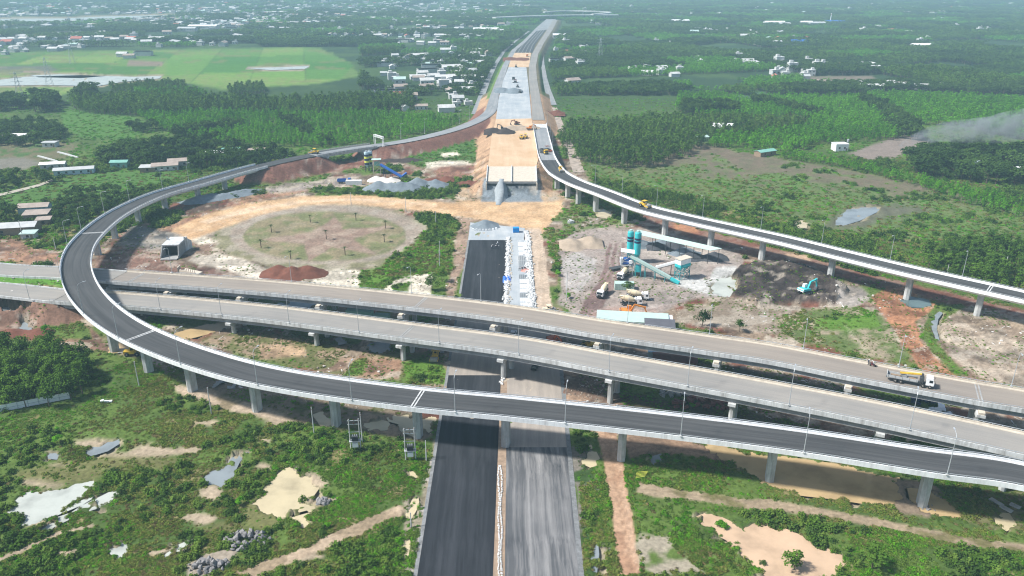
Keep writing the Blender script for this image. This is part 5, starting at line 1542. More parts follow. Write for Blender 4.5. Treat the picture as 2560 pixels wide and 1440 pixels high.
T = T[road_clear(T, 5)]
for x, y in T[:110]:
    place_tree(near_col[rng.integers(3)], (x, y, .0), rng.uniform(.9, 1.15), rng.uniform(.9, 1.15), ramp_grove_label(x, y), 'trees of the grove beyond the ramp')
for (x, y, s, pr, lab) in [
    (1985, 1432, .85, near_round[0], 'slender leafy tree standing in the clay pink pond'),
    (1568, 735, .75, near_dark[1], 'round dark tree over the green shed between mixer trucks'),
    (1848, 830, .7, near_round[1], 'lone small tree on bare soil beside the brown viaduct'),
    (820, 1318, .42, near_bush[0], 'round bright bush beside the dirt footpath'),
    (115, 832, .9, near_bush[1], 'bright bush on red soil below the old road'),
    (600, 1262, .62, near_bush[0], 'broad dark green bush beside the wide cream puddle'),
    (145, 1110, .8, near_bush[1], 'rounded green bush in the scrub behind the milky puddles'),
    (1985, 575, 1.0, near_round[2], 'leafy tree by the cream pool behind the new ramp'),
    (1395, 690, .8, near_bush[0], 'green bush beside the utility pole near the haul road'),
    (1420, 745, .7, near_bush[1], 'green bush on the verge beyond the haul road'),
    (2330, 430, 2.2, near_dark[0], 'tall broad dark tree beside the smouldering clearing'),
    (2370, 425, 1.9, near_dark[2], 'tall dark tree second from the smouldering clearing'),
    (2310, 400, 1.2, near_dark[1], 'rounded dark tree at the edge of the smouldering clearing'),
    (2440, 385, 1.8, near_dark[0], 'big dark tree in drifting smoke beyond the clearing'),
    (1640, 800, .6, near_bush[0], 'small bush beside the green site office'),
    (1755, 815, .9, near_dark[0], 'dark bush mass beside the site office roof'),
    (1800, 1325, .8, near_bush[1], 'dark leafy bush on the bank of the clay pink pond'),
    (2180, 1420, .9, near_round[1], 'leafy tree clump at the pond edge by tall grass'),
    (1905, 1418, .25, near_dark[1], 'tiny dark bush standing in the pond'),
    (2080, 690, .5, near_bush[0], 'small bush by the pale sand beyond the mud heap'),
    (1080, 725, .9, near_dark[2], 'dark bush clump beside the black carriageway edge'),
    (1105, 705, .8, near_round[0], 'leafy bush clump near the gravel verge and white sand'),
    (1730, 1020, .5, near_bush[0], 'small bush among broken concrete blocks'),
    (400, 452, .9, near_dark[0], 'lone bush in the crop field by the loop ramp')]:
    p = GG(x, y)
    place_tree(pr, p, s, s, lab)

# ------------------------------------------------------------------ vehicles and machines (x is forward)
def wheel(parent, x, y, r, w, rim='rim'):
    mb = MB().mat(M_['rubber'])
    mb.lathe((x, y, r), [(r * .62, -w / 2), (r * .95, -w / 2), (r, -w * .3), (r, w * .3), (r * .95, w / 2), (r * .62, w / 2)], 14, axis='Y')
    o = mb.build('wheel', None, parent, True)
    mb = MB(); mb.lathe((x, y, r), [(r * .2, -w * .53), (r * .6, -w * .46), (r * .6, w * .46), (r * .2, w * .53)], 10, axis='Y')
    mb.build('rim', M_[rim], o)
    return o

def truck_cab(root, x0, w=2.45, zb=.95, h=2.0, L=1.9, mat='white'):
    mb = MB()
    mb.prism([(x0, zb), (x0 + L, zb), (x0 + L + .08, zb + .8), (x0 + L - .12, zb + h * .72), (x0 + L - .35, zb + h), (x0 + .05, zb + h), (x0, zb + h * .8)], -w / 2, w / 2)
    cab = mb.build('cab', M_[mat], root)
    mb = MB(); mb.prism([(x0 + L + .09, zb + .86), (x0 + L - .085, zb + h * .72), (x0 + L - .28, zb + h * .9), (x0 + L - .33, zb + h * .88), (x0 + L - .2, zb + .86)], -w / 2 + .12, w / 2 - .12); mb.build('windscreen', M_['glass'], cab)
    for s in (-1, 1):
        mb = MB(); mb.box((x0 + L * .62, s * (w / 2 + .006), zb + h * .58), (L * .46, .03, h * .34)); mb.build('side_window', M_['glass'], cab)
        mb = MB(); mb.bar((x0 + L, s * w / 2, zb + h * .75), (x0 + L + .25, s * (w / 2 + .22), zb + h * .72), .06).box((x0 + L + .27, s * (w / 2 + .24), zb + h * .52), (.1, .22, .5)); mb.build('mirror', M_['black'], cab)
        mb = MB(); mb.box((x0 + L + .06, s * (w / 2 - .35), zb + .2), (.1, .42, .22)); mb.build('headlight', M_['steel'], cab)
    mb = MB(); mb.box((x0 + L + .03, 0, zb + .03), (.16, w - .02, .42)); mb.build('bumper', M_['black'], cab)
    mb = MB(); mb.box((x0 + L + .09, 0, zb + .52), (.05, w - .9, .36)); mb.build('grille', M_['black'], cab)
    return cab

def mixer_truck(label, loc, rz):
    r = empty('mixer_truck', loc, rz, label, 'truck', 'mixer trucks in the batching yard')
    mb = MB(); mb.box((-.2, 0, .85), (7.6, .9, .35)); mb.box((-3.2, 0, 1.5), (.25, 2.2, 1.0)); mb.box((1.55, 0, 1.55), (.3, 2.2, 1.2)); mb.box((-.4, 1.05, .8), (2.0, .3, .5)); mb.box((-.4, -1.05, .8), (2.0, .3, .5))
    mb.build('chassis', M_['steel_dark'], r)
    truck_cab(r, 2.2)
    R = Matrix.Rotation(math.radians(-11), 3, 'Y').to_3x3() @ Matrix(((0, 0, 1), (0, 1, 0), (-1, 0, 0)))
    R = Matrix.Rotation(math.radians(12), 3, 'Y') @ Matrix.Rotation(math.radians(90), 3, 'Y')
    mb = MB(); mb.lathe((-1.0, 0, 2.55), [(.55, -3.0), (.72, -2.75), (.8, -2.5), (1.12, -1.0), (1.15, .3), (.95, 1.4), (.6, 2.2), (.42, 2.45)], 18, M=R)
    d = mb.build('drum', M_['cream'], r, True)
    for s in (-1.9, .2):
        rr = 1.0 if s < -1 else 1.17
        mb = MB(); mb.lathe((-1.0, 0, 2.55), [(rr, s - .08), (rr + .03, s - .06), (rr + .03, s + .06), (rr, s + .08)], 18, M=R, cap=False); mb.build('drum_band', M_['concrete_beige'], d)
    mb = MB(); mb.box((-3.75, 0, 3.45), (.9, 1.1, .5), taper=1.35); mb.build('hopper', M_['cream'], r)
    mb = MB(); mb.bar((-3.9, 0, 2.6), (-4.5, .5, 1.5), .5, .12); mb.build('chute', M_['steel'], r)
    mb = MB(); mb.lathe((1.72, 0, 2.6), [(.4, -.8), (.42, 0), (.4, .8)], 10, axis='Y'); mb.build('water_tank', M_['white'], r)
    for x in (3.2, -1.4, -2.7):
        for s in (-1, 1): wheel(r, x, s * 1.0, .52, .42)
    return r

def flatbed_crane(label, loc, rz):
    r = empty('crane_truck', loc, rz, label, 'truck')
    mb = MB(); mb.box((-.5, 0, .95), (10.6, .9, .35)); mb.build('chassis', M_['steel_dark'], r)
    truck_cab(r, 3.9, h=2.15)
    bed = MB(); bed.box((-1.9, 0, 1.32), (7.6, 2.48, .18)); bd = bed.build('bed', M_['concrete_dark'], r)
    greyg = M_['tin']
    for s in (-1, 1):
        mb = MB(); mb.box((-1.9, s * 1.2, 1.72), (7.6, .09, .62)); sd = mb.build('side_board', greyg, r)
        for k in range(5):
            mb = MB(); mb.box((-5.4 + k * 1.75, s * 1.26, 1.72), (.12, .06, .66)); mb.build('stake', M_['concrete_dark'], sd)
    mb = MB(); mb.box((-5.68, 0, 1.95), (.1, 2.48, 1.1)); mb.build('tail_board', greyg, r)
    cr = MB(); cr.box((2.9, 0, 1.9), (1.0, 1.6, 1.3)); cr.box((2.9, 0, 3.0), (.55, .55, 1.2)); co = cr.build('crane_column', M_['steel_dark'], r)
    mb = MB(); mb.bar((3.1, .2, 3.35), (-2.6, .35, 2.55), .42, .4); mb.build('crane_boom', M_['yellow'], r)
    mb = MB(); mb.bar((2.0, .2, 3.1), (-.6, .3, 2.6), .24, .24); mb.build('boom_cylinder', M_['yellow'], r)
    for s in (-1, 1):
        mb = MB(); mb.bar((3.1, s * 1.1, 2.9), (3.1, s * 1.1, 1.1), .22, .22); mb.build('outrigger', M_['steel_dark'], r)
    for k, (x, y, sx) in enumerate(((-3.6, -.3, 2.4), (-1.6, .5, 1.6), (.6, -.5, 1.8))):
        mb = MB(); mb.box((x, y, 1.72), (sx, .8, .55)); mb.build('cargo_bundle', M_['wood'] if k != 1 else M_['concrete_dark'], r)
    for x in (5.0, 3.3, -2.1, -3.45):
        for s in (-1, 1): wheel(r, x, s * 1.02, .55, .45)
    return r

def excavator(label, loc, rz, paint, scale=1.0, reach=1.0, curl=0.0, cat='excavator'):
    r = empty('excavator', loc, rz, label, cat)
    r.scale = (scale,) * 3
    for s in (-1, 1):
        mb = MB().mat(M_['steel_dark']); mb.prism([(-1.9, .45), (-1.6, .05), (1.6, .05), (1.9, .45), (1.6, .95), (-1.6, .95)], s * 1.3 - .3, s * 1.3 + .3); t = mb.build('track', None, r)
        for k in range(4):
            mb = MB(); mb.lathe((-1.2 + k * .8, s * 1.62, .45), [(.25, -.02), (.25, .02)], 10, axis='Y'); mb.build('track_roller', M_['rim'], t)
    mb = MB(); mb.lathe((0, 0, 1.0), [(.8, -.1), (.8, .2)], 14); mb.build('turntable', M_['steel_dark'], r)
    mb = MB(); mb.prism([(-2.3, 1.25), (1.3, 1.2), (1.3, 1.7), (-.3, 1.95), (-2.2, 2.05), (-2.45, 1.7)], -1.3, 1.3); b = mb.build('body', M_[paint], r)
    mb = MB(); mb.prism([(-2.46, 1.22), (-2.0, 1.15), (-2.0, 2.08), (-2.3, 2.0)], -1.32, 1.32); mb.build('counterweight', M_['white'] if paint == 'teal' else M_['steel_dark'], r)
    mb = MB(); mb.prism([(-.2, 1.9), (1.35, 1.7), (1.5, 2.3), (1.15, 3.0), (-.15, 3.05)], .35, 1.25); c = mb.build('cab', M_['white'] if paint == 'teal' else M_[paint], r)
    mb = MB(); mb.prism([(1.38, 1.85), (1.53, 2.3), (1.2, 2.9), (1.16, 2.88), (1.3, 1.9)], .42, 1.18); mb.build('windscreen', M_['glass'], c)
    mb = MB(); mb.box((.55, 1.26, 2.5), (1.0, .03, .75)); mb.build('side_window', M_['glass'], c)
    e1 = (3.4 * reach, -.2, 4.9); e2 = (5.9 * reach, -.2, 4.2 - curl); e3 = (6.3 * reach, -.2, 1.6 - curl * .3)
    mb = MB(); mb.bar((1.0, -.2, 1.7), (2.3 * reach, -.2, 3.9), .55, .45).bar((2.3 * reach, -.2, 3.8), e2, .5, .42); mb.build('boom', M_[paint], r)
    mb = MB(); mb.bar((e2[0] - .6, -.2, e2[2] + .35), e3, .42, .38); st = mb.build('stick', M_[paint], r)
    mb = MB(); mb.bar((1.3, -.2, 1.6), (3.0 * reach, -.2, 3.6), .16, .16, 6); mb.build('boom_cylinder', M_['steel'], r)
    mb = MB(); x, z = e3[0], e3[2]; mb.prism([(x + .1, z + .1), (x + .35, z - .6), (x - .1, z - 1.15), (x - .8, z - 1.0), (x - .5, z - .35)], -.8, .4); mb.build('bucket', M_['steel_dark'], r)
    return r

def roller(label, loc, rz, paint='yellow', scale=1.0, tandem=False):
    r = empty('road_roller', loc, rz, label, 'road roller')
    r.scale = (scale,) * 3
    mb = MB(); mb.lathe((1.7, 0, .75), [(.75, -1.05), (.75, 1.05)], 18, axis='Y'); mb.build('drum', M_['rim'], r, False)
    mb = MB(); mb.box((1.7, 1.15, .8), (2.0, .12, .4)); mb.box((1.7, -1.15, .8), (2.0, .12, .4)); mb.box((.65, 0, .9), (.3, 2.3, .45)); mb.build('drum_frame', M_[paint], r)
    if tandem:
        mb = MB(); mb.lathe((-1.6, 0, .7), [(.7, -1.05), (.7, 1.05)], 18, axis='Y'); mb.build('drum', M_['rim'], r)
    else:
        for s in (-1, 1): wheel(r, -1.5, s * .85, .75, .55)
    mb = MB(); mb.prism([(-2.6, 1.0), (.5, .9), (.5, 1.5), (-.5, 1.7), (-2.5, 1.75)], -.85, .85); mb.build('body', M_[paint], r)
    for sx in (-.9, .35):
        for s in (-1, 1):
            mb = MB(); mb.bar((sx, s * .75, 1.4), (sx, s * .75, 2.75), .09); mb.build('canopy_post', M_['steel_dark'], r)
    mb = MB(); mb.box((-.28, 0, 2.8), (1.7, 1.8, .12)); mb.build('canopy', M_[paint], r)
    mb = MB(); mb.box((-.5, 0, 1.85), (.5, .6, .25)); mb.box((-.75, 0, 2.15), (.12, .6, .6)); mb.build('seat', M_['black'], r)
    return r

def loader(label, loc, rz, paint='yellow'):
    r = empty('wheel_loader', loc, rz, label, 'loader')
    mb = MB(); mb.prism([(-3.0, .9), (.4, .9), (.4, 1.6), (-1.0, 1.75), (-2.9, 1.9)], -1.0, 1.0); mb.build('body', M_[paint], r)
    mb = MB(); mb.prism([(-1.0, 1.7), (.5, 1.7), (.35, 3.1), (-.9, 3.1)], -.75, .75); c = mb.build('cab', M_[paint], r)
    mb = MB(); mb.prism([(.53, 1.9), (.4, 2.95), (.35, 2.95), (.45, 1.9)], -.65, .65); mb.build('windscreen', M_['glass'], c)
    for s in (-1, 1):
        mb = MB(); mb.box((-.25, s * .76, 2.5), (.95, .03, .8)); mb.build('side_window', M_['glass'], c)
        mb = MB(); mb.bar((.3, s * .5, 1.5), (2.6, s * .5, .7), .25, .2); mb.build('lift_arm', M_[paint], r)
    mb = MB(); mb.prism([(2.5, .2), (3.6, .1), (3.7, .25), (2.8, .4), (2.75, 1.1), (2.45, 1.25)], -1.3, 1.3); mb.build('bucket', M_['steel_dark'], r)
    for x in (1.3, -1.9):
        for s in (-1, 1): wheel(r, x, s * .98, .75, .55)
    return r

def paver_machine(label, loc, rz):
    r = empty('asphalt_paver', loc, rz, label, 'paver')
    mb = MB(); mb.box((0, 0, 1.1), (4.2, 2.4, 1.2)); mb.build('body', M_['steel_dark'], r)
    mb = MB(); mb.prism([(2.1, .5), (3.6, .5), (3.7, 1.5), (2.1, 1.2)], -1.5, 1.5); mb.build('hopper', M_['red_orange'], r)
    mb = MB(); mb.box((-2.9, 0, .45), (1.2, 5.2, .6)); mb.build('screed', M_['steel_dark'], r)
    for s in (-1, 1):
        mb = MB(); mb.prism([(-1.7, .4), (-1.4, .05), (1.4, .05), (1.7, .4), (1.4, .75), (-1.4, .75)], s * 1.1 - .22, s * 1.1 + .22); mb.build('track', M_['black'], r)
        mb = MB(); mb.bar((-1.4, s * 1.0, 1.7), (-1.4, s * 1.0, 3.2), .09); mb.bar((.2, s * 1.0, 1.7), (.2, s * 1.0, 3.2), .09); mb.build('canopy_post', M_['steel'], r)
    mb = MB(); mb.box((-.6, 0, 3.25), (2.6, 2.6, .12)); mb.build('canopy', M_['rust'], r)
    return r

def dump_truck(label, loc, rz, body='steel_dark', cabm='white'):
    r = empty('dump_truck', loc, rz, label, 'truck')
    mb = MB(); mb.box((-.3, 0, .9), (7.0, .9, .35)); mb.build('chassis', M_['steel_dark'], r)
    truck_cab(r, 1.9, mat=cabm)
    mb = MB(); mb.box((-1.6, 0, 1.3), (5.0, 2.4, .15)); mb.box((-1.6, 1.2, 1.95), (5.0, .12, 1.4)); mb.box((-1.6, -1.2, 1.95), (5.0, .12, 1.4)); mb.box((.95, 0, 2.1), (.12, 2.4, 1.7)); mb.box((-4.1, 0, 1.9), (.12, 2.4, 1.3)); mb.build('tipper_body', M_[body], r)
    for x in (2.9, -1.6, -2.9):
        for s in (-1, 1): wheel(r, x, s * 1.0, .52, .42)
    return r

def car(label, loc, rz, paint):
    r = empty('car', loc, rz, label, 'car')
    mb = MB(); mb.prism([(-2.2, .35), (2.25, .35), (2.3, .75), (1.9, .95), (1.0, 1.02), (-2.1, 1.05), (-2.28, .8)], -.9, .9); mb.build('body', M_[paint], r)
    mb = MB(); mb.prism([(-1.9, 1.04), (1.05, 1.01), (.45, 1.58), (.2, 1.66), (-1.5, 1.66), (-1.75, 1.55)], -.78, .78); g = mb.build('cabin', M_['glass'], r)
    mb = MB(); mb.box((-.65, 0, 1.68), (1.8, 1.5, .06)); mb.build('roof', M_[paint], r)
    for s in (-1, 1):
        mb = MB(); mb.box((2.24, s * .62, .72), (.12, .36, .16)); mb.build('headlight', M_['steel'], r)
        for x in (1.4, -1.4): wheel(r, x, s * .82, .34, .24)
    return r

# ------------------------------------------------------------------ people: one continuous skinned body each
def person_mesh(name, pose, shirt, legs):
    """skeleton with a radius per joint, grown with a Skin modifier"""
    J = {'pelvis': (0, 0, .95), 'waist': (0, 0, 1.1), 'chest': (.02, 0, 1.32), 'neck': (.03, 0, 1.50), 'head': (.05, 0, 1.62), 'top': (.05, 0, 1.72)}
    R = {'pelvis': .15, 'waist': .135, 'chest': .165, 'neck': .06, 'head': .105, 'top': .075}
    E = [('pelvis', 'waist'), ('waist', 'chest'), ('chest', 'neck'), ('neck', 'head'), ('head', 'top')]
    for s, k in ((1, 'l'), (-1, 'r')):
        if pose == 'sit':
            hip, knee, ank, toe = (.02, s * .12, .9), (.42, s * .2, .86), (.36, s * .22, .42), (.52, s * .22, .38)
            sh, el, wr, ha = (.02, s * .21, 1.40), (.2, s * .27, 1.18), (.46, s * .25, 1.16), (.54, s * .25, 1.16)
        elif pose == 'bend':
            hip, knee, ank, toe = (0, s * .11, .86), (.08, s * .13, .48), (-.02, s * .13, .08), (.16, s * .15, .03)
            sh, el, wr, ha = (.30, s * .2, 1.28), (.42, s * .24, 1.0), (.55, s * .14, .80), (.60, s * .12, .72)
        else:
            st = .16 * s if pose == 'walk' else .02
            hip, knee, ank, toe = (0, s * .11, .86), (st * .6 + .03, s * .12, .48), (st - .03, s * .13, .08), (st + .15, s * .15, .03)
            sh, el, wr, ha = (.02, s * .21, 1.40), (-.02 - st * .5, s * .28, 1.12), (.08 - st, s * .27, .88), (.10 - st, s * .26, .79)
        for nm, p, r in (('hip', hip, .105), ('knee', knee, .07), ('ank', ank, .045), ('toe', toe, .04), ('sh', sh, .075), ('el', el, .052), ('wr', wr, .036), ('ha', ha, .042)):
            J[nm + k] = p; R[nm + k] = r
        E += [('pelvis', 'hip' + k), ('hip' + k, 'knee' + k), ('knee' + k, 'ank' + k), ('ank' + k, 'toe' + k), ('chest', 'sh' + k), ('sh' + k, 'el' + k), ('el' + k, 'wr' + k), ('wr' + k, 'ha' + k)]
    if pose == 'bend':
        for n_, p in (('waist', (.08, 0, 1.08)), ('chest', (.24, 0, 1.24)), ('neck', (.38, 0, 1.36)), ('head', (.48, 0, 1.42)), ('top', (.56, 0, 1.48))): J[n_] = p
    names = list(J)
    me = bpy.data.meshes.new(name)
    me.from_pydata([J[n] for n in names], [(names.index(a), names.index(b)) for a, b in E], [])
    o = bpy.data.objects.new(name, me); COL.objects.link(o)
    md = o.modifiers.new('skin', 'SKIN')
    sk = me.skin_vertices[0].data if me.skin_vertices else None
    if sk is None:
        bm = bmesh.new(); bm.from_mesh(me); bm.verts.layers.skin.verify(); bm.to_mesh(me); bm.free(); sk = me.skin_vertices[0].data
    for i, n in enumerate(names):
        sk[i].radius = (R[n], R[n]); sk[i].use_root = (n == 'pelvis')
    o.modifiers.new('sub', 'SUBSURF').levels = 1
    dg = bpy.context.evaluated_depsgraph_get()
    out = bpy.data.meshes.new_from_object(o.evaluated_get(dg))
    bpy.data.objects.remove(o)
    out.materials.clear()
    for m in (shirt, legs, M_['skin']): out.materials.append(m)
    mi = []
    for p in out.polygons:
        z = p.center.z
        head = z > (1.5 if pose != 'bend' else 1.36)
        hand = abs(p.center.y) > .2 and z < .86 and pose != 'sit'
        mi.append(2 if head or hand else (1 if z < .98 else 0))
    out.polygons.foreach_set('material_index', mi)
    out.polygons.foreach_set('use_smooth', [True] * len(out.polygons))
    out.name = 'person'
    return out

PERSON = {}
def person(pose, shirt, label, loc, rz, group=None, hat='white'):
    key = (pose, shirt)
    if key not in PERSON: PERSON[key] = person_mesh('person', pose, M_[shirt], M_['shirt_dark'])
    o = link(bpy.data.objects.new('person', PERSON[key]))
    o.location = loc; o.rotation_euler = (0, 0, rz)
    tag(o, label, 'person', group)
    hx, hz = (.05, 1.68) if pose != 'bend' else (.54, 1.46)
    mb = MB(); mb.lathe((hx, 0, hz), [(.17, 0), (.13, .02), (.12, .07), (.06, .13)], 10); mb.build('helmet', M_[hat], o)
    return o

# ------------------------------------------------------------------ places on the decks
def deck_at(A, x, y, off=0.0, dz=0.03):
    """point and heading on a deck near a photo pixel"""
    i = at_px(A, x, y)
    t, n = normals2d(A)
    p = A[i]
    return Vector((p[0] + n[i, 0] * off, p[1] + n[i, 1] * off, p[2] + dz)), math.atan2(t[i, 1], t[i, 0])

def on_deck(A, x, y):
    """point of the deck surface seen at a photo pixel"""
    z = A[at_px(A, x, y)][2] + .04
    return G(x, y, z)

_, hd2 = deck_at(A2, 2270, 940)
flatbed_crane('dusty flatbed truck with white cab and yellow folded crane on the brown viaduct', on_deck(A2, 2272, 958), hd2 if math.cos(hd2) > 0 else hd2 + math.pi)
# mixers
def on_ground(x, y): return GG(x, y)
mixer_truck('mixer truck with cream drum parked alongside another, side-on beside weeds', on_ground(1577, 762), math.radians(-3))
mixer_truck('mixer truck with cream drum parked against the green shed and round tree', on_ground(1594, 748), math.radians(-8))
mixer_truck('lone mixer truck heading out along the brown tyre tracks', on_ground(1507, 738), math.radians(245))
mixer_truck('mixer truck loading under the teal mixing tower', on_ground(1558, 694), math.radians(240))
excavator('teal excavator with raised boom digging the black mud heap', GG(2012, 733), math.radians(28), 'teal', 1.15, .8)
excavator('orange excavator with lowered arm beside the green site office', on_ground(1568, 788), math.radians(-6), 'orange', 1.15, .95, 1.2)
excavator('rust red excavator working between the paved viaducts', on_ground(1383, 858), math.radians(-55), 'red_orange', 1.0, .8, 1.2)
roller('yellow road roller parked on bare soil below the near viaduct', on_ground(1088, 898), math.radians(-95), scale=1.15)
roller('cream coloured roller on the haul road behind the brown viaduct', on_ground(1374, 780), math.radians(10), 'cream', 1.0)
loader('yellow wheel loader standing in shade between the viaducts', on_ground(1470, 868), math.radians(170))
loader('dusty yellow loader on the bank below the curve of the loop ramp', on_ground(336, 888), math.radians(5))
p, h = deck_at(AR, 1612, 522); roller('yellow pneumatic roller on the black asphalt ramp', on_deck(AR, 1612, 518), h, scale=1.15)
p, h = deck_at(AR, 1401, 425); roller('small yellow tandem roller where the black ramp bends', on_deck(AR, 1402, 428), h, scale=1.0, tandem=True)
paver_machine('dark paver with rust canopy laying asphalt on the ramp', on_deck(AR, 1369, 378), h + .25)
dump_truck('dump truck with yellow cab feeding the paver on the ramp', on_deck(AR, 1360, 384), h + .25, 'steel_dark', 'yellow')
car('white pick-up parked between the paved viaducts', on_ground(1283, 838), math.radians(80), 'white')
car('black car on the tan dusty base below the near viaduct', on_ground(1338, 921), math.radians(75), 'black')
# machines on the raised highway line
def on_fill(x, y): return G(x, y, CORR_Z + .08)
roller('yellow roller on the bright tan fill, one of a pair', on_fill(1303, 347), math.radians(100), scale=1.1)
roller('yellow roller on the bright tan fill, beside another roller', on_fill(1314, 345), math.radians(80), scale=1.1)
excavator('dark excavator digging the brown soil heap on the tan fill', on_fill(1258, 326), math.radians(160), 'steel_dark', 1.0, .8)
excavator('orange excavator at the edge of the tan fill by the ramp', on_fill(1324, 325), math.radians(10), 'orange', 1.0, .8, 1.0)
excavator('brown excavator spreading orange soil on the tan fill', on_fill(1292, 312), math.radians(200), 'rust', 1.0, .8, 1.0)
paver_machine('dark paver on the long crushed stone base', on_fill(1288, 206), math.radians(85))
dump_truck('dump truck in front of the dark paver on crushed stone', on_fill(1284, 199), math.radians(85))
roller('roller on the crushed stone base beyond the stone heap', on_fill(1300, 232), math.radians(85), 'steel_dark', 1.1)
roller('small roller on the crushed stone base near the dark paver', on_fill(1294, 218), math.radians(85), 'steel_dark', 1.0)
dump_truck('dump truck on the far orange earth patch', on_fill(1318, 141), math.radians(85), 'orange')
roller('dark roller on the far end of the crushed stone base', on_fill(1290, 168), math.radians(85), 'steel_dark', 1.1)
dump_truck('blue truck parked beside white cabins at the blue plant', GG(862, 458), math.radians(5), 'blue', 'blue')
roller('yellow roller on the pale deck of the short ramp bridge', on_deck(loop_c, 786, 384), math.radians(170), scale=1.2)

# motorcycle with two riders
def motorcycle(label, loc, rz):
    r = empty('motorcycle', loc, rz, label, 'motorcycle')
    for x in (-.62, .62):
        mb = MB().mat(M_['rubber']); mb.lathe((x, 0, .29), [(.2, -.05), (.28, -.05), (.29, 0), (.28, .05), (.2, .05)], 14, axis='Y'); w = mb.build('wheel', None, r)
        mb = MB(); mb.lathe((x, 0, .29), [(.19, -.02), (.19, .02)], 10, axis='Y'); mb.build('rim', M_['rim'], w)
    mb = MB(); mb.prism([(-.5, .45), (.2, .35), (.45, .55), (.35, .9), (.2, .7), (-.6, .72)], -.14, .14); mb.build('body', M_['shirt_red'], r)
    mb = MB(); mb.box((-.2, 0, .8), (.75, .26, .1)); mb.build('seat', M_['black'], r)
    mb = MB(); mb.bar((.45, -.32, 1.03), (.45, .32, 1.03), .05).bar((.4, 0, 1.0), (.62, 0, .3), .07); mb.build('handlebar', M_['steel_dark'], r)
    return r
pm = on_deck(A2, 2182, 916); hm = hd2 if math.cos(hd2) > 0 else hd2 + math.pi
motorcycle('red motorcycle ridden along the brown viaduct behind the truck', pm, hm)
person('sit', 'shirt_white', 'rider in white shirt steering the motorcycle on the viaduct', pm + Vector((-.05, 0, -.06)), hm)
person('sit', 'shirt_red', 'pillion rider in maroon behind the motorcycle rider', pm + Vector((-.42 * math.cos(hm), -.42 * math.sin(hm), -.04)), hm)
person('walk', 'shirt_dark', 'worker in dark clothes walking by the viaduct parapet near the motorcycle', on_deck(A2, 2170, 912), hm + .4)
k = 0
for (x, y, pose, sh) in [(1229, 622, 'walk', 'shirt_white'), (1232, 621, 'stand', 'shirt_dark'), (1237, 622, 'bend', 'shirt_dark'), (1241, 618, 'stand', 'shirt_dark'), (1244, 620, 'bend', 'shirt_dark'), (1247, 623, 'stand', 'shirt_dark'), (1244, 613, 'walk', 'shirt_white')]:
    lab = 'worker in white shirt standing on the new black asphalt' if sh == 'shirt_white' else ('worker in dark clothes bending over the new black asphalt' if pose == 'bend' else 'worker in dark clothes standing on the new black asphalt')
    person(pose, sh, lab, G(x, y, RZ + .02), rng.uniform(0, 6.28), 'workers on the new asphalt')
for (x, y, pose, sh) in [(1297, 677, 'bend', 'shirt_dark'), (1302, 676, 'bend', 'shirt_dark'), (1306, 675, 'stand', 'shirt_dark'), (1310, 674, 'bend', 'shirt_dark'), (1314, 676, 'stand', 'shirt_red'), (1276, 637, 'bend', 'shirt_white')]:
    lab = {'bend': 'worker in dark clothes bending over the steel mats', 'stand': 'worker in dark clothes standing by the steel mats'}[pose]
    if sh == 'shirt_red': lab = 'worker in maroon shirt beside the faded red net'
    if sh == 'shirt_white': lab = 'worker in white shirt bending beside the sandbag row'
    person(pose, sh, lab, G(x, y, RZ + .02), rng.uniform(0, 6.28), 'workers on the gravel lane')

# ------------------------------------------------------------------ lamps and poles
def lamp_mesh():
    mb = MB(); mb.bar((0, 0, 0), (0, 0, 9.6), .22, n=6, r2=.11).bar((0, 0, 9.6), (.5, 0, 10.3), .13, n=5).bar((.5, 0, 10.3), (2.0, 0, 10.55), .11, n=5)
    pole = mb.mesh('pole'); pole.materials.append(M_['steel'])
    mb = MB(); mb.box((2.3, 0, 10.55), (.9, .3, .14)); head = mb.mesh('lamp_head'); head.materials.append(M_['steel'])
    mb = MB(); mb.box((0, 0, .08), (.55, .55, .16)); base = mb.mesh('base'); base.materials.append(M_['concrete'])
    return pole, head, base
LAMP = lamp_mesh()
def lamp(A, x, y, side, W, label, group, dz=.86):
    i = at_px(A, x, y); t, n = normals2d(A); p = A[i]
    o = empty('street_lamp', (p[0] + n[i, 0] * side * (W / 2 - .06), p[1] + n[i, 1] * side * (W / 2 - .06), p[2] + dz), math.atan2(-n[i, 1] * side, -n[i, 0] * side), label, 'street lamp', group)
    for nm, me in zip(('pole', 'lamp_head', 'base'), LAMP): link(bpy.data.objects.new(nm, me), o)
    return o
def lamps(A, pts, side, W, label, group):
    for x, y in pts: lamp(A, x, y, side, W, label, group)
lamps(LA, [(2352,1190),(2002,1129),(1703,1089),(1419,1062),(1154,1028),(896,1003),(669,960),(479,915),(327,858),(232,800),(165,720)], 1, LOOP_W, 'grey lamp post on the outer parapet of the loop ramp above the open scrub', 'lamps along the outer side of the loop ramp')
lamps(LA, [(176,595),(220,558),(279,519),(346,491),(420,464),(485,444)], 1, LOOP_W, 'grey lamp post on the loop ramp parapet beside the leafy wood', 'lamps of the loop ramp beside the wood')
lamps(loop_c, [(1018,346),(1078,334),(1165,308),(1190,297)], 1, LOOP_W + 1.5, 'slim lamp post beside the gravel ramp on the red bank', 'lamps along the gravel ramp')
lamps(A1, [(423,775),(583,797),(745,811),(924,833),(1111,862),(1312,891),(1529,932),(1726,969),(1981,1019),(2268,1079)], -1, M1_W, 'grey lamp post on the grey paved viaduct parapet', 'lamps along the grey paved viaduct')
lamps(A2, [(411,685),(707,702),(1013,739),(1183,755),(1556,809),(1765,838),(1998,872),(2251,919),(2529,970)], 1, M2_W, 'grey lamp post on the brown paved viaduct parapet', 'lamps along the brown paved viaduct')
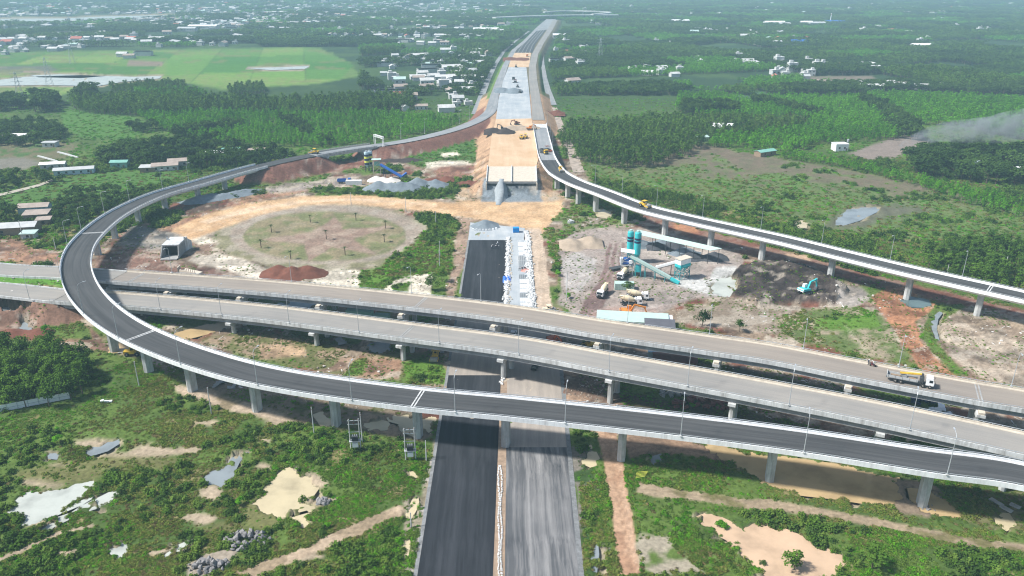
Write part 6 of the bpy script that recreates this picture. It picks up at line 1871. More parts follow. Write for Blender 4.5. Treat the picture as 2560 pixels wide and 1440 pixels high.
lamps(AR, [(1370,318),(1376,345),(1382,368),(1476,450),(1542,472),(1632,506),(1746,539),(1886,573),(2046,606),(2222,647),(2407,687)], 1, R_W, 'grey lamp post on the black asphalt ramp parapet', 'lamps along the black asphalt ramp')
for k, E in enumerate((m1_c[:a1 + 1],)):
    lamps(E, [(113,740)], -1, M1_W + 1, 'lone lamp post on the bank of the old road', 'lamp of the old road')

def power_pole(x, y, h=8.5, label='concrete utility pole', arms=1, rz=.3):
    p = GG(x, y)
    o = empty('utility_pole', p, rz, label, 'utility pole')
    mb = MB(); mb.bar((0, 0, -.3), (0, 0, h), .36, n=6, r2=.22); mb.build('pole', M_['concrete'], o)
    for k in range(arms):
        mb = MB(); mb.box((0, 0, h - .5 - k * .9), (.1, 2.0, .12)); ar = mb.build('crossarm', M_['steel'], o)
        for s in (-.85, 0, .85):
            mb = MB(); mb.lathe((0, s, h - .42 - k * .9), [(.07, 0), (.09, .1), (.05, .25)], 6); mb.build('insulator', M_['rust'], ar)
    return o
for (x, y, h, lab) in [(348,966,8.5,'concrete utility pole beside the mound under the loop ramp'), (529,1035,8.5,'concrete utility pole on the bare slope below the loop ramp'), (785,1082,8,'short utility pole beside a tan puddle'), (906,1105,9,'utility pole behind the first transformer frame'),
                       (1066,1152,6,'utility pole with small box beside the black carriageway'), (1028,1318,4,'thin pole in the verge beside the dirt footpath'), (1416,752,12,'tall pole on the green verge by the haul road'), (1100,640,7,'utility pole in the scrub beside the star garden'), (1099,665,7,'second utility pole in the scrub near the carriageway'),
                       (1090,562,7,'utility pole at the haul road bend'), (1015,530,8,'utility pole between the haul road and the star garden'), (878,512,7,'utility pole on the tan haul road edge'), (58,598,9,'concrete utility pole beside the farm sheds'), (140,625,6,'pole beside the orange soil tracks'), (2505,700,10,'stout concrete pole standing before the dark grove'), (2366,690,5,'short concrete post at the edge of the dark grove')]:
    power_pole(x, y, h, lab, 0 if h < 7 or h > 9.5 else 1)

def transformer_frame(x, y, label):
    p = GG(x, y)
    o = empty('transformer_frame', p, .1, label, 'transformer')
    for s in (-1, 1):
        mb = MB(); mb.bar((s * 1.25, 0, -.3), (s * 1.25, 0, 9.5), .38, n=6, r2=.26); mb.build('pole', M_['concrete'], o)
    for z in (9.0, 7.9, 5.6):
        mb = MB(); mb.box((0, 0, z), (3.2, .14, .16)); b = mb.build('crossarm', M_['steel'], o)
        if z > 7:
            for s in (-1.2, 0, 1.2):
                mb = MB(); mb.lathe((s, 0, z + .08), [(.08, 0), (.11, .15), (.05, .4)], 6); mb.build('insulator', M_['rust'], b)
    mb = MB(); mb.box((0, 0, 3.0), (3.0, 1.3, .16)); mb.build('platform', M_['steel'], o)
    mb = MB(); mb.box((0, 0, 3.8), (1.7, 1.0, 1.3)); t = mb.build('transformer', M_['steel_dark'], o)
    for s in (-.5, 0, .5):
        mb = MB(); mb.lathe((s, 0, 4.45), [(.1, 0), (.12, .2), (.06, .5)], 6); mb.build('bushing', M_['white'], t)
    for k in range(6):
        mb = MB(); mb.box((-.7 + k * .28, -.56, 3.75), (.06, .12, 1.0)); mb.build('cooling_fin', M_['steel_dark'], t)
    mb = MB(); mb.box((0, -.3, 1.9), (1.5, .6, 1.2)); mb.build('switch_box', M_['white'], o)
    return o
transformer_frame(890, 1126, 'two-pole transformer frame in green scrub, further from the black carriageway')
transformer_frame(1027, 1150, 'two-pole transformer frame beside the black carriageway and pier')

# ------------------------------------------------------------------ heaps
def heap(x, y, rx, ry, h, mat, label, rz=0.0, name='gravel_heap', cat='heap', ridges=1, seed=0, base=None, sharp=1.0, n=28):
    p = GG(x, y) if base is None else G(x, y, base)
    r = np.random.default_rng(seed)
    tops = [(0, 0, 1.0)] if ridges == 1 else [((k / (ridges - 1) - .5) * 1.15 + r.uniform(-.08, .08), r.uniform(-.25, .25), r.uniform(.7, 1.0)) for k in range(ridges)]
    a = np.linspace(-1.25, 1.25, n)
    A, B = np.meshgrid(a, a)
    Z = np.full(A.shape, -.3)
    for tx, ty, th in tops:
        wdt = 1.0 if ridges == 1 else 1.5 / ridges + .28
        d = np.hypot((A - tx) / wdt, (B - ty))
        d = d + .10 * (vnoise(A * 3 + seed, B * 3, seed) - .5) * 2
        Z = np.maximum(Z, th * h * (1 - np.clip(d, 0, 1.3) ** sharp * 1.0))
    Z = np.where(Z > 0, Z + .12 * h * (fbm(A * 4, B * 4, seed + 3, 3) - .5), Z)
    Z = np.maximum(Z, -.4)
    V = np.stack([A * rx, B * ry, Z], -1).reshape(-1, 3)
    idx_ = np.arange(n * n).reshape(n, n)
    F = np.stack([idx_[:-1, :-1].ravel(), idx_[:-1, 1:].ravel(), idx_[1:, 1:].ravel(), idx_[1:, :-1].ravel()], 1)
    keep = (V[F][:, :, 2] > -.35).any(1)
    o = np_obj(name, V, F[keep], M_[mat], None, smooth=True)
    o.location = p; o.rotation_euler = (0, 0, rz)
    tag(o, label, cat)
    return o
heap(1213, 566, 7.5, 7.5, 3.6, 'gravel_pile', 'round blue grey gravel heap at the end of the black asphalt', seed=1)
heap(560, 492, 21, 6.5, 3.4, 'gravel_pile', 'long blue grey gravel heap between the loop ramp and dirt track', rz=.62, ridges=5, seed=2)
heap(990, 474, 15, 6, 5.5, 'gravel_pile', 'large blue grey gravel heap before the white sand', ridges=4, seed=3, rz=-.05)
heap(1068, 466, 10, 7, 5.5, 'gravel_pile', 'smooth pale grey gravel heap beside the large blue one', ridges=2, seed=4)
heap(960, 452, 8, 5, 3.6, 'sand_white', 'white sand heap with three peaks at the blue plant', ridges=3, seed=5, name='sand_heap')
heap(1452, 612, 8, 8, 4.2, 'sand_tan', 'tan sand heap at the edge of the batching yard', seed=6, name='sand_heap', ridges=2)
heap(735, 688, 11, 7, 4.2, 'soil_red', 'dark red soil heap beside the pale dry canal', seed=7, name='soil_heap', ridges=3)
heap(1626, 616, 8.5, 5.5, 4.0, 'gravel_pile', 'pale grey gravel heap under the long teal shed roof', seed=8, ridges=2)
heap(1662, 618, 7, 4.5, 3.4, 'gravel_dark', 'black crushed stone heap under the middle of the shed', seed=9, ridges=2)
heap(1712, 634, 7.5, 4.5, 3.4, 'gravel_pile', 'grey gravel heap under the shed beside the aggregate bin', seed=10)
heap(1760, 645, 8, 4.5, 3.4, 'gravel_dark', 'dark crushed stone heap under the far end of the shed', seed=11, ridges=2)
heap(1270, 228, 11, 16, 4.5, 'gravel_pile', 'steep dark stone heap on the crushed stone base', seed=12, base=CORR_Z, ridges=2)
heap(1248, 330, 9, 8, 3.5, 'soil_dark', 'dark brown soil heap on the bright tan fill', seed=13, base=CORR_Z, name='soil_heap', ridges=2)
heap(1300, 322, 12, 8, 3.0, 'sand_tan', 'orange brown soil spread on the tan fill', seed=14, base=CORR_Z, name='soil_heap', ridges=3)
heap(1290, 148, 14, 20, 3.0, 'soil_red', 'reddish soil heap on the far orange earth patch', seed=15, base=CORR_Z, name='soil_heap', ridges=2)
heap(60, 838, 8, 6, 2.6, 'soil_red', 'red soil heap beside the grey puddle and bush', seed=16, name='soil_heap', ridges=2)
heap(175, 868, 7, 4, 2.0, 'sand_tan', 'tan soil mound behind the leafy grove', seed=17, name='soil_heap')
heap(1380, 285, 9, 7, 4.0, 'soil_red', 'red soil heap beside the start of the new ramp', seed=18, name='soil_heap', ridges=2)
0 and heap(1190, 300, 9, 9, 4.0, 'soil_red', 'red soil bank heap where the gravel ramp meets the highway', seed=19, name='soil_heap', ridges=2)
heap(1000, 402, 12, 5, 2.2, 'soil_dark', 'long dark soil heap at the foot of the red bank', seed=20, name='soil_heap', ridges=3)
heap(1700, 500, 6, 3, 1.6, 'soil_red', 'low red soil heaps in the wet ground behind the ramp', seed=21, name='soil_heap', ridges=3) if False else None
heap(1100, 450, 7, 5, 2.4, 'soil_red', 'rust red soil heap beside the slab bridge approach', seed=22, name='soil_heap', ridges=2)
heap(1175, 462, 8, 5, 3.0, 'soil_red', 'loose red soil heap beside the wing wall of the slab bridge', seed=23, name='soil_heap', ridges=3)
heap(620, 1322, 3.2, 2.6, 1.6, 'sand_tan', 'low soil mound at the rubble', seed=24) if False else None

# rubble: rocks one can tell apart
def rock_mesh(seed, s=1.0):
    r = np.random.default_rng(seed)
    bm = bmesh.new(); bmesh.ops.create_icosphere(bm, subdivisions=1, radius=s)
    for v in bm.verts: v.co *= r.uniform(.7, 1.25); v.co.z *= .75
    me = bpy.data.meshes.new('rock'); bm.to_mesh(me); bm.free(); me.materials.append(M_['rock']); return me
ROCKS = [rock_mesh(k) for k in range(5)]
def rubble(x, y, rx, ry, n, label, smin=.3, smax=.9, hh=1.2):
    p = GG(x, y)
    o = empty('rubble_heap', p, 0, label, 'rubble')
    for k in range(n):
        a, q = rng.uniform(0, 6.28), math.sqrt(rng.uniform())
        c = link(bpy.data.objects.new('rock', ROCKS[k % 5]), o)
        s = rng.uniform(smin, smax)
        c.location = (math.cos(a) * q * rx, math.sin(a) * q * ry, (1 - q) * hh + s * .1); c.scale = (s * 1.2, s, s); c.rotation_euler = (rng.uniform(0, 6), rng.uniform(0, 6), rng.uniform(0, 6))
    return o
rubble(618, 1352, 5.2, 3.2, 70, 'grey rock rubble heap beside the dirt footpath')
rubble(520, 1415, 4.6, 2.2, 40, 'low brown and grey rubble heap at the footpath end', hh=.7)
rubble(808, 1255, 1.7, 1.1, 16, 'small grey rock pile beside the wide cream puddle', hh=.7)
rubble(2320, 1275, 2.6, 1.5, 14, 'broken grey stones behind the last loop ramp pier', hh=.4)
# broken concrete blocks
def slab_row(x, y, label):
    o = empty('broken_slab_heap', GG(x, y), 0, label, 'rubble')
    for k, (dx, dy, a) in enumerate(((0, 1.6, -1.1), (.9, -.9, -1.0), (3.6, .2, -.9))):
        MB().box((0, 0, .25), (3.0 - k * .4, 1.2, .3), a).build('slab', M_['concrete_dark'], o).location = (dx, dy, 0)
def block_pile(x, y, rx, ry, n, mat, label, s=(1.6, .8, .6), cat='rubble', name='block_pile'):
    p = GG(x, y)
    o = empty(name, p, 0, label, cat)
    mb = MB(); mb.box((0, 0, 0), s); me = mb.mesh('block'); me.materials.append(M_[mat])
    for k in range(n):
        c = link(bpy.data.objects.new('block', me), o)
        c.location = (rng.uniform(-rx, rx), rng.uniform(-ry, ry), rng.uniform(.2, .9)); c.rotation_euler = (rng.uniform(-.3, .3), rng.uniform(-.3, .3), rng.uniform(0, 3.1)); q = rng.uniform(.7, 1.25); c.scale = (q, q, q)
block_pile(1760, 1010, 9, 3.2, 46, 'rust', 'heap of reddish broken blocks in shade of the grey viaduct')
block_pile(1690, 985, 5, 2.5, 20, 'concrete_dark', 'grey concrete blocks strewn below the grey viaduct')
block_pile(2335, 1030, 3, 1.6, 8, 'white', 'white and grey sheets dumped between the paved viaducts', (2.4, 1.4, .3))
block_pile(2310, 1005, 4, 1.2, 14, 'navy', 'dark steel formwork stacked between the paved viaducts', (2.2, .6, .5))
slab_row(2500, 1268, 'broken pale concrete slabs beside the ochre puddle')
block_pile(1425, 557, 2.2, .9, 6, 'concrete', 'row of pale precast concrete blocks beside the haul road', (1.6, 1.4, 1.4))
block_pile(1090, 882, 3.6, 1.2, 6, 'concrete_dark', 'grey slabs leaning beside the yellow roller', (2.4, 1.3, .2))
block_pile(560, 707, 9, 1.0, 16, 'concrete_beige', 'beige precast slabs laid beside the brown viaduct', (2.6, 1.2, .3))
block_pile(560, 966, 4, 2, 7, 'concrete_dark', 'loose grey slabs on the slope below the loop ramp', (2.0, 1.0, .2))
block_pile(265, 1007, 1.2, .5, 3, 'white', 'small pale concrete lumps in the grass by the fence', (1.2, .7, .5))
# white blocks along the gravel heap, each one a thing
mb = MB(); mb.box((0, 0, .4), (1.1, .6, .8), taper=.8); kb = mb.mesh('concrete_block'); kb.materials.append(M_['concrete_new'])
for k in range(8):
    p = G(1183 + k * 8.2, 575.5 + 1.2 * math.sin(k * .5) - max(0, k - 5) * 1.3, RZ)
    o = link(bpy.data.objects.new('concrete_block', kb)); o.location = p; o.rotation_euler = (0, 0, rng.uniform(-.2, .2))
    tag(o, 'small white concrete block in the row before the gravel heap', 'block', 'white blocks before the gravel heap')

# ------------------------------------------------------------------ teal batching plant
def silo(name, p, r_, zb, zt, bands, label, paint, legs='teal_dark', top='teal_roof'):
    o = empty(name, (p[0], p[1], p[2]), 0, label, 'silo')
    mb = MB(); mb.lathe((0, 0, 0), [(.3, zb - 1.8), (r_, zb), (r_, zt), (r_ * .8, zt + .45), (.3, zt + .6)], 18); mb.build('shell', M_[paint], o, False)
    for z0, z1, m in bands:
        mb = MB(); mb.lathe((0, 0, 0), [(r_ + .02, z0), (r_ + .02, z1)], 18, cap=False); mb.build('band', M_[m], o)
    for k in range(4):
        a = math.pi / 4 + k * math.pi / 2
        mb = MB(); mb.bar((math.cos(a) * r_ * .95, math.sin(a) * r_ * .95, -.2), (math.cos(a) * r_ * .95, math.sin(a) * r_ * .95, zb + .3), .22); mb.build('leg', M_[legs], o)
    mb = MB()
    for k in range(12): mb.bar((math.cos(k * math.pi / 6) * r_ * .9, math.sin(k * math.pi / 6) * r_ * .9, zt + .3), (math.cos((k + 1) * math.pi / 6) * r_ * .9, math.sin((k + 1) * math.pi / 6) * r_ * .9, zt + 1.1), .06)
    mb.lathe((0, 0, 0), [(r_ * .5, zt + .45), (r_ * .5, zt + 1.2)], 8); mb.build('top_filter', M_[top], o)
    mb = MB()
    for s in (-.2, .2): mb.bar((r_ + .12, s, 0), (r_ + .12, s, zt), .05)
    for k in range(int(zt / .6)): mb.bar((r_ + .12, -.2, k * .6), (r_ + .12, .2, k * .6), .04)
    mb.build('ladder', M_['steel'], o)
    return o
b1 = [(8.9, 9.8, 'navy'), (10.2, 11.1, 'navy')]
silo('cement_silo', GG(1573, 652), 1.35, 4.0, 12.9, b1, 'teal cement silo with dark bands beside the mixing tower', 'teal')
silo('cement_silo', GG(1591, 656), 1.4, 4.0, 13.2, b1, 'teal cement silo next to the long shed roof, second of two', 'teal')
def frame_tower(mb, cx_, cy_, w, d, z0, z1, levels=3, t=.22):
    for sx in (-1, 1):
        for sy in (-1, 1): mb.bar((cx_ + sx * w / 2, cy_ + sy * d / 2, z0), (cx_ + sx * w / 2, cy_ + sy * d / 2, z1), t)
    for k in range(levels):
        za = z0 + (z1 - z0) * k / levels; zb = z0 + (z1 - z0) * (k + 1) / levels
        for sy in (-1, 1): mb.bar((cx_ - w / 2, cy_ + sy * d / 2, za), (cx_ + w / 2, cy_ + sy * d / 2, zb), t * .7).bar((cx_ - w / 2, cy_ + sy * d / 2, zb), (cx_ + w / 2, cy_ + sy * d / 2, zb), t * .8)
        for sx in (-1, 1): mb.bar((cx_ + sx * w / 2, cy_ - d / 2, za), (cx_ + sx * w / 2, cy_ + d / 2, zb), t * .7).bar((cx_ + sx * w / 2, cy_ - d / 2, zb), (cx_ + sx * w / 2, cy_ + d / 2, zb), t * .8)
    return mb
tp = GG(1566, 686)
tw = empty('mixing_tower', tp, -.15, 'grey and teal mixing tower with white canopy over a mixer truck', 'tower')
frame_tower(MB(), 0, 0, 4.6, 3.6, 0, 9.2, 3).build('frame', M_['steel'], tw)
mb = MB(); mb.box((0, 0, 10.2), (5.6, 4.4, .18), M=Matrix.Rotation(.10, 3, 'Y')); mb.build('canopy', M_['white'], tw)
mb = MB(); mb.box((0, 0, 4.6), (5.4, 4.2, .2)); mb.build('platform', M_['steel'], tw)
mb = MB(); mb.box((0, 0, 6.0), (3.2, 2.6, 2.2)); mb.build('mixer_body', M_['blue'], tw)
mb = MB(); mb.box((-2.4, -.8, 6.6), (1.4, 1.8, 1.8)); mb.build('weigh_hopper', M_['white'], tw)
mb = MB(); mb.lathe((1.4, -1.9, 6.2), [(.8, -.4), (.8, .4)], 14, axis='Y'); mb.build('drive_housing', M_['white'], tw)
mb = MB(); mb.lathe((0, 0, 0), [(.4, 3.3), (1.2, 4.5)], 10); mb.build('discharge_cone', M_['steel_dark'], tw)
mb = MB(); mb.box((4.6, -1.2, 3.4), (2.4, 2.2, 2.6)); mb.bar((3.6, -2.2, 0), (3.6, -2.2, 2.2), .2).bar((5.6, -2.2, 0), (5.6, -2.2, 2.2), .2).bar((3.6, -.2, 0), (3.6, -.2, 2.2), .2).bar((5.6, -.2, 0), (5.6, -.2, 2.2), .2); mb.build('control_cabin', M_['teal'], tw)
def conveyor(name, a, b, w, label, belt, frame, nleg=4):
    a, b = Vector(a), Vector(b)
    o = empty(name, (0, 0, 0), 0, label, 'conveyor')
    mb = MB(); mb.bar(a, b, w, .9); mb.build('belt_cover', M_[belt], o)
    dn = Vector((0, 0, -.75))
    mb = MB(); side = (b - a).cross(Vector((0, 0, 1))).normalized() * w * .45
    for s in (-1, 1):
        mb.bar(a + dn + side * s, b + dn + side * s, .16)
        for k in range(14):
            p0 = a.lerp(b, k / 14); p1 = a.lerp(b, (k + 1) / 14)
            mb.bar(p0 + side * s, p1 + dn + side * s, .1)
    mb.build('truss', M_[frame], o)
    for k in range(nleg):
        q = a.lerp(b, (k + .5) / nleg)
        zg = ground_z(q.x, q.y)
        if q.z - zg < 1.5: continue
        mb = MB()
        for s in (-1, 1): mb.bar((q.x + side.x * s * 1.6, q.y + side.y * s * 1.6, zg - .2), tuple(q + dn + side * s), .18)
        mb.bar((q.x + side.x * 1.3, q.y + side.y * 1.3, (q.z + zg) / 2 - .5), (q.x - side.x * 1.3, q.y - side.y * 1.3, (q.z + zg) / 2 - .5), .12); mb.build('trestle', M_[frame], o)
    return o
conveyor('belt_conveyor', G(1577, 640, 9.0), G(1676, 694, 2.2), 1.5, 'long pale green inclined conveyor from bin to mixing tower', 'teal_roof', 'teal_dark', 4)
conveyor('belt_conveyor', G(1677, 696, 1.9), G(1698, 707, .9), 1.2, 'low teal feed conveyor at the foot of the aggregate bin', 'teal', 'teal_dark', 1)
conveyor('belt_conveyor', G(1640, 668, 3.6), G(1692, 654, 7.0), 1.1, 'short white tube conveyor rising to the aggregate bin', 'white', 'steel_dark', 2)
bp_ = GG(1704, 694)
bn = empty('aggregate_bin', bp_, .62, 'tall aggregate bin with white canopy and teal hopper', 'hopper')
mb = MB(); mb.box((0, 0, 8.6), (6.6, 3.8, .2)); mb.build('canopy', M_['concrete_beige'], bn)
mb = MB(); mb.box((0, 0, 7.4), (5.8, 3.1, 2.1)); mb.build('upper_wall', M_['white'], bn)
mb = MB(); mb.box((0, 0, 5.7), (5.9, 3.2, 1.2)); mb.box((-1.6, 0, 4.5), (2.4, 2.8, 1.4), M=Matrix.Scale(-1, 3, (0, 0, 1)), taper=.4); mb.box((1.5, 0, 4.5), (2.4, 2.8, 1.4), M=Matrix.Scale(-1, 3, (0, 0, 1)), taper=.4); mb.build('hopper', M_['teal'], bn)
frame_tower(MB(), 0, 0, 5.6, 2.9, -.2, 5.2, 2).build('frame', M_['teal_dark'], bn)
# long open shed
sc_ = [G(1599, 575, 7.6), G(1805, 621, 7.6), G(1777, 626, 6.6), G(1596, 586, 6.6)]
sh = empty('open_shed', (0, 0, 0), 0, 'long open shed with pale teal sheet roof over gravel bays', 'shed')
mb = MB(); top = [Vector(q) for q in sc_]
mb.add([q for q in top] + [q - Vector((0, 0, .15)) for q in top], [(0, 1, 2, 3), (7, 6, 5, 4), (0, 4, 5, 1), (1, 5, 6, 2), (2, 6, 7, 3), (3, 7, 4, 0)]); mb.build('roof', M_['teal_roof'], sh)
for k in range(6):
    t = k / 5
    for e0, e1 in ((0, 1), (3, 2)):
        q = top[e0].lerp(top[e1], .02 + .95 * t)
        mb = MB(); mb.bar((q.x, q.y, -.2), (q.x, q.y, q.z - .12), .22); mb.build('post', M_['steel_dark'], sh)
# low grey steel platform and small green hut beside the tower
mb = MB(); 
pl_ = empty('steel_deck', GG(1540, 674), .5, 'low dark steel deck lying beside the mixing tower', 'platform')
MB().box((0, 0, .9), (5.5, 2.6, .25)).build('deck', M_['steel_dark'], pl_)
for sx in (-2.4, 2.4):
    for sy in (-1.1, 1.1): MB().bar((sx, sy, -.2), (sx, sy, .8), .18).build('leg', M_['steel_dark'], pl_)

# ------------------------------------------------------------------ blue and yellow plant
bands = [(zb_, zb_ + 1.25, m) for zb_, m in ((4.2, 'navy'), (5.5, 'silo_yellow'), (6.8, 'navy'), (8.1, 'silo_yellow'), (9.4, 'navy'))]
silo('cement_silo', GG(919, 428), 1.5, 4.0, 11.6, bands, 'cement silo banded in navy and yellow, full colour front one', 'plaster_blue', 'navy', 'steel')
silo('cement_silo', GG(927, 426), 1.5, 4.0, 11.6, bands, 'cement silo banded in navy and yellow, partly behind its twin', 'plaster_blue', 'navy', 'steel')
t2 = empty('mixing_tower', GG(943, 434), .1, 'mixing tower with pale green canopy at the blue and yellow plant', 'tower')
frame_tower(MB(), 0, 0, 4.4, 3.4, 0, 8.0, 2).build('frame', M_['concrete_beige'], t2)
MB().box((0, 0, 8.9), (5.8, 4.2, .2)).build('canopy', M_['teal_roof'], t2)
MB().box((.3, 0, 6.4), (3.4, 2.6, 2.4)).build('mixer_body', M_['green_roof'], t2)
conveyor('belt_conveyor', G(951, 411, 8.2), G(1005, 442, 1.6), 1.7, 'long blue inclined conveyor at the blue and yellow plant', 'blue', 'navy', 3)
conveyor('belt_conveyor', G(1003, 443, 1.0), G(1017, 432, 3.4), 1.6, 'short blue loading conveyor at the foot of the long one', 'blue', 'navy', 1)
MB().box((0, 0, 0), (1, 1, 1))

# ------------------------------------------------------------------ sheds, containers and boxes on site
def container(x, y, L, W_, Hh, mat, label, rz=0.0, cat='container', name='container', base=None):
    o = empty(name, GG(x, y) if base is None else G(x, y, base), rz, label, cat)
    MB().box((0, 0, Hh / 2 + .1), (L, W_, Hh)).build('body', M_[mat], o)
    n = int(L / .6)
    mb = MB()
    for k in range(n):
        for s in (-1, 1): mb.box((-L / 2 + (k + .5) * L / n, s * (W_ / 2 + .02), Hh / 2 + .1), (.2, .06, Hh - .3))
    c = mb.build('corrugation', M_[mat], o); tag(c, kind='stuff')
    for s in (-1, 1):
        MB().box((L / 2 + .02, s * W_ * .24, Hh / 2 + .1), (.05, W_ * .44, Hh - .25)).build('door', M_[mat], o)
    for sx in (-1, 1):
        for sy in (-1, 1): MB().box((sx * (L / 2 - .06), sy * (W_ / 2 - .06), Hh / 2 + .1), (.18, .18, Hh + .06)).build('corner_post', M_[mat], o)
    return o
container(1290, 580, 2.8, 2.4, 2.2, 'sky_blue', 'small bright blue box cabin on the pale gravel', 0.05, 'cabin', 'site_cabin', RZ)
container(900, 792, 9.5, 2.6, 2.6, 'green_roof', 'long grey green container between the paved viaducts', -.12)
container(955, 803, 5.5, 2.6, 2.6, 'green_roof', 'shorter grey green container between the paved viaducts', -.12)
container(885, 462, 9, 2.6, 2.6, 'white', 'white site cabin beside the blue truck at the blue plant', 0.05, 'cabin', 'site_cabin')
container(1560, 722, 7.5, 3.2, 2.6, 'teal_roof', 'pale green shed half hidden by the round dark tree', -.05, 'shed', 'site_shed')
container(1633, 893, 3.4, 2.2, 2.2, 'plaster_blue', 'grey blue tank box beside the rust red sheds', -.1, 'tank', 'storage_tank')

def house(x, y, L, W_, eave, ridge, roof, wall, rz, label, cat='house', name='house', wins=3, gable=True, over=.5, group=None, base=None, door=True, parapet_roof=False):
    o = empty(name, GG(x, y) if base is None else G(x, y, base), rz, label, cat, group)
    MB().box((0, 0, eave / 2 - .1), (L, W_, eave + .2)).build('wall', M_[wall], o)
    hl, hw_ = L / 2 + over, W_ / 2 + over
    mb = MB()
    if parapet_roof:
        mb.box((0, 0, eave + .12), (L + .3, W_ + .3, .2)); mb.box((0, W_ / 2, eave + .5), (L + .3, .2, .6)); mb.box((0, -W_ / 2, eave + .5), (L + .3, .2, .6)); mb.box((L / 2, 0, eave + .5), (.2, W_ + .3, .6)); mb.box((-L / 2, 0, eave + .5), (.2, W_ + .3, .6))
    elif gable:
        mb.prism([(-hw_, eave), (0, ridge), (hw_, eave), (hw_, eave + .14), (0, ridge + .16), (-hw_, eave + .14)], -hl, hl, Matrix.Rotation(math.pi / 2, 4, 'Z'))
    else:
        mb.prism([(-hw_, eave), (hw_, ridge), (hw_, ridge + .14), (-hw_, eave + .14)], -hl, hl, Matrix.Rotation(math.pi / 2, 4, 'Z'))
    mb.build('roof', M_[roof], o)
    if gable and not parapet_roof:
        for s in (-1, 1):
            MB().add([(s * L / 2, -W_ / 2, eave), (s * L / 2, W_ / 2, eave), (s * L / 2, 0, ridge - .05), (s * (L / 2 - .12), -W_ / 2, eave), (s * (L / 2 - .12), W_ / 2, eave), (s * (L / 2 - .12), 0, ridge - .05)],
                     [(0, 1, 2), (5, 4, 3), (0, 3, 4, 1), (1, 4, 5, 2), (2, 5, 3, 0)]).build('gable', M_[wall], o)
    for k in range(wins):
        xk = -L / 2 + (k + .7) * L / (wins + .4)
        w = MB().box((xk, -W_ / 2 - .02, eave * .55), (1.2, .08, 1.2)).build('window', M_['glass'], o)
        MB().box((xk, -W_ / 2 - .06, eave * .55 - .68), (1.5, .16, .1)).build('sill', M_[wall], w)
    if door: MB().box((L / 2 - L / (wins + 1) * .4, -W_ / 2 - .03, 1.05), (1.1, .08, 2.1)).build('door', M_['wood'], o)
    return o
house(1580, 812, 24, 6, 2.6, 3.4, 'teal_roof', 'plaster', -.13, 'long site office with pale mint green roof behind the viaduct', 'office', 'site_office', 5, gable=False)
house(1648, 828, 9.5, 5, 2.6, 3.3, 'tin_dark', 'plaster', -.13, 'dark grey roofed hut joined to the mint green office', 'office', 'site_hut', 2, gable=False)
house(1655, 812, 6.0, 3, 2.4, 2.9, 'white', 'plaster', -.1, 'small white roofed hut behind the dark grey roofed one', 'office', 'site_hut', 1, gable=False)
house(1672, 912, 9.5, 5, 2.6, 3.4, 'rust', 'rust', -.16, 'rust red roofed shed between the viaducts beside the tank', 'shed', 'site_shed', 2)
house(1714, 915, 6, 4, 2.4, 3.0, 'rust', 'rust', -.16, 'smaller rust red shed between the viaducts', 'shed', 'site_shed', 1)
# blue tarpaulin heap, nets, sandbags
heap(1267, 697, 1.3, 4.2, 1.2, 'blue_tarp', 'crumpled blue tarpaulin heap on the sandbag row', seed=31, name='tarpaulin', cat='tarpaulin', base=RZ, ridges=2)
heap(1316, 676, 2.4, 2.2, .7, 'pink', 'faded red net heap beside the workers', seed=32, name='net_heap', cat='net', base=RZ)
def bag_row(line, mat, label, name='sandbags', spread=.25, step=.62, layers=1, size=1.0):
    A = np.array([tuple(G(*p)) for p in line])
    s_ = np.concatenate([[0], np.cumsum(np.linalg.norm(np.diff(A, axis=0), axis=1))])
    mb = MB().mat(M_[mat])
    for q in np.arange(0, s_[-1], step):
        for l in range(layers):
            p = [np.interp(q, s_, A[:, k]) for k in range(3)]
            mb.box((p[0] + rng.normal(0, spread), p[1] + rng.normal(0, .1), p[2] + .16 + l * .25), (.85 * size * rng.uniform(.8, 1.2), .5 * size, .34 * size), rng.uniform(0, 3.1), taper=.75)
    o = mb.build(name); tag(o, label, 'sandbags', None, 'stuff'); return o
bag_row([(1247 + 1.5 * math.sin(k * .9), 1690 - k * 15, RZ) for k in range(36)], 'bag', 'zigzag line of white sandbags down the median, strand beside the black asphalt', spread=.06, step=.5, size=.5)
bag_row([(1253 + 2 * math.sin(k * .8 + 1), 1690 - k * 15, RZ) for k in range(36)], 'bag', 'zigzag line of white sandbags down the median, strand beside the dusty carriageway', spread=.06, step=.5, size=.5)
bag_row([(1256, 960, RZ), (1258, 930, RZ), (1259, 905, RZ)], 'bag', 'white bags on the median below the grey viaduct pier', spread=.3)
bag_row([(1271, 594, RZ), (1270, 640, RZ), (1268, 690, RZ), (1263, 775, RZ)], 'bag', 'white sandbag row along the edge of the new asphalt', spread=.45, step=.4, layers=2)
bag_row([(1276, 594, RZ), (1276, 640, RZ), (1273, 690, RZ), (1270, 775, RZ)], 'concrete_beige', 'beige sacks beside the white sandbag row', spread=.5, step=.8)
bag_row([(1317, 578, RZ), (1319, 600, RZ), (1323, 680, RZ), (1331, 778, RZ)], 'bag', 'broad band of white sacks along the haul road', spread=.65, step=.22, layers=2)
MAT_W = M_['white']
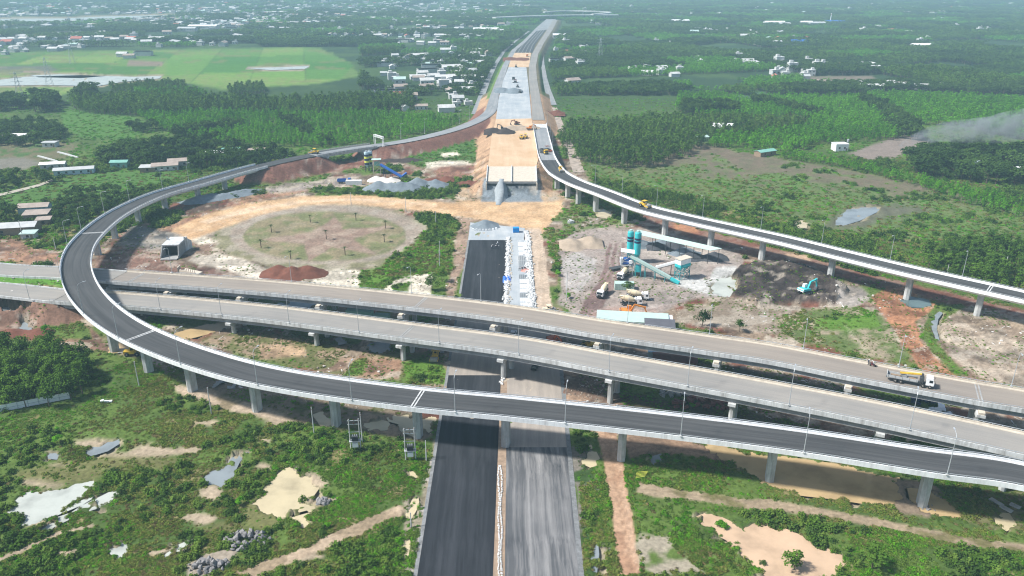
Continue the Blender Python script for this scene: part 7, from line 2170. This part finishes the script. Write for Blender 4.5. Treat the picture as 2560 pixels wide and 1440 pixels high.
for k in range(15):
    y = 606 + k * 11.6
    if 668 < y < 682: continue
    w = 11 + (y - 600) * .02
    c0, c1 = G(1306 + (y - 600) * .055 - w, y, RZ + .03), G(1306 + (y - 600) * .055 + w, y + 9.5, RZ + .03)
    sheet_on = k in (0, 1, 2, 8, 9, 10, 12, 13, 14)
    o = empty('steel_mat', (c0 + c1) / 2, 0, 'white sheet with steel mesh laid on the gravel lane' if sheet_on else 'bare steel mesh mat laid on the grey gravel lane', 'steel mat', 'steel mats on the gravel lane')
    lx, ly = abs(c1.x - c0.x), abs(c1.y - c0.y)
    if sheet_on: MB().box((0, 0, .02), (lx, ly, .05)).build('sheet', M_['white'], o)
    mb = MB()
    for q in np.linspace(-.5, .5, 6): mb.box((q * lx, 0, .08), (.06, ly, .06)).box((0, q * ly, .12), (lx, .06, .05))
    mb.build('mesh_bars', M_['steel_dark' if not sheet_on else 'steel'], o)

# ------------------------------------------------------------------ slab bridge at the end of the raised highway
z0_ = CORR_Z
sb = empty('slab_bridge', (0, 0, 0), 0, 'pale concrete slab bridge ending the tan fill, with gravel banked below', 'bridge')
fl, fr, bl, br = G(1216, 453, z0_ + .5), G(1342, 453, z0_ + .5), G(1219, 416, z0_ + .5), G(1340, 416, z0_ + .5)
for a0, a1_ in ((0.0, .492), (.508, 1.0)):
    q = [fl.lerp(fr, a0), fl.lerp(fr, a1_), bl.lerp(br, a1_), bl.lerp(br, a0)]
    mb = MB(); mb.add(q + [v - Vector((0, 0, 1.2)) for v in q], [(0, 1, 2, 3), (7, 6, 5, 4), (0, 4, 5, 1), (1, 5, 6, 2), (2, 6, 7, 3), (3, 7, 4, 0)]); mb.build('deck_slab', M_['concrete_beige'], sb)
for a, b in ((fl, bl), (fr, br), (fl.lerp(fr, .5), bl.lerp(br, .5))):
    mb = MB(); d = (b - a)
    mb.bar(a + Vector((0, 0, .3)) - d * .06, b + Vector((0, 0, .3)), .5, 1.0); mb.build('parapet', M_['concrete'], sb)
for a in (fl, fr):
    mb = MB(); mb.box((a.x, a.y - .3, z0_ / 2 - .4), (.7, 5.0, z0_ + .8)); mb.build('wing_wall', M_['concrete_beige'], sb)
mb = MB(); mb.box(((fl.x + fr.x) / 2, fl.y - .15, z0_ - .35), ((fr - fl).length - .9, .5, .9)); mb.build('end_beam', M_['concrete_dark'], sb)
# gravel tongue down from the slab
A_ = np.array([tuple(G(1254, 447, z0_ + .75)), tuple(G(1252, 459, z0_ + .4)), tuple(G(1254, 474, 4.4)), tuple(G(1250, 492, 2.0)), tuple(G(1245, 512, .5))])
AA = spline(A_, 1.2)
V, F = ribbon(AA, [(-3.6, -4.2), (-1.7, -.9), (-1.1, .05), (1.1, .05), (1.7, -.9), (3.6, -4.2)], False)
V[:, 2] = np.maximum(V[:, 2], -.3) + (vnoise(V[:, 0], V[:, 1], 5) - .5) * .3
o = np_obj('gravel_ramp', V, F, M_['gravel_pale'], smooth=True); tag(o, 'narrow grey gravel ramp running down from the slab bridge', 'ramp')

# ------------------------------------------------------------------ culvert box and unfinished wall
cp_ = GG(430, 642)
cu = empty('box_culvert', cp_, 0.06, 'open concrete box culvert with black mouth and flared wing walls', 'culvert')
MB().box((0, 5.6, 5.2), (7.2, 11.2, .6)).build('roof_slab', M_['concrete'], cu)
for s in (-1, 1):
    MB().box((s * 3.35, 5.6, 2.3), (.5, 11.2, 5.2)).build('side_wall', M_['concrete_dark'], cu)  # darker concrete, so the inside of the culvert reads as shaded
    MB().prism([(0, -.3), (2.6, -.3), (2.6, 1.2), (0, 5.2)], -.2, .2, Matrix.Translation((s * 3.4, .0, 0)) @ Matrix.Rotation(math.radians(-90 + s * 8), 4, 'Z')).build('wing_wall', M_['concrete_dark'], cu)
    MB().prism([(0, -.3), (5.0, -.3), (5.0, 3.4), (0, 6.8)], -.25, .25, Matrix.Translation((s * 3.6, 7.2, 0)) @ Matrix.Rotation(math.radians(90 - s * 14), 4, 'Z')).build('wing_wall', M_['concrete'], cu)
MB().box((0, 2.6, 2.4), (6.18, .3, 5.0)).build('mouth_shade_panel', M_['black'], cu)  # added black panel across the passage, standing in for the shade inside
MB().box((0, -1.5, .25), (7.0, 6.0, .3)).build('apron', M_['concrete_dark'], cu)
uw = empty('retaining_wall', GG(470, 688), -.45, 'unfinished beige concrete wall and slab beside the brown viaduct', 'wall')
MB().box((0, 1.8, .9), (9.5, 3.4, .4)).build('slab', M_['concrete_beige'], uw)
MB().box((0, -.2, 1.0), (9.5, .4, 1.8)).build('wall', M_['concrete_beige'], uw)
for k in range(9): MB().bar((-4.2 + k * 1.05, -.2, 1.8), (-4.2 + k * 1.05, -.15, 2.9), .12).build('starter_bar', M_['rust'], uw)
MB().box((-5.4, .6, 1.4), (.4, 3.0, 2.9), rz=.5).build('wing_wall', M_['concrete_beige'], uw)
# paved abutment slopes
def slope_panel(quad, label, rows=8, cols=10):
    """quad: four world points, top-left, top-right, bottom-right, bottom-left; pavers as raised courses"""
    tl, tr, br_, bl_ = [Vector(q) for q in quad]
    o = empty('paved_slope', (0, 0, 0), 0, label, 'slope paving')
    nrm = (tr - tl).cross(bl_ - tl).normalized()
    if nrm.z < 0: nrm = -nrm
    mb = MB().mat(M_['paver'])
    for i in range(rows):
        for j in range(cols):
            u0, u1, v0, v1 = j / cols + .008, (j + 1) / cols - .008, i / rows + .01, (i + 1) / rows - .01
            q = [(tl.lerp(tr, u).lerp(bl_.lerp(br_, u), v)) for u, v in ((u0, v0), (u1, v0), (u1, v1), (u0, v1))]
            lift = nrm * (.12 + rng.uniform(0, .03))
            mb.add([p + lift for p in q] + [p - nrm * .05 for p in q], [(0, 1, 2, 3), (0, 4, 5, 1), (1, 5, 6, 2), (2, 6, 7, 3), (3, 7, 4, 0)])
    b = mb.build('pavers', None, o); tag(b, kind='stuff')
    mb = MB(); mb.add([p + nrm * .02 for p in (tl, tr, br_, bl_)] + [p - nrm * .5 for p in (tl, tr, br_, bl_)], [(0, 1, 2, 3), (7, 6, 5, 4), (0, 4, 5, 1), (1, 5, 6, 2), (2, 6, 7, 3), (3, 7, 4, 0)]).build('bedding', M_['concrete_dark'], o)
    mb = MB(); mb.bar(tl, tr, .5, .3).bar(tl, bl_, .5, .3).bar(tr, br_, .5, .3).bar(bl_, br_, .5, .3).build('edge_beam', M_['concrete_beige'], o)
    return o
slope_panel([G(128, 753, 5.6), G(162, 754, 5.6), G(150, 782, .6), G(116, 776, .6)], 'paved abutment slope below the old road, long face', 9, 9)
slope_panel([G(163, 754, 5.6), G(182, 762, 5.4), G(196, 784, .6), G(151, 782, .6)], 'paved abutment cone beside the loop ramp curve', 9, 7)
slope_panel([G(655, 424, 6.4), G(672, 419, 6.4), G(694, 440, .6), G(640, 447, .6)], 'pale paved cone at the loop ramp abutment on red soil', 6, 8)
slope_panel([G(752, 402, 6.4), G(778, 394, 6.4), G(800, 410, .6), G(766, 419, .6)], 'pale paved cone at the near end of the short ramp bridge', 6, 6)
slope_panel([G(908, 373, 6.4), G(930, 367, 6.4), G(948, 385, .6), G(898, 392, .6)], 'pale paved cone at the far end of the short ramp bridge', 6, 6)
# abutment blocks under the bridge ends
for (A, i, W_, lab) in ((LA, len(LA) - 1, LOOP_W, 'concrete abutment where the loop ramp meets the red bank'), (A1, 0, M1_W, 'concrete abutment of the grey paved viaduct under the loop'), (A2, 0, M2_W, 'concrete abutment of the brown paved viaduct')):
    t_, n_ = normals2d(A); p = A[i]
    zt = p[2] - (2.0 if A is LA else 2.05)
    o = MB().box((0, 0, (zt - .5) / 2), (2.0, W_ - .6, zt + .5)).build('abutment', M_['concrete_pier'])
    o.location = (p[0], p[1], 0); o.rotation_euler = (0, 0, math.atan2(t_[i, 1], t_[i, 0])); tag(o, lab, 'abutment')

# ------------------------------------------------------------------ white sheet fence with separate panels
fa, fb = G(-62, 1045, 0), G(176, 998, 0)
fz = .2
fe = empty('sheet_fence', (fa.x, fa.y, fz), math.atan2(fb.y - fa.y, fb.x - fa.x), 'white metal sheet fence before the leafy grove', 'fence')
LN = (fb - fa).length; np_ = 9
for k in range(np_):
    w = LN / np_
    MB().box(((k + .5) * w, 0, 1.15 + rng.uniform(-.05, .05)), (w - .06, .06, 2.1)).build('panel', M_['white'], fe)
    MB().bar((k * w, -.1, -.3), (k * w, -.1, 2.3), .1).build('post', M_['steel'], fe)
MB().bar((0, -.1, 1.1), (LN, -.1, 1.1), .07).build('rail', M_['steel'], fe)
MB().bar((LN, -.1, -.3), (LN, -.1, 2.3), .1).build('post', M_['steel'], fe)
MB().bar((LN + 1.4, 0, -.3), (LN + 1.4, 0, 2.2), .08).build('post', M_['steel_dark'], fe)
MB().bar((LN, 0, 2.1), (LN + 1.4, 0, 2.1), .07).build('rail', M_['steel_dark'], fe)
# sign gantry over the gravel ramp
gp, gh = deck_at(loop_c, 950, 357)
ga = empty('sign_gantry', gp, gh, 'pale steel sign gantry frame spanning the gravel ramp', 'gantry')
for s in (-1, 1):
    for d in (-.5, .5): MB().bar((d, s * 5.6, -.3), (d, s * 5.6, 6.5), .3).build('post', M_['white'], ga)
for z in (5.2, 6.4):
    for d in (-.5, .5): MB().bar((d, -6.0, z), (d, 6.0, z), .2).build('beam', M_['white'], ga)
mb = MB()
for k in range(10):
    for d in (-.5, .5): mb.bar((d, -6 + k * 1.2, 5.2), (d, -4.8 + k * 1.2, 6.4), .1)
mb.build('lattice', M_['white'], ga)
# palms of the star garden
def palm(x, y, h, label):
    o = empty('palm_tree', GG(x, y), rng.uniform(0, 6), label, 'palm', 'young palms of the star garden')
    MB().bar((0, 0, -.2), (0, 0, h), .42, n=7, r2=.3).build('trunk', M_['bark'], o)
    V, F = [], []
    for k in range(16):
        a = k * 2.4; el = rng.uniform(.5, 1.3); L = rng.uniform(1.3, 2.0)
        for q in range(4):
            t0, t1 = q / 4, (q + 1) / 4
            def pt(t): return np.array([math.cos(a) * L * t * math.cos(el * (1 - t * .8)), math.sin(a) * L * t * math.cos(el * (1 - t * .8)), h + L * (math.sin(el) * t - 0.75 * t * t)])
            sdv = np.array([-math.sin(a), math.cos(a), 0]) * .22
            w0, w1 = (1 - t0 * .7), (1 - t1 * .85)
            i = len(V); V += [pt(t0) - sdv * w0, pt(t0) + sdv * w0, pt(t1) + sdv * w1, pt(t1) - sdv * w1]; F.append((i, i + 1, i + 2, i + 3))
    np_obj('crown', np.array(V), np.array(F), M_['leaf_palm'], o)
for k, (x, y) in enumerate([(679,581),(653,620),(727,648),(776,556),(890,551),(964,571),(961,605),(863,638)]):
    palm(x, y, 3.4, 'young palm on the rim lawn of the star garden')
o = palm(816, 598, 4.0, 'young palm at the centre of the red star')
# yellow frames and litter by the track
mb = MB()
fr_ = empty('scaffolding', GG(1600, 1195), .3, 'thin yellow steel frames lying beside the dirt track', 'scaffolding')
for k in range(5): MB().bar((-1.2 + k * .3, k * .5, .3), (1.2 + k * .4, k * .4 - .3, .5), .09).build('bar', M_['silo_yellow'], fr_)

# ------------------------------------------------------------------ farmhouses
for (x, y, L, W_, e, r_, roof, wall, rz, lab, wn_, gb) in FH:
    house(x, y, L, W_, e, r_, roof, wall, rz, lab, wins=wn_, gable=gb, parapet_roof=(roof == 'white' and wall == 'white'))
wt = empty('water_tank', G(2117, 372, 0), 0, 'steel water tank on a stand beside the white cube house', 'tank')
MB().lathe((0, 0, 5.0), [(.7, 0), (.7, 1.6), (.2, 1.9)], 12).build('tank', M_['steel'], wt)
for k in range(4): MB().bar((math.cos(k * 1.57 + .78) * .7, math.sin(k * 1.57 + .78) * .7, -.2), (math.cos(k * 1.57 + .78) * .6, math.sin(k * 1.57 + .78) * .6, 5.0), .12).build('leg', M_['steel'], wt)
# nursery covers: pale strips in rows
for i, (x, y, n_) in enumerate([(120, 395, 6), (170, 385, 6)]):
    for k in range(n_):
        p = GG(x + k * 7 - 18, y + k * 2 - 2)
        o = MB().box((0, 0, .5), (8.0, 1.1, .7), taper=.8).build('crop_cover', M_['plaster']); o.location = p; o.rotation_euler = (0, 0, -.55)
        tag(o, 'thin white crop cover strip on the bare plot near the farmhouses', 'crop cover', 'crop cover strips')

# ------------------------------------------------------------------ villages: single small houses
def small_house(seed, L, W_, e, r_, roof, wall, style):
    mb = MB()
    mb.mat(M_[wall]).box((0, 0, e / 2), (L, W_, e))
    if style == 'gable':
        mb.prism([(-W_ / 2, e), (W_ / 2, e), (0, r_ - .05)], -L / 2 + .02, L / 2 - .02, Matrix.Rotation(math.pi / 2, 4, 'Z'))
        mb.mat(M_[roof]).prism([(-W_ / 2 - .5, e - .1), (0, r_), (W_ / 2 + .5, e - .1), (W_ / 2 + .5, e + .1), (0, r_ + .2), (-W_ / 2 - .5, e + .1)], -L / 2 - .5, L / 2 + .5, Matrix.Rotation(math.pi / 2, 4, 'Z'))
    elif style == 'flat':
        mb.mat(M_[roof]).box((0, 0, e + .15), (L + .4, W_ + .4, .3)); mb.mat(M_[wall]).box((L * .2, 0, e + 1.2), (L * .35, W_ * .5, 2.0))
    else:
        mb.mat(M_[roof]).prism([(-W_ / 2 - .4, e - .2), (W_ / 2 + .4, r_), (W_ / 2 + .4, r_ + .2), (-W_ / 2 - .4, e)], -L / 2 - .4, L / 2 + .4, Matrix.Rotation(math.pi / 2, 4, 'Z'))
    mb.mat(M_['glass'])
    for k in range(max(1, int(L / 3.5))):
        x = -L / 2 + (k + .5) * L / max(1, int(L / 3.5))
        for z in ([1.6] if e < 4.5 else [1.6, e - 1.6]): mb.box((x, -W_ / 2 - .02, z), (1.3, .08, 1.3))
    mb.mat(M_['wood']).box((L * .38, -W_ / 2 - .03, 1.1), (1.1, .1, 2.1))
    return mb.mesh('small_house')
HV = [(small_house(1, 11, 7, 3.4, 5.0, 'roof_pale', 'plaster', 'gable'), 'white gabled house'), (small_house(2, 9, 6, 3.4, 5.0, 'tin', 'plaster', 'gable'), 'grey tin roofed house'),
      (small_house(3, 12, 8, 3.6, 5.6, 'tile_red', 'plaster', 'gable'), 'red tiled house'), (small_house(4, 8, 8, 6.8, 7, 'plaster', 'plaster', 'flat'), 'two-storey white flat roofed house'),
      (small_house(5, 18, 8, 3.8, 5.0, 'roof_pale', 'plaster', 'shed'), 'long white roofed shed'), (small_house(6, 12, 7, 3.6, 5.2, 'tin_brown', 'plaster', 'gable'), 'brown tin roofed house'),
      (small_house(7, 10, 7, 3.6, 5.2, 'teal_roof', 'plaster', 'gable'), 'pale green roofed house'), (small_house(8, 7, 6, 3.4, 3.6, 'roof_pale', 'plaster', 'flat'), 'small white cube house')]
taken = []
def village(poly, n, phrase, group, weights, scale=1.0, ang=0.0, gap=11.0, avoid=True):
    P = np.array(poly, float); got = 0; tries = 0
    w = np.array(weights, float); w /= w.sum()
    while got < n and tries < n * 60:
        tries += 1
        x = rng.uniform(P[:, 0].min(), P[:, 0].max()); y = rng.uniform(P[:, 1].min(), P[:, 1].max())
        if poly_sd(np.array([x]), np.array([y]), poly)[0] > 0: continue
        g = G(x, y, .2)
        if any((g.x - a) ** 2 + (g.y - b) ** 2 < gap * gap for a, b in taken): continue
        if avoid and not road_clear(np.array([[g.x, g.y]]), 9)[0]: continue
        taken.append((g.x, g.y)); got += 1
        k = int(rng.choice(len(HV), p=w))
        o = link(bpy.data.objects.new('house', HV[k][0])); o.location = (g.x, g.y, .1)
        s = scale * rng.uniform(.85, 1.3); o.scale = (s, s, s * rng.uniform(.95, 1.15))
        o.rotation_euler = (0, 0, ang + rng.choice([0, math.pi / 2, math.pi]) + rng.normal(0, .12))
        tag(o, HV[k][1] + ' ' + phrase, 'house', group + ', ' + HV[k][1] + ' kind')
WV = [5, 3, .6, 2, 3, 2, .6, 4]
village([(960,148),(1100,125),(1225,130),(1232,150),(1195,215),(1180,270),(1150,285),(1120,240),(1020,215),(940,190)], 72, 'in the village along the pale frontage road', 'houses of the frontage road village', WV, 1.05, .2)
village([(930,215),(1000,225),(1060,260),(1150,282),(1110,290),(1000,275),(940,262)], 14, 'at the plantation edge of the frontage village', 'houses between plantation and frontage village', WV, 1.0, .1)
village([(1385,100),(1480,110),(1500,150),(1440,190),(1430,235),(1395,205),(1385,150)], 18, 'on the forest side of the highway', 'houses on the forest side of the highway', WV, 1.0, .3)
village([(1560,168),(1660,175),(1720,185),(1700,198),(1580,192)], 9, 'in the small hamlet inside the forest', 'houses of the forest hamlet', WV, 1.0, .1)
village([(1740,150),(1850,145),(1980,155),(2180,150),(2240,160),(2220,175),(2060,180),(2010,200),(1930,205),(1860,165),(1750,165)], 34, 'in the village among the plantations', 'houses of the plantation village', [4, 2, 2, 2, 2, 1.5, 1.5, 3], 1.1, 0.0)
village([(2040,214),(2130,214),(2330,210),(2420,218),(2330,226),(2240,224),(2060,226)], 9, 'beside the long arched warehouse', 'houses by the arched warehouse', WV, 1.0, 0.0)
village([(1700,75),(1900,72),(1980,95),(2050,110),(1970,125),(1820,105),(1710,85)], 30, 'in the hamlet below the far factories', 'houses of the hamlet below the factories', [3, 2, 3, 2, 2, 1, 1.5, 3], 1.2, .1)
village([(280,92),(500,78),(560,60),(640,62),(600,85),(660,110),(520,118),(380,122),(290,110)], 34, 'in the town quarter behind the rice fields', 'houses of the quarter behind the rice fields', WV, 1.2, .1)
village([(-20,65),(250,62),(280,100),(200,120),(0,115)], 38, 'in the hazy quarter beside the rice fields', 'houses of the hazy quarter', WV, 1.2, 0.0)
village([(300,140),(360,138),(355,146),(310,146)], 3, 'on the islet of trees in the rice fields', 'houses on the rice field islet', WV, 1.1, 0.0)
for (x, y, L, W_, roof, lab) in [(1935,62,45,18,'white','big pale factory hall with arched side windows far in the forest'), (2040,64,36,16,'tin','low grey factory hall beside the blue roofed one'), (2085,60,44,18,'blue','blue roofed factory hall far in the forest'),
                                 (1960,66,24,14,'tin','smaller factory hall beside the big pale one'), (2015,62,26,14,'white','white hall between the far factories'), (510,72,60,22,'white','wide white factory roof in the far town'), (470,78,36,18,'tin','grey factory roof beside the wide white one'),
                                 (1215,80,50,18,'white','long white shed roof beside the far highway bend'), (1240,84,30,14,'tin','grey shed roof at the far highway bend'), (1700,58,40,16,'white','white factory roof at the forest edge'), (1995,112,26,12,'blue','blue roofed shed in the hamlet below the factories'), (1400,96,26,10,'white','long white shed beside the far collector road'), (2300,122,30,10,'white','low white shed at the open green field far off')]:
    house(x, y, L, W_, 6.0, 8.5, roof, 'plaster', rng.normal(0, .05), lab, 'factory', 'factory_hall', 6)
# chimney of the factory
ch = empty('factory_chimney', G(2075, 60, 0), 0, 'slim white chimney beside the blue roofed factory hall', 'chimney')
MB().lathe((0, 0, 0), [(1.2, -.2), (.7, 24)], 10).build('stack', M_['white'], ch); MB().lathe((0, 0, 0), [(.85, 20.5), (.8, 22)], 10, cap=False).build('band', M_['tile_red'], ch)
# the rest of the hazy towns: past counting
P = []
for poly, n_ in ([(-100,8),(900,4),(1300,6),(1380,30),(1180,42),(900,58),(620,70),(420,70),(280,62),(0,64),(-100,64)], 1150), ([(640,70),(900,62),(1180,45),(1300,50),(1260,95),(1100,115),(900,110),(700,95)], 240), ([(1400,6),(2660,6),(2660,34),(1900,40),(1450,34)], 170), ([(-100,100),(280,62),(250,112),(160,135),(0,140)], 60), ([(1450,50),(1720,45),(2560,50),(2560,100),(2200,130),(1500,140)], 50):
    k = 0
    A_ = np.array(poly, float)
    x = rng.uniform(A_[:, 0].min(), A_[:, 0].max(), n_ * 4); y = rng.uniform(A_[:, 1].min(), A_[:, 1].max(), n_ * 4)
    ok = poly_sd(x, y, poly) < 0
    ok &= poly_sd(x, y, [(-500,50),(0,45),(260,38),(470,33),(470,44),(230,52),(0,62),(-500,66)]) > 0
    X, Y = Gn(x[ok][:n_], y[ok][:n_])
    T = np.stack([X, Y], 1); T = T[road_clear(T, 16)]
    P.append(np.column_stack([T, np.full(len(T), .1)]))
P = np.concatenate(P)
scatter('far_town', P, rng.uniform(.6, 1.35, len(P)), [h[0] for h in HV], 'hazy far towns of countless white houses', pick=rng.choice(8, len(P), p=np.array(WV) / sum(WV)), rot=rng.choice([0, 1.57, 3.14], len(P)) + rng.normal(0, .2, len(P)), cat='town')
# far interchange viaduct
fv = spline([G(1235, 44, 9), G(1330, 40, 9), G(1420, 38, 9), G(1545, 37, 9)], 12)
o = empty('far_viaduct', (0, 0, 0), 0, 'far pale viaduct crossing the end of the highway', 'viaduct')
ribbon_obj('deck', fv, [(-7, 0), (7, 0), (7, 1.0), (6.6, 1.0), (6.6, .1), (-6.6, .1), (-6.6, 1.0), (-7, 1.0), (-7, -1.6), (7, -1.6)][:8] + [(-7, -1.6), (7, -1.6)][::1] if False else [(-7, 1.0), (7, 1.0), (7, -1.6), (-7, -1.6)], M_['concrete'], o)
for i in range(2, len(fv), 4):
    MB().box((fv[i][0], fv[i][1], (fv[i][2] - 1.6) / 2), (3, 2, fv[i][2] - 1.4)).build('pier', M_['concrete_pier'], o)
fv = spline([G(1360, 30, 14), G(1420, 27, 15), G(1480, 28, 15), G(1525, 31, 13), G(1480, 36, 11)], 12)
o = empty('far_viaduct', (0, 0, 0), 0, 'far curved flyover above the pale viaduct', 'viaduct')
ribbon_obj('deck', fv, [(-5, 1.0), (5, 1.0), (5, -1.6), (-5, -1.6)], M_['concrete'], o)
for i in range(2, len(fv), 4):
    MB().box((fv[i][0], fv[i][1], (fv[i][2] - 1.6) / 2), (3, 2, fv[i][2] - 1.4)).build('pier', M_['concrete_pier'], o)
# pylons over the rice fields
def pylon(x, y, h, label):
    o = empty('power_pylon', G(x, y, 0), .3, label, 'pylon', 'power pylons over the rice fields')
    mb = MB()
    for sx in (-1, 1):
        for sy in (-1, 1): mb.bar((sx * 3.2, sy * 3.2, 0), (sx * .5, sy * .5, h), .2)
    for k in range(8):
        z0, z1 = h * k / 8, h * (k + 1) / 8; w0, w1 = 3.2 - 2.7 * k / 8, 3.2 - 2.7 * (k + 1) / 8
        for s in (-1, 1): mb.bar((-w0, s * w0, z0), (w1, s * w1, z1), .1).bar((s * w0, w0, z0), (s * w1, -w1, z1), .1)
    mb.build('lattice_mast', M_['steel'], o)
    for z in (.7, .82, .94): MB().bar((-5, 0, h * z), (5, 0, h * z), .25).build('crossarm', M_['steel'], o)
for x, y, lab in ((125, 215, 'slim steel power pylon beside the flooded paddies'), (55, 262, 'slim steel power pylon among dark trees at the field edge'), (182, 160, 'slim steel power pylon in the open rice field'), (1500, 152, 'slim mast rising from the forest beside the highway')):
    pylon(x, y, 30, lab)

# ------------------------------------------------------------------ smoke over the clearing
def smoke():
    c = [G(2250, 368, 1.5), G(2275, 352, 7), G(2320, 338, 13), G(2400, 328, 18), G(2500, 318, 22), G(2620, 312, 26)]
    rad = [2.5, 6.5, 9, 11, 13, 14]
    C_ = spline(c, 5.0); n = len(C_)
    R_ = np.interp(np.linspace(0, 1, n), np.linspace(0, 1, len(rad)), rad)
    V = []; m = 12
    for i in range(n):
        for k in range(m):
            a = 2 * math.pi * k / m; q = R_[i] * (1 + .3 * math.sin(3 * a + i * .7) * .5)
            V.append((C_[i][0] + math.sin(a * 1.0) * 0, C_[i][1] + math.cos(a) * q * 1.2, max(.3, C_[i][2] + math.sin(a) * q * .75)))
    F = [(i * m + k, i * m + (k + 1) % m, (i + 1) * m + (k + 1) % m, (i + 1) * m + k) for i in range(n - 1) for k in range(m)]
    me = bpy.data.meshes.new('smoke'); me.from_pydata(V, [], F + [tuple(range(m)), tuple(range((n - 1) * m, n * m))])
    bm = bmesh.new(); bm.from_mesh(me); bmesh.ops.recalc_face_normals(bm, faces=bm.faces); bm.to_mesh(me); bm.free()
    mt = bpy.data.materials.new('wood_smoke'); mt.use_nodes = True; nt = mt.node_tree; nt.nodes.clear()
    out = nt.nodes.new('ShaderNodeOutputMaterial'); pv = nt.nodes.new('ShaderNodeVolumePrincipled')
    geo = N(nt, 'ShaderNodeNewGeometry'); no = N(nt, 'ShaderNodeTexNoise', Scale=.14, Detail=4.0, Roughness=.6)
    nt.links.new(geo.outputs['Position'], no.inputs['Vector'])
    mr = N(nt, 'ShaderNodeMapRange'); mr.inputs[1].default_value = .40; mr.inputs[2].default_value = .75; mr.inputs[3].default_value = 0.008; mr.inputs[4].default_value = .16
    nt.links.new(no.outputs['Fac'], mr.inputs[0]); nt.links.new(mr.outputs[0], pv.inputs['Density'])
    pv.inputs['Color'].default_value = (.90, .96, 1.0, 1); pv.inputs['Anisotropy'].default_value = .2
    nt.links.new(pv.outputs[0], out.inputs['Volume'])
    me.materials.append(mt)
    o = link(bpy.data.objects.new('smoke', me)); tag(o, 'blue grey wood smoke drifting from the bare clearing', None, None, 'stuff')
smoke()

# ------------------------------------------------------------------ haze
def haze():
    mb = MB(); mb.box((0, 6500, 68.0), (46000, 16000, 142.0))
    m = bpy.data.materials.new('haze'); m.use_nodes = True
    nt = m.node_tree; nt.nodes.clear()
    out = nt.nodes.new('ShaderNodeOutputMaterial')
    pv = nt.nodes.new('ShaderNodeVolumePrincipled')
    pv.inputs['Color'].default_value = (0.55, 0.87, 1.0, 1)
    pv.inputs['Density'].default_value = 0.00025
    pv.inputs['Anisotropy'].default_value = 0.0
    nt.links.new(pv.outputs[0], out.inputs['Volume'])
    o = mb.build('haze', m)
    tag(o, 'pale blue summer haze over the whole plain', None, None, 'stuff')
haze()
